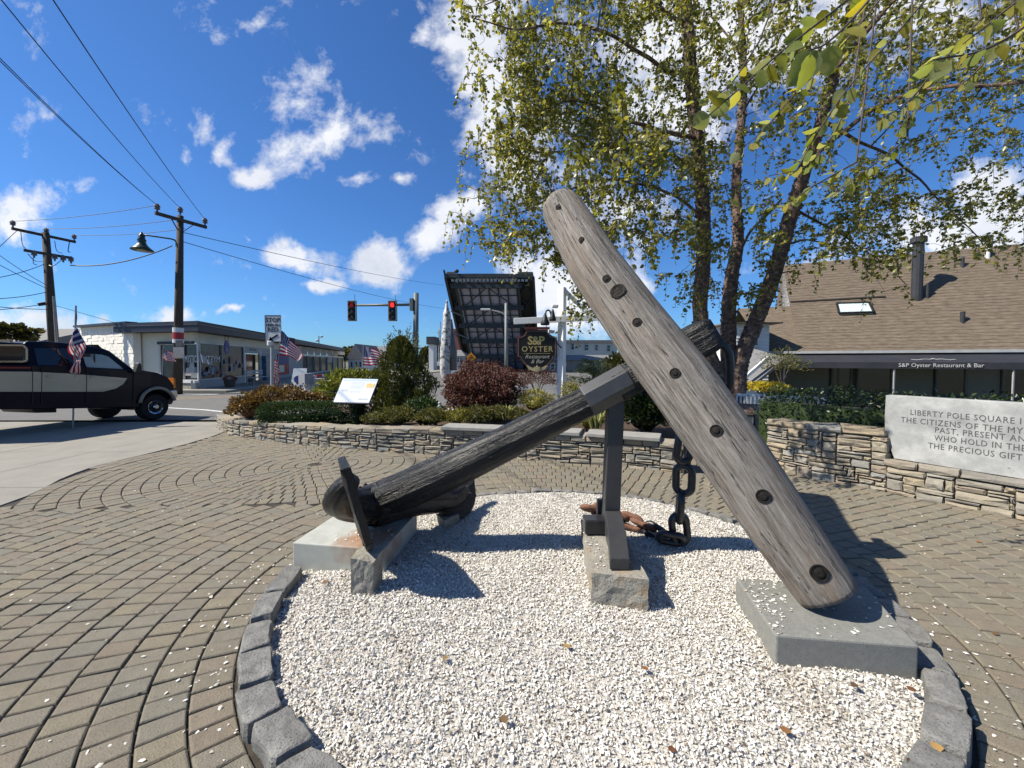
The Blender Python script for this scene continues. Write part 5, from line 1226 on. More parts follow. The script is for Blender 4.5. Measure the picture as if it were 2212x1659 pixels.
wallpanel(F(599), F(623), 1.25, 2.1, 0.04, signblue, 'banner', n2, .06); wallpanel(F(599), F(623), 0.35, 1.24, 0.04, signred, 'banner', n2, .06)
wallpanel(F(601), F(612), 0.55, 1.15, 0.04, creamp, 'banner', n2, .075)
cols_ = [651, 665, 679, 693, 706.5, 719, 730.5, 741]
for i, (x0, x1) in enumerate(zip(cols_, cols_[1:])):
    window(F(x0), F(x1), n2, 0.15, 2.1, fw=0.16, glass=reflm if i != 5 else M('teal_panel', (0.02, 0.09, 0.10), (0.03, 0.12, 0.13), 0.4))
    if i < 6: wallpanel(F(x0 + 1), F(x1 - 1), 2.2, ZB - 0.05, 0.05, gwall, 'wall_panel', n2, .03)
wallpanel(F(707.5), F(718), 1.3, 2.05, 0.03, M('poster_lilac', (0.4, 0.42, 0.5), None, 0.6), 'poster', n2, 0.0)
# display goods behind the glass front: pale shapes
random.seed(6)
def faceframe(p, d, n): return frame(p, d)
for w_, a, c, n in ((win_m, w1, w2, n1), (win_a, e0, e1, n2)):
    mid = a.lerp(c, 0.5); dd = (c - a).normalized(); 
    if dd.x < 0: dd = -dd
    o = text('MYSTIC', 0.52, M('window_vinyl', (0.9, 0.92, 0.92), None, 0.6), frame(up(mid, 1.62) - n * 0.0 + Vector((0, -0.02, 0)) , dd), w_, 'lettering', 0.004, fit=(c - a).length * 0.82)
o = text('MYSTIC', 0.22, M('sign_letters_dark', (0.05, 0.06, 0.10), None, 0.6), frame(up(F(528).lerp(F(563), 0.5), 2.3) - n2 * 0.05, d2), sgn, 'lettering', 0.003, fit=1.3)
goods = M('display_goods', (0.35, 0.36, 0.36), None, 0.7, 4, tint=[(0.40, 0.43, 0.44), (0.22, 0.25, 0.26), (0.30, 0.09, 0.07), (0.55, 0.56, 0.55), (0.12, 0.15, 0.22), (0.25, 0.25, 0.16)])
for (w_, a, c, n, zt_) in ((win_m, w1, w2, n1, 1.3), (win_a, e0, e1, n2, 1.3), (win_b, e1, e2, n2, 1.7)):
    for k in range(9):
        t = random.uniform(0.08, 0.9); s = random.uniform(.10, .26); p = a.lerp(c, t) - n * 0.005 * (k + 1) ; h = random.uniform(.15, .55); z = random.uniform(0.6, zt_ - .3)
        mb = MB(); dd = (c - a).normalized() * s
        mb.add([up(p - dd, z), up(p + dd, z), up(p + dd * .7, z + h), up(p - dd * .5, z + h * .9)], [(0, 1, 2, 3)], random.random()); mb.build('display_item', goods, w_, recalc=False)
# hanging oval sign
hs = empty('hanging_sign', up(P(462, 749, (F(462) - n2 * 1.0).y), 2.0), 'dark blue oval sign hanging under the shop eaves', 'sign'); pc_ = F(458) - n2 * 0.75
mb = MB(); q_ = Matrix.Rotation(math.atan2(d2.y, d2.x) , 3, 'Z') @ Matrix.Rotation(R(90), 3, 'X')
mb.lathe(up(pc_, 2.32), [(0.30, -0.02), (0.30, 0.02)], 20, q_); 
for i, v_ in enumerate(mb.v): mb.v[i] = Vector((v_.x, v_.y, 2.32 + (v_.z - 2.32) * 1.25))
mb.build('board', signblue, hs)
mb = MB(); mb.lathe(up(pc_, 2.40) + Vector((0, -.04, 0)), [(0.12, 0), (0.11, 0.02)], 12, q_); mb.lathe(up(pc_, 2.16) + Vector((0.02, -.04, 0)), [(0.10, 0), (0.02, 0.02)], 5, q_); mb.build('emblem', M('sign_pale', (0.6, 0.58, 0.66), None, 0.6), hs)
mb = MB(); mb.beam(up(pc_ - d2 * .2, 2.65), up(pc_ - d2 * .2, 3.02), .02, .02); mb.beam(up(pc_ + d2 * .2, 2.65), up(pc_ + d2 * .2, 3.02), .02, .02); mb.build('bracket', black, hs)
# bench, flower tub, easel board outside the shop
bn = empty('bench', up(F(500) - n2 * 1.3, 0.06), 'long grey bench below the shop window', 'bench'); b0, b1 = F(478) - n2 * 1.3, F(522) - n2 * 1.3
for k in range(3): mb = MB(); mb.beam(up(b0, .50) - n2 * .14 * k, up(b1, .50) - n2 * .14 * k, .12, .035); mb.build('slat', gwall, bn)
for k in range(2): mb = MB(); mb.beam(up(b0, .72 + .16 * k) + n2 * .08, up(b1, .72 + .16 * k) + n2 * .08, .03, .12); mb.build('slat', gwall, bn)
for q in (b0.lerp(b1, .08), b0.lerp(b1, .92)): mb = MB(); mb.beam(up(q, .06) + n2 * .05, up(q, .9) + n2 * .08, .05, .05, (0, 1, 0)); mb.beam(up(q, .06) - n2 * .3, up(q, .48) - n2 * .3, .05, .05, (0, 1, 0)); mb.build('leg', gwall, bn)
tub = F(446) - n2 * 1.1; tb = empty('flower_tub', up(tub, .06), 'dark round tub of red flowers by the shop corner', 'planter')
mb = MB(); mb.lathe(up(tub, .06), [(.22, 0), (.30, .40), (.32, .42), (.28, .40)], 14); mb.build('tub', M('tub_wood', (.10, .08, .06), None, .8), tb)
p, d = shell_pts(tuple(up(tub, .52)), (.3, .3, .16), 260, 1); leaves('flowers', p, d, [.07] * len(p), M('red_flowers', (.4, .02, .05), None, .6, tint=[(.45, .02, .05), (.05, .09, .02), (.5, .04, .08)]), tb)
eb = P(650, 832, 20.0); ez = empty('sandwich_board', (eb.x, eb.y, 0.0), 'pale sandwich board with a blue emblem on the shop forecourt', 'sign')
mb = MB(); mb.hexa([Vector((eb.x + a, eb.y + b_, z)) for z, k in ((0, 1), (1.15, .82)) for a, b_ in ((-.42 * k, -.3 * (1 - z / 1.3)), (.42 * k, -.3 * (1 - z / 1.3)), (.42 * k, -.3 * (1 - z / 1.3) + .03), (-.42 * k, -.3 * (1 - z / 1.3) + .03))]); mb.build('board', M('board_pale', (.5, .56, .6), None, .6), ez)
mb = MB(); mb.lathe(Vector((eb.x, eb.y - .27, .58)), [(.2, 0), (.2, .02)], 14, Matrix.Rotation(R(90), 3, 'X')); mb.build('emblem', signblue, ez)
# drawbridge barrier: grey plinth, red and white striped arm
gb = empty('barrier_gate', P(690, 850, 17.5), 'lowered road barrier with a red and white arm on a grey concrete plinth', 'barrier')
a_, c_ = P(662, 850, 17.5), P(738, 850, 19.0); a_.z = c_.z = -0.05
mb = MB(); mb.beam(up(a_, .33), up(c_, .33), .5, .76); mb.build('plinth', M('plinth_grey', (.42, .42, .42), (.36, .36, .37), .8, 3), gb)
mb = MB(); mb.beam(up(a_.lerp(c_, .25), .16) + Vector((0, -.27, 0)), up(c_, .16) + Vector((0, -.27, 0)), .03, .26); mb.build('recess', M('recess_dark', (.05, .06, .06), (.1, .11, .11), .7, 4), gb)
mb = MB(); mb.beam(up(a_.lerp(c_, -.12), .72), up(a_.lerp(c_, .12), .72), .5, .5); mb.build('housing', M('housing_grey', (.3, .31, .33), None, .6), gb)
for k in range(5):
    mb = MB(); mb.beam(up(a_.lerp(c_, .28 + .144 * k), .84), up(a_.lerp(c_, .28 + .144 * (k + 1)), .84), .06, .12); mb.build('arm_segment', white if k % 2 else signred, gb)
mb = MB(); mb.ell(up(a_.lerp(c_, .2), .8), (.09, .09, .09)); mb.build('lamp', white, gb)
# roof floodlight of the shop
rl = empty('roof_lamp', up(F(692) + n2 * -.6, ZT), 'small pale floodlight on a stalk at the shop roof edge', 'lamp'); r0_ = P(689, 734, F(692).y); r0_ = up(r0_, ZT)
mb = MB(); mb.beam(r0_, r0_ + Vector((0, 0, 1.1)), .07, .07, (0, 1, 0)); mb.build('stalk', steel, rl)
for dz, dx in ((.5, -.22), (1.0, .3)): mb = MB(); mb.ell(r0_ + Vector((dx, 0, dz)), (.26, .16, .12)); mb.build('lamp_head', M('lamp_grey', (.45, .46, .46), None, .5), rl)

# ------------------------------------------------------------------ utility poles, street lamp, cables
polem = M('pole_wood', (0.05, 0.04, 0.03), (0.09, 0.072, 0.055), 0.9, 14, 0.5, 30, stretch=(1, 1, .2))
insm = M('insulator', (0.10, 0.09, 0.085), (0.18, 0.17, 0.16), 0.35, 8)
def insul(mb, p, s=1.0): mb.lathe(p, [(.03 * s, 0), (.03 * s, .08 * s), (.09 * s, .10 * s), (.07 * s, .17 * s), (.10 * s, .19 * s), (.06 * s, .27 * s), (.02 * s, .30 * s)], 8)
PB = empty('utility_pole', (P(383, 846, 18.3).x, 18.3, 0.0), 'brown wooden utility pole with a red and white band, in front of the shop', 'pole', 'wooden utility poles')
pb0_ = Vector((P(383, 846, 18.3).x, 18.3, -0.1)); pb1_ = P(389.5, 466, 18.3)
mb = MB(); mb.tube([pb0_, pb0_.lerp(pb1_, .5), pb1_], [.20, .17, .125], 14, grain=False); mb.build('shaft', polem, PB, smooth=True)
cl_, cr_ = P(335, 461, 17.35), P(446, 490, 19.2); cz_ = (cl_.z + cr_.z) / 2; cl_.z = cr_.z = cz_
mb = MB(); mb.beam(cl_, cr_, .11, .14); mb.build('crossarm', polem, PB)
BI = []
for t in (0.04, .5, .97):
    p = cl_.lerp(cr_, t) + Vector((0, 0, .07)); 
    if t == .5: p = pb1_ + Vector((0, 0, .05))
    mb = MB(); insul(mb, p, 1.25); mb.build('insulator', insm, PB); BI.append(p + Vector((0, 0, .3)))
mb = MB(); mb.beam(cl_.lerp(cr_, .28), pb1_.lerp(pb0_, .10), .04, .03); mb.beam(cl_.lerp(cr_, .75), pb1_.lerp(pb0_, .10), .04, .03); mb.build('brace', steel, PB)
for zy0, zy1, m_ in ((708, 718, white), (718, 733, signred), (733, 741, white)):
    a_, c_ = P(385, zy1, 18.3), P(385, zy0, 18.3); mb = MB(); mb.tube([a_, c_], .215, 14); mb.build('band', m_, PB)
a_ = P(386, 762, 18.0); mb = MB(); mb.box(a_, (.50, .03, .52)); mb.build('notice', M('notice_grey', (.40, .40, .38), None, .6), PB)
a_ = P(387, 742, 18.0); mb = MB(); mb.box(a_, (.32, .03, .3)); mb.build('notice', M('notice_dark', (.12, .12, .12), None, .6), PB)
SL = empty('street_lamp', P(375, 520, 18.2), 'dark green bell-shaped street lamp on an arm fixed to the wooden pole', 'street lamp')
q = bez([P(381, 533, 18.25), P(378, 519, 18.2), P(350, 513, 18.0), P(308, 507, 17.8)], 12); mb = MB(); mb.tube(q, .035, 8); mb.build('arm', black, SL, smooth=True)
gm = M('lamp_green', (0.012, 0.035, 0.024), (0.02, 0.05, 0.035), 0.35, 4); lc = P(307, 541, 17.8)
mb = MB(); mb.lathe(lc, [(.41, 0), (.42, .03), (.30, .13), (.19, .26), (.14, .38), (.17, .46), (.12, .55), (.13, .68), (.06, .74), (.03, .84)], 20); mb.build('bell_shade', gm, SL, smooth=True)
mb = MB(); mb.ell(lc + Vector((0, 0, 0.02)), (.2, .2, .08)); mb.build('lens', M('lamp_lens', (.5, .5, .45), None, .3), SL)
PA = empty('utility_pole', (P(122, 846, 20.5).x, 20.5, 0.0), 'weathered utility pole with two crossarms rising behind the pickup truck', 'pole', 'wooden utility poles')
a0_, a1_ = P(124, 850, 20.5), P(98.5, 503, 20.5)
mb = MB(); mb.tube([a0_, a0_.lerp(a1_, .5), a1_], [.22, .19, .14], 14); mb.build('shaft', polem, PA, smooth=True)
mb = MB(); mb.tube([P(129, 850, 20.35), P(116, 640, 20.35)], .05, 8); mb.build('conduit', M('conduit', (.34, .33, .31), None, .6), PA)
AI = []
for (x0, y0, x1, y1, k) in ((25, 493, 163, 523, 3), (51, 541, 156, 557, 4)):
    c0_, c1_ = P(x0, y0, 19.4), P(x1, y1, 21.6 if k == 3 else 20.9); zz = (c0_.z + c1_.z) / 2; c0_.z = c1_.z = zz
    mb = MB(); mb.beam(c0_, c1_, .10, .13); mb.build('crossarm', polem, PA)
    for t in ((.02, .52, .98) if k == 3 else (.2, .62, .8, .97)):
        p = c0_.lerp(c1_, t) + Vector((0, 0, .07 if k == 3 else -.3))
        mb = MB(); insul(mb, p, 1.15 if k == 3 else 1.3); mb.build('insulator', insm, PA)
        if k == 3: AI.append(p + Vector((0, 0, .3)))
mb = MB(); random.seed(2)
for (p_, q_) in (((45, 500), (60, 541)), ((60, 548), (100, 563)), ((118, 520), (135, 547)), ((135, 560), (104, 572)), ((150, 523), (152, 545)), ((72, 548), (80, 572))):
    a_, c_ = P(*p_, 20.2), P(*q_, 20.4); mb.tube(bez([a_, a_.lerp(c_, .5) + Vector((-.1, 0, -.2)), c_], 8), .018, 4)
mb.build('jumper_wires', black, PA)
wirem = M('cable_black', (0.015, 0.015, 0.016), None, .6)
def cable(a, c, sag, r, lab, n=24):
    a, c = Vector(a), Vector(c); pts = [a.lerp(c, i / n) - Vector((0, 0, sag * 4 * (i / n) * (1 - i / n))) for i in range(n + 1)]
    mb = MB(); mb.tube(pts, r, 4, cap=False); mb.build('overhead_cable', wirem, None, label=lab, cat='cable', group='overhead cables', recalc=False)
def ext(a, x, y, z, k):             # from a through the sky point at height z and on k times as far
    b_ = G(x, y, z); return a + (b_ - a) * k
for i, (x, y, k, lab) in enumerate([(0, 104, 1.5, 'uppermost left cable from the tall pole, passing out at the left edge of the sky'), (0, 110, 1.5, 'cable paired close under the leftmost long overhead one'), (22, 0, 1.4, 'middle of the three long cables running overhead to the tall pole'), (130, 0, 1.4, 'rightmost of the long cables running overhead to the tall pole')]):
    a = BI[0] if i < 2 else BI[i - 1]; cable(a, ext(a, x, y, 8.25, k), .25, .013, lab)
for i, lab in enumerate(('top cable between the two wooden poles', 'second cable between the two wooden poles', 'third cable between the two wooden poles')):
    cable(AI[i], [BI[0], cl_.lerp(cr_, .42), cl_.lerp(cr_, .55) - Vector((0, 0, .35))][i], .12, .013, lab)
cable(P(152, 573, 20.5), P(372, 531, 18.3), .32, .028, 'thick sagging cable between the two poles, under the street lamp')
cable(P(395, 502, 18.3), P(960, 616, 60), .3, .016, 'upper thin cable from the pole toward the raised bridge'); cable(P(395, 522, 18.3), P(975, 668, 60), .5, .016, 'lower thin cable from the pole toward the raised bridge')
for (x0, y0, x1, y1, sg, lab) in [(-30, 604, 97, 570, .1, 'cable meeting the left pole just under its lower crossarm'), (-30, 530, 112, 622, .1, 'steep cable running down right to the middle of the left pole'), (-30, 556, 112, 628, .05, 'thin steep cable just below the steepest one'),
                                  (-30, 646, 112, 628, .1, 'nearly level cable at the middle of the left pole'), (-30, 660, 112, 668, .05, 'faint cable sloping down past the left pole'), (-30, 671, 112, 654, .05, 'cable with a black splice case beside the left pole'), (-30, 560, 40, 495, .0, 'short bit of cable to the left tip of the top crossarm')]:
    cable(P(x0, y0, 17.5), P(x1, y1, 20.4), sg, .016, lab)
mb = MB(); mb.tube([P(82, 658, 20.0), P(99, 655, 20.2)], .09, 8); mb.build('splice_case', black, None, label='black splice case hanging on the cable left of the pole', cat='cable fitting')
cable(P(120, 660, 20.5), P(640, 790, 60), .4, .012, 'long low cable crossing above the shop wall')

# ------------------------------------------------------------------ pickup truck
TY = 0.0; TH = R(78); th_ = Vector((math.cos(TH), math.sin(TH), 0)); ti_ = Vector((-math.sin(TH), math.cos(TH), 0)); TO = Vector((-9.62, 10.38, 0))
TM = Matrix((th_, ti_, Vector((0, 0, 1)))).transposed().to_4x4(); TM.translation = TO
tr = empty('pickup_truck', TO + ti_ - th_ * 2, 'long black and gold crew-cab pickup with a capped bed, waiting on the road', 'truck'); tr.location.z = -0.05; ORG[tr.name].z = -0.05
pt = M('truck_black', (0.004, 0.005, 0.012), (0.006, 0.007, 0.015), 0.32, 2, spec=.15, coat=.06); gold_ = M('truck_gold', (0.42, 0.38, 0.28), (0.46, 0.42, 0.31), 0.3, 2, coat=.4); chrome = M('chrome', (.62, .62, .63), None, .12, metal=1.0)
glt = M('truck_glass', (0.012, 0.013, 0.015), None, .05, spec=.8); rub = M('tyre_rubber', (0.012, 0.012, 0.012), None, .85)
def T(x, y, dy=0.0):
    d = ray(x, y); k = (TO - EYE).dot(ti_) / d.dot(ti_); p = EYE + d * k; return Vector(((p - TO).dot(th_), dy, p.z))
WD = 1.95
def side(mb, pts, d0, d1, t=.5): return mb.prism([T(x, y, d0) for x, y in pts], (0, d1 - d0, 0), t)
arch = [(338 + 37 * math.cos(a), 873 - 33 * math.sin(a)) for a in [R(200 - 20 * i) for i in range(0, 12)]]
body = [(-120, 786), (69, 786), (150, 790), (200, 792), (285, 806), (297, 797), (340, 806), (362, 815), (373, 828), (378, 845), (378, 868), (373, 876)] + [(x, y) for x, y in arch[::-1] if y < 876][0:] + [(300, 878), (60, 884), (-120, 884)]
mb = MB(TM); side(mb, [(-120, 786), (69, 788), (150, 790), (200, 794), (288, 799), (292, 797), (340, 805), (362, 814), (373, 828), (377, 846), (377, 864), (374, 862), (366, 850), (352, 841), (338, 838), (322, 842), (308, 852), (302, 864), (300, 880), (60, 884), (-120, 884)], 0.0, WD); mb.build('body', pt, tr, bevel=0.05)
mb = MB(TM); # cab greenhouse, inset and leaning in
lowp = [(69, 788), (150, 790), (200, 794), (292, 799)]; cab = [(69, 745), (78, 738), (110, 737), (180, 742), (235, 750), (262, 760), (296, 799)]
outl = [(69, 790), (69, 742), (76, 737), (120, 737), (190, 743), (238, 752), (252, 758), (295, 800)]
a = [T(x, y, 0.05) for x, y in outl]; hts = [p.z for p in a]; zm, zM = min(hts), max(hts)
inn = []
for p in a: k = (p.z - zm) / (zM - zm); inn.append(Vector((p.x, p.y + 0.22 * k, p.z)))
oth = [Vector((p.x, TY + WD - 0.05 - 0.22 * ((p.z - zm) / (zM - zm)), p.z)) for p in a]; n_ = len(a)
mb.add(inn + oth, [tuple(range(n_)), tuple(range(n_, 2 * n_))] + [(i, (i + 1) % n_, n_ + (i + 1) % n_, n_ + i) for i in range(n_)]); mb.build('cab', pt, tr, bevel=0.03)
def cabp(x, y, e=0.012):
    p = T(x, y, 0.05); k = (p.z - zm) / (zM - zm); return Vector((p.x, p.y + 0.22 * k - e, p.z))
def pane(pts, name='window', mat=glt, fr=None):
    mb = MB(TM); q = [cabp(x, y) for x, y in pts]; mb.prism(q, (0, 0.008, 0)); w = mb.build(name, mat, tr)
    if fr:
        mb = MB(TM)
        for a_, c_ in zip(q, q[1:] + q[:1]): mb.beam(a_ - Vector((0, .01, 0)), c_ - Vector((0, .01, 0)), .03, .03, (0, 1, 0))
        mb.build('frame', fr, w)
    return w
pane([(88, 792), (88, 752), (150, 752), (180, 757), (181, 794)])
# the front side window: bright shop wall beyond it painted into the pane's pale colour
pane([(192, 793), (189, 763), (230, 766), (244, 770), (270, 797)], mat=M('pale_window', (0.30, 0.36, 0.32), (0.40, 0.46, 0.41), .12, 4, spec=.7))
mb = MB(TM); mb.box(cabp(212, 778, .02), (.02, .02, .36)); mb.build('window_divider', black, tr)
mb = MB(TM); mb.box(cabp(197, 767, .025), (.14, .02, .08)); mb.build('mirror', black, tr)
# windshield edge with raised visor and wiper cowl
mb = MB(TM); side(mb, [(232, 744), (240, 752), (292, 800), (283, 798)], 0.3, 1.6); mb.build('windshield', glt, tr)
mb = MB(TM); side(mb, [(282, 805), (290, 783), (296, 786), (297, 806)], -0.16, -0.02); mb.build('door_mirror', black, tr, bevel=.02)
# gold flank
mb = MB(TM); side(mb, [(-120, 801), (69, 803), (150, 807), (274, 817), (266, 829), (250, 839), (222, 846), (-120, 846)], -0.012, 0.01); fl_ = mb.build('flank_panel', gold_, tr)
for x in (69, 89, 186, 288):
    mb = MB(TM); side(mb, [(x, 792), (x + 1.2, 792), (x + .4, 872), (x - .8, 872)], -0.018, 0); mb.build('door_seam', black, tr)
for x in (99, 193): mb = MB(TM); side(mb, [(x, 811), (x + 12, 811), (x + 12, 815), (x, 815)], -0.045, -.012); mb.build('door_handle', gold_, tr, bevel=.01)
# capped bed
mb = MB(TM); side(mb, [(-120, 787), (-120, 739), (-20, 737), (55, 741), (67, 752), (67, 787)], 0.05, WD - .05); cp = mb.build('bed_cap', pt, tr, bevel=.04)
mb = MB(TM); side(mb, [(-120, 781), (-120, 744), (50, 746), (57, 752), (58, 779), (50, 781)], 0.035, 0.06); cw = mb.build('cap_window', glt, tr)
mb = MB(TM); q = [T(x, y, 0.02) for x, y in [(-120, 744), (50, 746), (58, 753), (58, 778), (50, 781), (-120, 781)]]
for a_, c_ in zip(q, q[1:]): mb.beam(a_, c_, .035, .035, (0, 1, 0))
mb.build('frame', chrome, cw)
mb = MB(TM); mb.beam(T(-120, 733, .3), T(48, 736, .3), .05, .05); mb.beam(T(45, 742, .3), T(45, 735, .3), .05, .05); mb.build('roof_rack', chrome, tr)
mb = MB(TM); side(mb, [(-120, 791), (66, 793), (66, 796), (-120, 796)], -.012, .0); mb.build('red_stripe', M('stripe_red', (.25, .02, .015), None, .4), tr)
# front: chrome bumper, lamp, arch trim, wheels
mb = MB(TM); side(mb, [(367, 843), (382, 843), (383, 858), (379, 861), (368, 861)], -.02, WD); mb.build('front_bumper', chrome, tr, bevel=.02)
mb = MB(TM); side(mb, [(366, 861), (380, 861), (374, 873), (366, 874)], .05, WD - .05); mb.build('air_dam', black, tr)
mb = MB(TM); side(mb, [(374, 816), (378, 818), (379, 838), (374, 838)], -.012, .2); mb.build('headlight', M('amber_lens', (.7, .22, .03), None, .2), tr)
mb = MB(TM); mb.tube([T(338 + 38 * math.cos(a_), 874 - 36 * math.sin(a_), -.04) for a_ in [R(15 + 10 * i) for i in range(17)]], .045, 6); mb.build('arch_trim', M('trim_gold', (.28, .26, .2), None, .35), tr, smooth=True)
def wheel(c, r, hub):
    q = Matrix.Rotation(R(90), 3, 'X'); mb = MB(TM); mb.lathe(c, [(r * .55, -.12), (r * .92, -.13), (r, -.09), (r, .09), (r * .92, .13), (r * .55, .12)], 30, q); w = mb.build('wheel', rub, tr, smooth=False)
    if hub:
        mb = MB(TM); mb.lathe(c, [(r * .56, .10), (r * .54, .135), (r * .44, .12), (r * .24, .06), (r * .20, .15), (r * .12, .17)], 24, q); mb.build('rim', chrome, w)
        for k in range(5):
            a_ = k * 2 * math.pi / 5; mb = MB(TM); cc_ = c + q @ Vector((math.cos(a_) * r * .36, math.sin(a_) * r * .36, .118)); mb.lathe(cc_, [(r * .085, 0), (r * .085, .012)], 10, q); mb.build('rim_hole', black, w)
wc = T(337, 879); wr = wc.z + 0.05; wheel(Vector((wc.x, TY + .14, wr - 0.05)), wr, True); wheel(Vector((wc.x, TY + 1.8, wr - .05)), wr, False)
wheel(Vector((wc.x - 4.0, TY + 1.75, wr - .05)), wr, False); wheel(Vector((wc.x - 4.0, TY + .14, wr - .05)), wr, True)
mb = MB(TM); side(mb, [(96, 884), (150, 884), (150, 892), (105, 893)], .4, 1.4); side(mb, [(268, 876), (300, 876), (300, 886), (292, 884)], .1, 1.6); mb.build('underbody', black, tr)

# ------------------------------------------------------------------ flags
def flagmat(stars=True):
    m = bpy.data.materials.new('flag_cloth'); m.use_nodes = True; nt = m.node_tree; nt.nodes.clear(); b = NB(nt)
    uv = b.n('ShaderNodeUVMap', uv_map='UVMap').outputs[0]; s = b.n('ShaderNodeSeparateXYZ'); b.l(uv, s.inputs[0]); u_, v_ = s.outputs[0], s.outputs[1]
    st = b.m('LESS_THAN', b.m('FRACT', b.m('MULTIPLY', b.m('SUBTRACT', 1.0, v_), 6.5)), 0.5)
    col = b.mix(st, (0.72, 0.71, 0.69), (0.42, 0.02, 0.03))
    can = b.m('MULTIPLY', b.m('LESS_THAN', u_, 0.40), b.m('GREATER_THAN', v_, 0.4615))
    a = b.m('MULTIPLY', u_, 15.0); c = b.m('MULTIPLY', v_, 16.7)
    def dot(o):
        x = b.m('SUBTRACT', b.m('FRACT', b.m('ADD', a, o)), .5); y = b.m('SUBTRACT', b.m('FRACT', b.m('ADD', c, o)), .5); return b.m('LESS_THAN', b.m('ADD', b.m('MULTIPLY', x, x), b.m('MULTIPLY', y, y)), .055)
    star = dot(0.0); blue = b.mix(star, (0.02, 0.03, 0.12), (.75, .75, .75)); col = b.mix(can, col, blue)
    d = b.n('ShaderNodeBsdfDiffuse'); b.l(col, d.inputs[0]); t = b.n('ShaderNodeBsdfTranslucent'); b.l(col, t.inputs[0]); ms = b.n('ShaderNodeMixShader'); ms.inputs[0].default_value = .35
    b.l(d.outputs[0], ms.inputs[1]); b.l(t.outputs[0], ms.inputs[2]); o = b.n('ShaderNodeOutputMaterial'); b.l(ms.outputs[0], o.inputs[0]); return m
flagm = flagmat()
def flag(top, bot, Y, pole, lab, wave=.05, mat=None, u0=0.0, amp=3, polr=.016, name='flag', folds=0.0, grp='stars and stripes on staffs'):
    root = empty(name, P(pole[0][0], pole[0][1], Y), lab, 'flag', grp); t_ = [P(x, y, Y) for x, y in top]; b_ = [P(x, y, Y) for x, y in bot]
    n, m_ = 40, 16; A, B_ = bez(t_, n + 1), bez(b_, n + 1); mb = MB(); vs, uv = [], []
    for i in range(n + 1):
        for j in range(m_ + 1):
            s, v_ = i / n, j / m_; p = B_[i].lerp(A[i], v_); w = math.sin(s * amp * 6.28 + v_ * 2.2) * wave * min(1, s * 4) + folds * math.sin(v_ * 9.4) * s
            vs.append(p + Vector((0, w, 0))); uv.append((u0 + s * (1 - u0), v_))
    mb.add(vs, [(i * (m_ + 1) + j, (i + 1) * (m_ + 1) + j, (i + 1) * (m_ + 1) + j + 1, i * (m_ + 1) + j + 1) for i in range(n) for j in range(m_)]); mb.uv = uv
    mb.build('cloth', mat or flagm, root, smooth=True, recalc=False)
    mb = MB(); mb.tube([P(x, y, Y) for x, y in pole], polr, 8); mb.build('pole', M('flag_staff', (.33, .33, .33), None, .5), root)
flag([(164, 666), (171, 700), (178, 738), (182, 760), (176, 790), (160, 815)], [(161, 706), (157, 722), (152, 755), (154, 785), (148, 806), (131, 829)], 8.75, [(157.5, 926), (164, 660)], 'limp stars and stripes on a thin staff in the pavement, in front of the truck', .06, amp=2, folds=.04)
flag([(606, 713), (620, 722), (634, 742), (650, 757), (659, 771)], [(601, 767), (612, 769), (625, 768), (634, 776), (638, 784)], 14.1, [(592, 880), (607, 708)], 'large flying stars and stripes right beside the stop-here sign', .10, amp=1.5)
flag([(592, 776), (600, 782), (603, 800), (602, 820)], [(592, 812), (594, 818), (595, 828), (592, 838)], 14.3, [(591, 880), (592, 772)], 'small drooping striped flag hidden low behind the stop-here sign post', .05, u0=.45)
flag([(785, 749), (800, 751), (815, 757), (838, 772)], [(783, 789), (800, 790), (813, 788), (832, 792)], 18.0, [(782, 850), (785, 746)], 'spread stars and stripes behind the tilted white panel, left of the cone evergreen', .12, amp=1.3)
flag([(354, 750), (362, 757), (371, 763), (384, 780)], [(350, 774), (358, 778), (370, 781), (381, 783)], 17.6, [(350, 840), (353, 746)], 'small stars and stripes fluttering low beside the wooden pole at the shop window', .08, amp=1.5)
flag([(430, 742), (431, 760), (445, 772), (458, 787)], [(429, 772), (432, 780), (444, 785), (456, 788)], 17.3, [(429, 800), (431, 738)], 'plain pale flag at the shop corner beside the oval sign', .05, mat=M('pale_cloth', (.45, .45, .42), (.3, .34, .42), .8, 3), grp=None)

# ------------------------------------------------------------------ stop-here sign, traffic signal
sg = empty('road_sign', P(590, 874, 14.0), 'white rectangular sign reading STOP HERE ON RED with a black arrow', 'sign')
s0, s1 = P(573.5, 738.5, 14.0), P(607, 681, 14.0); cx0 = (s0.x + s1.x) / 2; cz0 = (s0.z + s1.z) / 2; wS, hS = s1.x - s0.x, s1.z - s0.z
mb = MB(); mb.box((cx0, 14.0, cz0), (wS, .02, hS)); mb.build('plate', M('sign_white', (.78, .78, .75), None, .5), sg, bevel=.01)
mb = MB()
for a_, c_ in (((-1, -1), (1, -1)), ((1, -1), (1, 1)), ((1, 1), (-1, 1)), ((-1, 1), (-1, -1))): mb.beam(Vector((cx0 + a_[0] * wS * .49, 13.985, cz0 + a_[1] * hS * .493)), Vector((cx0 + c_[0] * wS * .49, 13.985, cz0 + c_[1] * hS * .493)), .006, .02, (0, 1, 0) if a_[0] == c_[0] else (0, 0, 1))
mb.build('border', black, sg)
for s, z, h in (('STOP', .30, .22), ('HERE ON', .12, .115), ('RED', -.045, .22)):
    text(s, h, black, frame((cx0, 13.985, cz0 + z * hS / .96), (1, 0, 0)), sg, offset=.004)
mb = MB(); y_ = 13.985; c_ = Vector((cx0, y_, cz0 - .335 * hS / .96)); dr_ = Vector((.84, 0, .54)); pr_ = Vector((-.54, 0, .84))
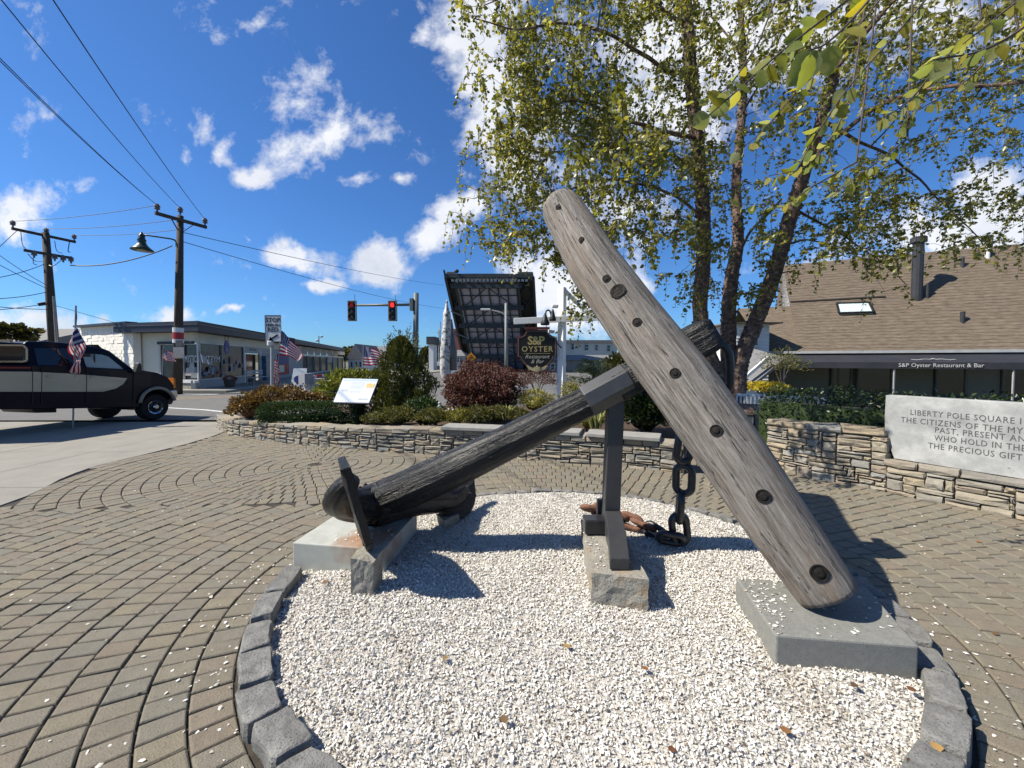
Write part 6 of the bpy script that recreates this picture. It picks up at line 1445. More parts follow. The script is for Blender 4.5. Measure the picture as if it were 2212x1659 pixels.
ar = [c_ + dr_ * .2 + pr_ * .035, c_ - dr_ * .06 + pr_ * .035, c_ - dr_ * .06 + pr_ * .09, c_ - dr_ * .21, c_ - dr_ * .06 - pr_ * .09, c_ - dr_ * .06 - pr_ * .035, c_ + dr_ * .2 - pr_ * .035]
mb.add(ar + [p + Vector((0, -.004, 0)) for p in ar], [(0, 1, 5, 6), (2, 3, 4, 1), (7, 8, 12, 13), (9, 10, 11, 8), (7 + 2, 7 + 3, 7 + 4)]); mb.build('arrow', black, sg, recalc=False)
mb = MB(); mb.tube([P(588, 880, 14.1), P(588, 737, 14.1)], .06, 8); mb.build('post', M('galvanised', (.42, .43, .43), None, .45), sg)
mb = MB(); mb.lathe(P(583, 746, 14.0), [(.09, 0), (.09, .14), (.05, .16)], 10); mb.build('fitting', white, sg)
ts = empty('traffic_signal', P(897, 846, 24), 'grey mast arm carrying two black traffic lights, both showing red', 'traffic light')
galv = M('mast_grey', (.13, .15, .145), (.16, .18, .17), .5, 3); mp0 = P(897, 830, 24); mp1 = P(899, 633, 24); mp0.z = 0
mb = MB(); mb.tube([mp0, mp1], [.19, .16], 12); mb.build('mast', galv, ts, smooth=True)
mb = MB(); mb.tube([P(899, 658, 24), P(767, 659.5, 24)], [.09, .07], 10); mb.build('mast_arm', galv, ts, smooth=True)
mb = MB(); mb.box(P(890, 658, 24), (.22, .4, .75)); mb.build('clamp', galv, ts, bevel=.02)
redon = bpy.data.materials.new('red_lamp'); redon.use_nodes = True; e = redon.node_tree.nodes['Principled BSDF']; e.inputs['Base Color'].default_value = (.6, .01, .01, 1); e.inputs['Emission Color'].default_value = (1, .02, .02, 1); e.inputs['Emission Strength'].default_value = 1.6
redoff = bpy.data.materials.new('red_lamp_dim'); redoff.use_nodes = True; e = redoff.node_tree.nodes['Principled BSDF']; e.inputs['Base Color'].default_value = (.15, .01, .01, 1); e.inputs['Emission Color'].default_value = (1, .02, .02, 1); e.inputs['Emission Strength'].default_value = .08
trimy = M('backplate_edge', (.40, .24, .05), None, .5)
for x, lit in ((760.5, redoff), (848, redon)):
    c = P(x, 671.5, 23.7); mb = MB(); mb.box(c, (.40, .05, 1.14)); hd_ = mb.build('signal_head', black, ts)
    mb = MB()
    for a_, b_ in ((-.25, 0), (.25, 0)): mb.box(c + Vector((a_, .02, 0)), (.05, .05, 1.2))
    for z in (-.6, .6): mb.box(c + Vector((0, .02, z)), (.54, .05, .05))
    mb.build('backplate_edge', trimy, hd_)
    for k, m_ in enumerate((lit, black, black)):
        q = c + Vector((0, -.03, .36 - .36 * k)); mb = MB(); mb.lathe(q, [(.135, 0), (.13, .03), (.07, .055)], 16, Matrix.Rotation(R(90), 3, 'X')); mb.build('lens', m_ if k == 0 else glassm, hd_)
        mb = MB(); pts = [q + Vector((.16 * math.cos(t), -.0, .16 * math.sin(t))) for t in [R(-20 + 22 * i) for i in range(11)]]
        mb.add(pts + [p + Vector((0, -.2, -.02)) for p in pts], [(i, i + 1, 12 + i, 11 + i) for i in range(10)]); mb.build('visor', black, hd_, recalc=False)
    mb = MB(); mb.beam(c + Vector((.18, 0, .6)), c + Vector((.18, 0, 1.0)), .02, .02, (0, 1, 0)); mb.build('antenna', steel, hd_)
# ------------------------------------------------------------------ white post with hanging shield sign
wp = empty('sign_post', P(1212, 862, 12.0), 'tall white wooden post with a long crossbeam and braces, behind the planting bed', 'post'); wp.location.z = 0; ORG[wp.name].z = 0
Yp = 12.0; wpt = M('white_timber', (.94, .94, .90), (.97, .97, .94), .6, 8, .2, 30)
a_, c_ = P(1212.5, 870, Yp), P(1214.5, 621, Yp); a_.z = 0
mb = MB(); mb.beam(a_, c_, .20, .20, (-.85, .6, 0)); mb.build('upright', wpt, wp, bevel=.01)
mb = MB(); mb.beam(P(1110, 694, Yp - .11), P(1300, 685.5, Yp - .11), .10, .185); mb.build('crossbeam', wpt, wp, bevel=.008)
mb = MB(); mb.beam(P(1220, 628, Yp), P(1278, 684, Yp), .09, .12); mb.build('brace', wpt, wp); 
mb = MB(); mb.beam(P(1203, 741, Yp - .12), P(1213, 752, Yp - .12), .02, .03); mb.build('bracket', black, wp)
ss = empty('shield_sign', P(1160, 800, 11.85), 'black shield sign reading S&P OYSTER in gold, hanging from the white beam', 'sign')
def Sg(x, y, e=0.0): return P(x, y, 11.85 - e)
def arcp(cx, cy, r, a0, a1, n=6): return [(cx + r * math.cos(R(lerp(a0, a1, i / n))), cy + r * math.sin(R(lerp(a0, a1, i / n)))) for i in range(n + 1)]
half = [(1160, 712), (1184, 712)] + [(1185, 717), (1188, 722), (1194, 726), (1199, 727), (1203, 727)] + [(1203, 771), (1197, 772), (1195, 778), (1187, 788), (1175, 796), (1160, 801)]
out_ = half + [(2320 - x, y) for x, y in half[::-1][1:-1]]
maroon = M('sign_maroon', (.11, .025, .022), (.14, .035, .03), .45, 3); sblk = M('sign_black', (.014, .012, .010), (.022, .02, .017), .45, 3); goldm_ = M('gold_leaf', (.62, .45, .16), (.75, .58, .26), .35, 20, metal=.4)
mb = MB(); mb.prism([Sg(x, y, 0) for x, y in out_], (0, .06, 0)); mb.build('board', maroon, ss)
mb = MB(); mb.prism([Sg(1160 + (x - 1160) * .91, 755 + (y - 755) * .91, .012) for x, y in out_], (0, .012, 0)); mb.build('field', sblk, ss)
mb = MB(); q = [Sg(1160 + (x - 1160) * .925, 755 + (y - 755) * .925, .014) for x, y in out_]
for a_, c_ in zip(q, q[1:] + q[:1]): mb.beam(a_, c_, .012, .012, (0, 1, 0))
mb.build('border_line', M('border_pink', (.42, .25, .2), None, .5), ss)
mb = MB(); mb.beam(Sg(1133, 709, .0), Sg(1187, 709, 0), .14, .07); mb.build('cap_rail', maroon, ss)
m1 = lambda x, y: frame(Sg(x, y, .016), (1, 0, 0))
text('S&P', .36, goldm_, m1(1158, 736.5), ss, 'lettering', .006, space=.85, offset=.010)
o = text('OYSTER', .235, goldm_, m1(1160.5, 754.5), ss, 'lettering', .005, space=1.2, offset=.004)
mb = MB(); mb.beam(Sg(1131, 763.5, .018), Sg(1189, 763.5, .018), .008, .012); mb.build('rule_line', goldm_, ss)
text('Restaurant', .17, M('cream_letters', (.72, .66, .52), None, .5), m1(1160, 770.5), ss, 'lettering', .004, shear=.35); text('& Bar', .17, MATS['cream_letters'], m1(1160, 781), ss, 'lettering', .004, shear=.35)
mb = MB()
for s in (-1, 1):
    pts = [(1160, 793), (1160 + s * 8, 796), (1160 + s * 19, 790), (1160 + s * 24, 789.5), (1160 + s * 17, 798), (1160 + s * 7, 802), (1160, 804)]
    mb.prism([Sg(x, y, .03) for x, y in pts], (0, .03, 0))
mb.prism([Sg(x, y, .045) for x, y in [(1155, 800), (1153, 792), (1157, 793), (1160, 788), (1163, 793), (1167, 792), (1165, 800), (1160, 804)]], (0, .03, 0))
mb.build('carved_shell', M('gold_pale', (.68, .58, .30), None, .45), ss)
mb = MB()
for x in (1142, 1180): mb.beam(Sg(x, 709), Sg(x, 694), .02, .02, (0, 1, 0))
mb.build('hanger', black, ss)
gl_ = empty('gooseneck_lamp', P(1179, 705, 11.8), 'two black gooseneck lamps and small floodlights on the white crossbeam', 'lamp')
mb = MB(); mb.tube(bez([P(1192, 690, 11.7), P(1188, 672, 11.6), P(1180, 672, 11.5), P(1178, 688, 11.5)], 12), .025, 7); mb.build('neck', black, gl_, smooth=True)
for x, y, r in ((1177.5, 702, .13), (1194, 693, .10)): mb = MB(); mb.lathe(P(x, y, 11.5), [(r, 0), (r * 1.05, .05), (r * .7, .16), (r * .4, .28), (.03, .34)], 12); mb.build('shade', black, gl_, smooth=True)
for x, y in ((1191, 716), (1199, 661.5)): mb = MB(); mb.box(P(x, y, 11.7), (.20, .12, .11)); mb.build('floodlight', white, gl_, bevel=.03)

# ------------------------------------------------------------------ raised bascule bridge leaf
bsteel = M('bridge_steel', (.028, .034, .036), (.05, .058, .06), .55, 1.5, dark=((.10, .06, .04), 2.5, .66)); deckm = M('deck_sky_tint', (.40, .40, .50), (.54, .54, .64), .7, 2, detail=8)  # solid deck; sky seen through the grating is painted into its colour
br = empty('drawbridge', P(1082, 800, 60), 'raised dark steel drawbridge leaf with a grid of floor beams', 'bridge')
def L_(u, v, e=0.0):                 # u across 0..1, v up 0..1, e toward us
    YB, YT = 62.0, 50.0; bl, brt = P(1008, 800, YB), P(1163, 800, YB); tl, tr_ = P(963, 596, YT), P(1152, 596, YT)
    lo, hi = bl.lerp(brt, u), tl.lerp(tr_, u); p = lo.lerp(hi, v); n = (brt - bl).cross(tl - bl).normalized(); n = n if n.y < 0 else -n; return p + n * e
mb = MB(); mb.hexa([L_(.12, .02), L_(.80, .02), L_(.80, .02, -.2), L_(.12, .02, -.2), L_(.12, .98), L_(.80, .98), L_(.80, .98, -.2), L_(.12, .98, -.2)]); mb.build('deck', deckm, br)
for v in (.03, .20, .38, .55, .73, .93): mb = MB(); mb.beam(L_(.04, v, .45), L_(.86, v, .45), .35, .62, (0, 0, 1)); mb.build('floor_beam', bsteel, br)
for k in range(7): u_ = .14 + .66 * k / 6; mb = MB(); mb.beam(L_(u_, .0, .16), L_(u_, .98, .16), .16, .3, (0, 1, 0)); mb.build('stringer', bsteel, br)
for k in range(6):
    v0, v1 = [.03, .20, .38, .55, .73, .93][k:k + 2] if k < 5 else (.93, 1.0); vm = (v0 + v1) / 2
    mb = MB(); mb.beam(L_(.12, vm, .1), L_(.80, vm, .1), .08, .12, (0, 0, 1)); mb.build('cross_rib', bsteel, br)
    if k < 5: mb = MB(); mb.beam(L_(.12, v0, .75), L_(.46, v1, .75), .12, .12); mb.beam(L_(.80, v0, .75), L_(.46, v1, .75), .12, .12); mb.build('wind_brace', bsteel, br)
for u0, u1 in ((0, .10), (.82, 1.0)):
    mb = MB(); mb.hexa([L_(u0, 0, -.1), L_(u1, 0, -.1), L_(u1, 0, -1.6), L_(u0, 0, -1.6), L_(u0, 1, -.1), L_(u1, 1, -.1), L_(u1, 1, -1.0), L_(u0, 1, -1.0)]); mb.build('main_girder', black, br)
    for u_ in (u0, u1):
        mb = MB(); mb.beam(L_(u_, 0, .3), L_(u_, 1, .3), .30, .6, (0, 1, 0)); mb.build('girder_flange', bsteel, br)
    for k in range(6): mb = MB(); mb.beam(L_(u0, k / 6, .2), L_(u1, (k + 1) / 6, .2), .12, .12); mb.beam(L_(u1, k / 6, .2), L_(u0, (k + .9) / 6, .2), .10, .10); mb.build('lattice', bsteel, br)
mb = MB(); mb.beam(L_(-.01, 1.01, .3), L_(1.0, 1.01, .3), .5, .5, (0, 0, 1)); mb.build('end_beam', bsteel, br)
for k in range(20): mb = MB(); mb.box(L_(.08 + .84 * k / 19, .985, .62), (.33, .1, .30)); mb.build('end_plate', M('plate_pale', (.5, .5, .48), None, .6) if k == 0 else MATS['plate_pale'], br)
for v in (.25, .45, .68): mb = MB(); mb.beam(L_(-.02, v + .02, .5), L_(.12, v - .03, .6), .18, .18); mb.build('bracket', M('bracket_grey', (.16, .17, .17), None, .6), br)
mb = MB(); mb.beam(L_(0, 1.0, .3), L_(0, 1.06, .3), .2, .2, (0, 1, 0)); mb.ell(L_(.14, 1.05, .3), (.3, .2, .25)); mb.beam(L_(.14, 1.0, .3), L_(.14, 1.05, .3), .08, .08, (0, 1, 0)); mb.build('navigation_lamp', black, br)
mb = MB(); mb.bx(P(1030, 800, 63).x, P(1166, 800, 63).x, 62.5, 66, -.1, 1.6); mb.build('pier', bsteel, br)
# lamp standard in front of the bridge
ls = empty('street_lamp', P(1094, 800, 30), 'thin grey lamp standard with one arm in front of the raised drawbridge', 'street lamp'); ls.location.z = 0; ORG[ls.name].z = 0
a_ = P(1094, 815, 30); a_.z = 0; mb = MB(); mb.tube([a_, P(1093, 655, 30)], [.15, .10], 10); mb.build('column', M('lamp_column', (.22, .235, .22), (.28, .29, .27), .6), ls, smooth=True)
mb = MB(); mb.tube(bez([P(1092, 684, 30), P(1085, 676, 30), P(1062, 670, 30)], 8), .05, 6); mb.build('arm', M('lamp_arm', (.4, .41, .4), None, .5), ls)
mb = MB(); mb.box(P(1049, 668.5, 30), (.75, .3, .12)); mb.build('lamp_head', white, ls, bevel=.03)
# yellow diamond sign
dm = empty('warning_sign', P(1017, 795, 34), 'orange yellow diamond warning sign above the red maple', 'sign'); c = P(1017.5, 772, 34)
mb = MB(); mb.box(c, (.64, .02, .64), Matrix.Rotation(R(45), 3, 'Y')); mb.build('plate', M('sign_amber', (.70, .27, .01), None, .5), dm)
mb = MB()
for dx, h in ((-.12, .18), (.0, .26), (.12, .18)): mb.box(c + Vector((dx, -.02, 0)), (.05, .01, h), Matrix.Rotation(R(20 if dx else 0), 3, 'Y'))
mb.ell(c + Vector((0, -.02, .18)), (.05, .01, .05), 8, 5); mb.build('symbol', black, dm)
mb = MB(); q = c.copy(); q.z = 0; mb.beam(q + Vector((0, .03, 0)), c + Vector((0, .03, 0)), .05, .05, (0, 1, 0)); mb.build('post', steel, dm)
# mottled spire sculpture
sp_ = empty('spire_sculpture', P(968, 862, 14), 'tall tapering mottled silver white sculpture like a bare trunk, left of the drawbridge', 'sculpture')
mott = M('mottled_silver', (.62, .61, .58), (.50, .49, .46), .55, 4, .6, 30, dark=((.06, .055, .05), 9, .52), spec=.6)
mb = MB(); q = bez([P(974, 872, 14), P(972, 845, 14), P(962, 800, 14), P(962, 755, 14), P(966, 700, 14), P(965, 670, 14), P(965.5, 648, 14)], 40)
rr = [interp([(0, .08), (.10, .10), (.2, .17), (.45, .19), (.72, .15), (.80, .13), (.84, .08), (1, .02)], i / 39) for i in range(40)]
mb.tube(q, rr, 20, shape=lambda s, th, L: 1 + .16 * noise.fractal(Vector((math.cos(th) * 1.5, math.sin(th) * 1.5, L * 2)), 1, 2, 4)); mb.build('body', mott, sp_, smooth=True)
mb = MB(); mb.tube([P(972, 690, 14.1), P(978, 760, 14.1), P(980, 800, 14.1)], [.08, .16, .12], 10); mb.build('fin', M('dark_silver', (.10, .10, .10), (.2, .2, .2), .5, 5), sp_, smooth=True)
mb = MB(); mb.beam(P(944, 720, 14), P(958, 704, 14), .03, .03); mb.build('rod', white, sp_)

# ------------------------------------------------------------------ buildings far behind
def house(name, lab, x0, x1, ytop, Y, depth, wmat, rmat, roof='hip', rh=1.5, wins=(), z0=0.0, eave=.3, gable_front=False):
    a, c = P(x0, ytop, Y), P(x1, ytop, Y); zt_ = a.z; root = empty(name, ((a.x + c.x) / 2, Y, z0), lab, 'building')
    mb = MB(); mb.bx(a.x, c.x, Y, Y + depth, z0, zt_); mb.build('wall', wmat, root)
    mb = MB(); e = eave
    if roof == 'flat': mb.bx(a.x - e, c.x + e, Y - e, Y + depth + e, zt_ + .001, zt_ + rh)
    elif roof == 'gable_x': mb.prism([(a.x - e, Y - e, zt_), (a.x - e, Y + depth / 2, zt_ + rh), (a.x - e, Y + depth + e, zt_)], (c.x - a.x + 2 * e, 0, 0))
    elif roof == 'gable_y': mb.prism([(a.x - e, Y - e, zt_), ((a.x + c.x) / 2, Y - e, zt_ + rh), (c.x + e, Y - e, zt_)], (0, depth + 2 * e, 0))
    else:
        mx, my = (a.x + c.x) / 2, Y + depth / 2; mb.add([(a.x - e, Y - e, zt_), (c.x + e, Y - e, zt_), (c.x + e, Y + depth + e, zt_), (a.x - e, Y + depth + e, zt_), (mx - (c.x - a.x) * .15, my, zt_ + rh), (mx + (c.x - a.x) * .15, my, zt_ + rh)], [(0, 1, 5, 4), (1, 2, 5), (2, 3, 4, 5), (3, 0, 4), (0, 3, 2, 1)])
    mb.build('roof', rmat, root)
    for (wx0, wy0, wx1, wy1) in wins:
        p, q = P(wx0, wy1, Y), P(wx1, wy0, Y); mb = MB(); mb.bx(p.x, q.x, Y - .06, Y + .02, p.z, q.z); w = mb.build('window', glassm, root)
        mb = MB(); t = max(.06, (q.x - p.x) * .12)
        mb.bx(p.x - t, q.x + t, Y - .10, Y - .062, q.z, q.z + t * 1.3); mb.bx(p.x - t, q.x + t, Y - .10, Y - .062, p.z - t * 1.3, p.z); mb.bx(p.x - t, p.x, Y - .10, Y - .062, p.z, q.z); mb.bx(q.x, q.x + t, Y - .10, Y - .062, p.z, q.z)
        mb.bx(p.x, q.x, Y - .10, Y - .062, (p.z + q.z) / 2 - t * .3, (p.z + q.z) / 2 + t * .3); mb.build('frame', white, w)
    return root
beige = M('beige_siding', (.62, .59, .50), (.68, .65, .56), .8, 1, .3, 8, stretch=(.2, .2, 6)); greyroof = M('grey_roof', (.16, .16, .165), (.21, .21, .21), .85, 4); brick = M('brick_red', (.30, .09, .055), (.36, .12, .07), .85, 6); paleblue = M('pale_blue_siding', (.48, .56, .56), (.54, .61, .6), .7, 3)
darkroof = M('dark_roof', (.05, .05, .055), (.08, .08, .085), .8, 4); sidew = M('white_siding', (.80, .80, .78), (.85, .85, .83), .7, 2)
wb_ = [(1204 + 0, 743, 1209.5, 755), (1234, 743, 1239.5, 755), (1262, 744, 1271, 757), (1285.5, 745, 1291, 757), (1311, 746, 1318, 759), (1179, 745, 1184, 757), (1309.5, 773, 1316, 784)]
house('apartment_house', 'long beige two-storey house with white-framed windows seen behind the white post', 1150, 1333, 741, 60, 12, beige, greyroof, 'flat', .45, [(a, b_, c, d) for a, b_, c, d in wb_])
house('waterside_shed', 'low grey building with a dark eave below the long beige house', 1145, 1325, 778, 52, 6, M('shed_grey', (.16, .17, .16), (.24, .24, .22), .8, 1), greyroof, 'gable_x', .75, [(1190, 786, 1198, 800), (1212, 784, 1222, 790)])
house('brick_building', 'tall plain red brick building rising left of the drawbridge', 978, 1008, 716, 90, 14, brick, brick, 'flat', .6, [])
house('bridge_tender_house', 'small pale blue bridge house with windows beside the drawbridge foot', 975, 1001, 769, 48, 3.5, paleblue, greyroof, 'hip', .8, [(980, 772, 984.5, 782), (988, 772, 992, 782), (994, 772, 998, 782)])
house('village_house', 'small brick and white shopfront low behind the mottled spire', 938, 975, 790, 70, 8, M('pinkish_brick', (.34, .2, .16), None, .8), sidew, 'flat', .7, [(958, 796, 964, 806)])
house('village_house', 'narrow white chimney-like block with a dark cap above the evergreen', 926, 936, 744, 60, 3, sidew, darkroof, 'flat', 1.2, [])
house('village_house', 'white gabled house between shop roof and flag, far behind', 752, 786, 776, 55, 8, sidew, greyroof, 'gable_y', 2.2, [(758, 782, 762, 792), (768, 782, 772, 792), (777, 782, 781, 792)])
house('village_house', 'white porch house far behind the spread flag', 786, 835, 781, 62, 8, sidew, greyroof, 'gable_x', 2.6, [(792, 786, 797, 798), (803, 786, 808, 798), (815, 786, 820, 798)])
house('village_house', 'grey roofed house at the very left edge behind the truck', -60, 62, 742, 30, 10, M('far_grey_wall', (.3, .29, .27), None, .8), M('taupe_roof', (.20, .19, .175), (.24, .23, .21), .85), 'gable_x', 1.55, [])
# shop wall air unit
mb = MB(); mb.box(P(306, 756, 17.6), (.5, .3, .62)); 
# distant trees as separate crowns
def far_tree(x, y, Y, rx, rz, n, lab, mat=farleaf, sz=.35):
    c = P(x, y, Y); rX, rZ = W(rx, Y), W(rz, Y); root = empty('distant_tree', (c.x, c.y, 0), lab, 'tree', 'trees far behind the village'); p, d = shell_pts(tuple(c), (rX, rX * .8, rZ), n, random.random() * 30, .45, inner=.3, lo=-.6)
    leaves('crown', p, d, sz * (.6 + .8 * rng.random(len(p))), mat, root); mb = MB(); mb.tube([(c.x, c.y, -.1), (c.x, c.y, c.z)], [rX * .08, rX * .04], 6); mb.build('trunk', polem, root)
for x, y, Y, rx, rz, lab, mt_ in [(770, 763, 90, 26, 12, 'dark tree far off right of the shop roof end', farleaf), (745, 770, 85, 22, 14, 'ochre tree just beyond the shop roof end', olive), (815, 762, 95, 26, 10, 'dark treetop above the spread flag', farleaf), (925, 770, 80, 16, 16, 'dark tree beside the narrow white block', farleaf),
                                  (20, 722, 26, 40, 16, 'dark treetop behind the grey roof at the left edge', farleaf), (945, 762, 85, 14, 22, 'dark green tree left of the mottled spire', farleaf), (1345, 790, 40, 40, 22, 'green tree behind the black rhododendron', farleaf), (1560, 770, 35, 40, 32, 'green tree seen between birch stems and stock', farleaf), (1440, 785, 42, 60, 24, 'tree mass behind the stock', farleaf), (880, 782, 85, 40, 8, 'low tree line behind the cone evergreen', farleaf)]:
    far_tree(x, y, Y, rx, rz, 1500, lab, mt_, .3 if Y < 50 else .55)
hl = MB(); hv = []
for i in range(41):
    a = R(-75 + 150 * i / 40); d_ = 420; hv.append((d_ * math.sin(a), d_ * math.cos(a), -1)); hv.append((d_ * 1.05 * math.sin(a), d_ * 1.05 * math.cos(a), 7 + 5 * noise.noise(Vector((i * .35, 0, 0)))))
hl.add(hv, [(2 * i, 2 * i + 2, 2 * i + 3, 2 * i + 1) for i in range(40)]); hl.build('hills', farleaf, kind='structure', recalc=False)
# masts of moored boats
for k, (x, y0, y1) in enumerate(((951, 695, 790), (948, 712, 790), (938, 740, 790))):
    mb = MB(); a_, c_ = P(x, y1, 70), P(x, y0, 70); mb.tube([a_, c_], .09, 6); mb.build('boat_mast', M('mast_alu', (.4, .4, .4), None, .5) if k == 0 else MATS['mast_alu'], None, label=['tallest thin pale boat mast left of the spire', 'second boat mast, just left of the tallest', 'shortest boat mast, furthest from the spire'][k], cat='mast', group='boat masts')

# ------------------------------------------------------------------ restaurant on the right
roofm = M('brown_shingle', (.092, .070, .050), (.205, .160, .115), .9, 6, .6, 14, stretch=(.7, .7, 5), stain=((.10, .085, .07), .5, .58), detail=9)
EL, ER = P(1655, 763, 14.5), P(2400, 753.5, 10.9); EL.z = ER.z = 1.87
fd = (ER - EL).normalized(); fn = Vector((-fd.y, fd.x, 0)); fn = fn if fn.y > 0 else -fn
rs = empty('restaurant', (EL.x, EL.y, -0.9), 'long restaurant with a big brown shingled roof, skylight and dark awning behind the wall', 'restaurant')
def Rf(px): return on_line(EL, fd, px)
ridge_off = 3.7; RZ = 3.95
RL, RR = Rf(1727) , ER
mb = MB(); a_, c_ = up(RL, 1.87), up(RR, 1.87); b0_, b1_ = up(RL + fn * ridge_off, 1.87 + RZ), up(RR + fn * ridge_off, 1.87 + RZ); q0_, q1_ = up(RL + fn * 2 * ridge_off, 1.87), up(RR + fn * 2 * ridge_off, 1.87)
mb.add([a_, c_, b1_, b0_, q0_, q1_], [(0, 1, 2, 3), (3, 2, 5, 4), (0, 3, 4)]); rf = mb.build('roof', roofm, rs)
# lower roof to the left
k_ = 1.95; mb = MB(); l0 = up(EL, 1.865); l1 = up(Rf(1727) , 1.865); m0_, m1_ = up(Rf(1600) + fn * k_, 1.865 + k_ * .98), up(Rf(1737) + fn * k_, 1.865 + k_ * .98)
mb.add([l0, l1, m1_, m0_, up(Rf(1600) + fn * 4, 1.8), up(Rf(1737) + fn * 4, 1.8)], [(0, 1, 2, 3), (3, 2, 5, 4)]); mb.build('lower_roof', roofm, rs)
mb = MB(); wn_ = up(Rf(1727) + fn * 2.0, 3.6); mb.add([up(RL + fn * 1.95, 3.75), b0_, up(RL + fn * 3.7, 3.6)], [(0, 1, 2)]); mb.build('gable_end', sidew, rs, recalc=False)
# one course strip across the roof where the two slopes meet
mb = MB(); s0_ = up(RL + fn * 1.92, 1.87 + 1.92 * RZ / ridge_off + .03); s1_ = up(Rf(1960) + fn * 1.92, s0_.z + .0); mb.beam(s0_, s1_, .10, .05); mb.build('flashing', M('flashing', (.05, .045, .04), None, .7), rs)
# shingle courses as real thin steps
mb = MB(); nrmR = (fn * -RZ + Vector((0, 0, ridge_off))).normalized(); random.seed(8)
for j in range(1, 34):
    t = j / 34; A_, B_ = a_.lerp(b0_, t), c_.lerp(b1_, t); mb.add([A_ + nrmR * .002, B_ + nrmR * .002, B_ + nrmR * .008, A_ + nrmR * .008, A_.lerp(b0_, .028) + nrmR * .004, B_.lerp(b1_, .028) + nrmR * .004], [(0, 1, 2, 3), (3, 2, 5, 4)])
mb.build('shingle_courses', roofm, rs, kind='stuff', recalc=False)
# skylight
def on_roof(x, y, e=0.0):
    d = ray(x, y); n = nrmR; t = (a_ - EYE).dot(n) / d.dot(n); return EYE + d * t + n * e
q = [on_roof(1811, 680, .08), on_roof(1885, 678, .08), on_roof(1875, 657, .08), on_roof(1806, 659, .08)]
mb = MB(); mb.hexa([p - nrmR * .1 for p in q] + q); sk = mb.build('skylight', M('skylight_glass', (.55, .66, .66), (.62, .72, .72), .12, 1), rs)
mb = MB()
for p, r_ in zip(q, q[1:] + q[:1]): mb.beam(p + nrmR * .01, r_ + nrmR * .01, .05, .06, nrmR)
mb.build('frame', black, sk)
# flue and vents
def vent(x, yb, yt, w, mat, name, cap=False, lab=None):
    b_ = on_roof(x, yb); t_ = P(x, yt, b_.y); t_.x = b_.x; mb = MB(); r_ = W(w, b_.y) / 2; mb.tube([b_ - Vector((0, 0, .15)), t_], r_, 12)
    if cap: mb.lathe(t_, [(r_ * 1.0, -.02), (r_ * 1.45, 0), (r_ * 1.45, .16), (r_ * 1.2, .2)], 12)
    return mb.build(name, mat, rs)
flu = M('flue_black', (.03, .032, .036), (.05, .05, .055), .45, 3)
vent(1980, 642, 524, 19, flu, 'flue', True); vent(2133, 555, 530, 8, white, 'vent_pipe', False); vent(2134, 530, 520, 10, flu, 'vent_cap', True); vent(2079, 576, 556, 6, flu, 'vent_pipe'); vent(2079, 695, 673, 8, flu, 'vent_pipe'); vent(2003, 643, 612, 5, flu, 'vent_pipe')
# eave trim, awning with scalloped valance, posts and wall beneath
awn = M('awning_black', (.022, .024, .030), (.036, .038, .045), .6, 2)
mb = MB(); mb.beam(EL - fn * .10 + Vector((0, 0, -.02)), ER - fn * .10 + Vector((0, 0, -.02)), .10, .09); mb.build('gutter', M('gutter_grey', (.46, .48, .48), None, .5), rs)
a1_, a2_ = up(EL, 1.78) , up(ER, 1.78); o1_, o2_ = up(EL - fn * .95, 1.50), up(ER - fn * .95, 1.50)
mb = MB(); mb.add([a1_, a2_, o2_, o1_], [(0, 1, 2, 3)]); mb.add([o1_, o2_, o2_ - Vector((0, 0, .20)), o1_ - Vector((0, 0, .20))], [(0, 1, 2, 3)]); mb.add([a1_, o1_, o1_ - Vector((0, 0, .2)), a1_ - Vector((0, 0, .5))], [(0, 1, 2, 3)]); aw = mb.build('awning', awn, rs, recalc=False)
tL, tR = on_line(up(EL - fn * .97, 0), fd, 1941), on_line(up(EL - fn * .97, 0), fd, 2126)
o = text('S&P Oyster Restaurant & Bar', .17, M('awning_letters', (.62, .62, .60), None, .6), frame(up(tL.lerp(tR, .5), 1.405), fd), aw, 'lettering', .002, fit=(tR - tL).length)
# small scroll mark over the lettering
mb = MB(); c_ = on_line(up(EL - fn * .72, 0), fd, 2015); 
for s in (-1, 1): mb.tube(bez([up(c_ + fd * s * .05, 1.585), up(c_ + fd * s * .2, 1.60), up(c_ + fd * s * .35, 1.575), up(c_ + fd * s * .5, 1.59)], 8), .009, 5)
mb.ell(up(c_, 1.60), (.09, .03, .02)); mb.build('scroll_mark', MATS['awning_letters'], aw)
wd_ = 1.2
def Wf(px): return on_line(EL + fn * 1.9, fd, px)
plankm = M('tan_siding', (.30, .27, .20), (.34, .30, .23), .8, 3); random.seed(12)
wl = up(Wf(1650), 0); wr_ = up(Wf(2350), 0)
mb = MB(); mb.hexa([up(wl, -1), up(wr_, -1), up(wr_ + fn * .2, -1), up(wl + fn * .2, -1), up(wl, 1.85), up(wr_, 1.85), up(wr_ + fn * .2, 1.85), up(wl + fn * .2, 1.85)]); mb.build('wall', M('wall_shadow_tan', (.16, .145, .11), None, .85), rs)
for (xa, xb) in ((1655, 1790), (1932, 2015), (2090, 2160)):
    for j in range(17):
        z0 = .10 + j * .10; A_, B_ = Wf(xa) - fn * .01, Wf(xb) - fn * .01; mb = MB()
        mb.hexa([up(A_ - fn * .03, z0), up(B_ - fn * .03, z0), up(B_, z0), up(A_, z0), up(A_ - fn * .012, z0 + .096), up(B_ - fn * .012, z0 + .096), up(B_, z0 + .096), up(A_, z0 + .096)]); mb.build('plank', plankm, rs)
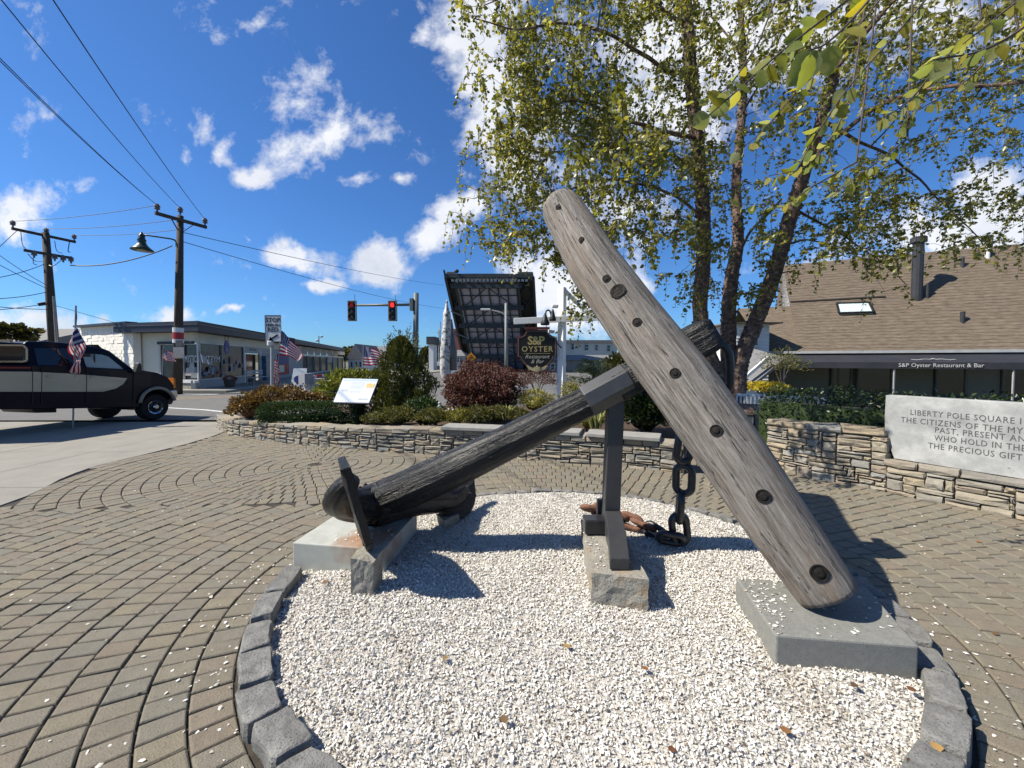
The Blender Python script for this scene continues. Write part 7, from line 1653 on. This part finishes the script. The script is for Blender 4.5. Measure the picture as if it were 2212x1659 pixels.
for (xa, xb) in ((1797, 1838), (1852, 1925), (2022, 2085), (2165, 2230)):
    A_, B_ = Wf(xa) - fn * .02, Wf(xb) - fn * .02; mb = MB(); mb.hexa([up(A_ - fn * .02, .3), up(B_ - fn * .02, .3), up(B_, .3), up(A_, .3), up(A_ - fn * .02, 1.8), up(B_ - fn * .02, 1.8), up(B_, 1.8), up(A_, 1.8)]); w_ = mb.build('window', glassm, rs)
    mb = MB()
    for p in (A_, B_): mb.beam(up(p - fn * .03, .3), up(p - fn * .03, 1.8), .07, .05, (0, 1, 0))
    for z in (.33, 1.77): mb.beam(up(A_ - fn * .03, z), up(B_ - fn * .03, z), .05, .06)
    mb.build('frame', M('frame_taupe', (.22, .2, .16), None, .7) if 'frame_taupe' not in MATS else MATS['frame_taupe'], w_)
for px in (1694, 1932, 2190):
    p = on_line(EL - fn * .9, fd, px); mb = MB(); mb.beam(up(p, -.9), up(p, 1.5), .035, .035, (0, 1, 0)); mb.build('awning_post', M('post_grey', (.4, .4, .4), None, .5) if px == 1694 else MATS['post_grey'], rs)
# white dormer-fronted annexe left of the roof
an = house('annexe', 'white clapboard gable with a dark window behind the birch stems', 1588, 1662, 700, 14.3, 3.5, sidew, roofm, 'flat', .05, [(1603, 722, 1634, 746)], z0=-0.9)
random.seed(5)
for j in range(18):
    p, q = P(1589, 700, 14.3), P(1661, 700, 14.3); z0 = p.z - .12 - j * .13
    mb = MB(); mb.add([(p.x, 14.255, z0), (q.x, 14.255, z0), (q.x, 14.29, z0 + .125), (p.x, 14.29, z0 + .125), (p.x, 14.298, z0), (q.x, 14.298, z0)], [(0, 1, 2, 3), (0, 4, 5, 1)]); mb.build('plank', sidew, an)
mb = MB(); mb.beam(P(1592, 822, 13.4), P(1662, 765, 13.6), 1.2, .12, (0, -.3, 1)); mb.build('porch_roof', greyroof, an)
mb = MB(); mb.beam(P(1598, 825, 12.9), P(1660, 772, 13.0), .10, .10); mb.build('downpipe', white, an)
# hedge, white fence, golden shrub behind the right wall
hd0 = path_at(pts2, 0.0)[0]; hgd = (pts2[-1] - pts2[0]).normalized(); hgn = Vector((-hgd.y, hgd.x, 0)); hgn = hgn if hgn.y > 0 else -hgn
rh_ = empty('hedge', (hd0.x + .8, hd0.y + .8, 0.1), 'shaded dark green hedge behind the tan wall and the carved slab', 'hedge')
N_ = 12000; s_ = rng.random(N_) * 5.4 - 0.4; w_ = rng.normal(size=N_) * .18; z_ = rng.random(N_) ** .7
P_ = np.array(hd0)[None] + np.array(hgd)[None] * s_[:, None] + np.array(hgn)[None] * (.72 + w_)[:, None]; top_h = 1.13 + .08 * np.array([noise.noise(Vector((q * 2.3, 0, 4))) for q in s_]); P_[:, 2] = .3 + z_ * (top_h - .3) + rng.normal(size=N_) * .02
D_ = np.stack([rng.normal(size=N_) - .5, rng.normal(size=N_) - .8, rng.normal(size=N_) + .8], 1); leaves('foliage', P_, D_, .045 * (.6 + .8 * rng.random(N_)), rhodo, rh_, width=.8)
mb = MB(); A_, B_ = hd0 + hgn * .72 - hgd * .4, hd0 + hgn * .72 + hgd * 5.0; mb.hexa([up(A_ - hgn * .12, .2), up(B_ - hgn * .12, .2), up(B_ + hgn * .2, .2), up(A_ + hgn * .2, .2), up(A_ - hgn * .1, .9), up(B_ - hgn * .1, .9), up(B_ + hgn * .15, .9), up(A_ + hgn * .15, .9)]); mb.build('inner_growth', rhodo, rh_, kind='stuff')
fc = empty('picket_fence', P(1640, 870, 7.6), 'low white picket fence seen between the birch foot and the hedge', 'fence')
f0_, f1_ = P(1592, 855, 7.8), P(1790, 868, 6.9); f0_.z = f1_.z = .86
mb = MB(); mb.beam(f0_, f1_, .07, .05); mb.build('rail', white, fc); mb = MB(); mb.beam(f0_ - Vector((0, 0, .62)), f1_ - Vector((0, 0, .62)), .07, .05); mb.build('rail', white, fc)
for k in range(22): p = f0_.lerp(f1_, k / 21); mb = MB(); mb.beam(up(p, .12), up(p, .84), .028, .028, (0, 1, 0)); mb.build('picket', white, fc)
bush('golden_shrub', at(1648, 838, 9.5), (W(40, 9.5), .4, W(13, 9.5)), 1300, .05, goldm, 'bright golden yellow shrub behind the picket fence, right of the birch', 'shrub', .4, width=.8)
bush('willow_shrub', at(1690, 790, 10.5), (W(46, 10.5), .5, W(34, 10.5)), 1100, .07, olive, 'wispy olive green shrub in front of the restaurant corner', 'shrub', .5, width=.3, inner=.2, core=0)
# grey timber box with slanted top by the steps
kb = empty('timber_box', P(1610, 950, 6.6), 'grey timber box with a slanted brown top, between oak stock and tan wall', 'box')
q = [P(1560, 893, 6.4), P(1626, 896, 6.4), P(1637, 873, 6.9), P(1570, 869, 6.9)]
mb = MB(); mb.hexa([p - Vector((0, 0, .04)) for p in q] + q); mb.build('slanted_top', M('box_top', (.12, .08, .055), (.2, .14, .1), .7, 4), kb)
gt = M('grey_timber', (.33, .33, .31), (.42, .42, .40), .8, 6, .2, 20)
for k in range(4):
    z1 = q[0].z - .06 - k * .14; mb = MB(); mb.hexa([up(q[0], z1 - .125), up(q[1], z1 - .125), up(q[1] + Vector((0, .04, 0)), z1 - .125), up(q[0] + Vector((0, .04, 0)), z1 - .125), up(q[0], z1), up(q[1], z1), up(q[1] + Vector((0, .04, 0)), z1), up(q[0] + Vector((0, .04, 0)), z1)]); mb.build('board', gt, kb)
mb = MB(); mb.hexa([up(q[1] + Vector((.01, 0, 0)), .05), up(q[1] + Vector((.05, 0, 0)), .05), up(q[2] + Vector((.05, 0, 0)), .05), up(q[2] + Vector((.01, 0, 0)), .05), up(q[1] + Vector((.01, 0, 0)), q[1].z + .01), up(q[1] + Vector((.05, 0, 0)), q[1].z + .01), up(q[2] + Vector((.05, 0, 0)), q[2].z + .01), up(q[2] + Vector((.01, 0, 0)), q[2].z + .01)]); mb.build('side_board', steel, kb)
stp = empty('boardwalk', P(1640, 950, 6.4), 'weathered grey boardwalk planks at the gap between the two walls', 'boardwalk')
for k in range(7):
    y_ = 6.0 + k * .26; mb = MB(); mb.bx(2.9, 5.6, y_ + .01, y_ + .25, .08 + .02 * k, .12 + .02 * k); mb.build('plank', gt, stp)
# white bench parts glimpsed through the bed
wb2 = empty('white_bench', P(1060, 885, 9.4), 'white bench glimpsed behind the strappy plants under the red maple', 'bench')
for k, (x0, x1, y) in enumerate(((1030, 1078, 876), (1030, 1078, 881))): mb = MB(); mb.beam(P(x0, y, 9.4), P(x1, y, 9.4), .3 if k == 0 else .05, .045); mb.build('slat', white, wb2)
for x in (1034, 1074): mb = MB(); a_ = P(x, 884, 9.4); mb.beam(up(a_, .2), a_, .05, .05, (0, 1, 0)); mb.build('leg', white, wb2)
wr2 = empty('low_rail', P(1160, 845, 13.5), 'low white rail running behind the yellow spirea', 'rail')
for y in (834, 840): mb = MB(); mb.beam(P(1118, y, 13.6), P(1206, y, 13.6), .06, .08); mb.build('bar', white, wr2)
for x in (1122, 1160, 1200): mb = MB(); a_ = P(x, 834, 13.6); mb.beam(up(a_, 0), a_, .07, .07, (0, 1, 0)); mb.build('post', white, wr2)
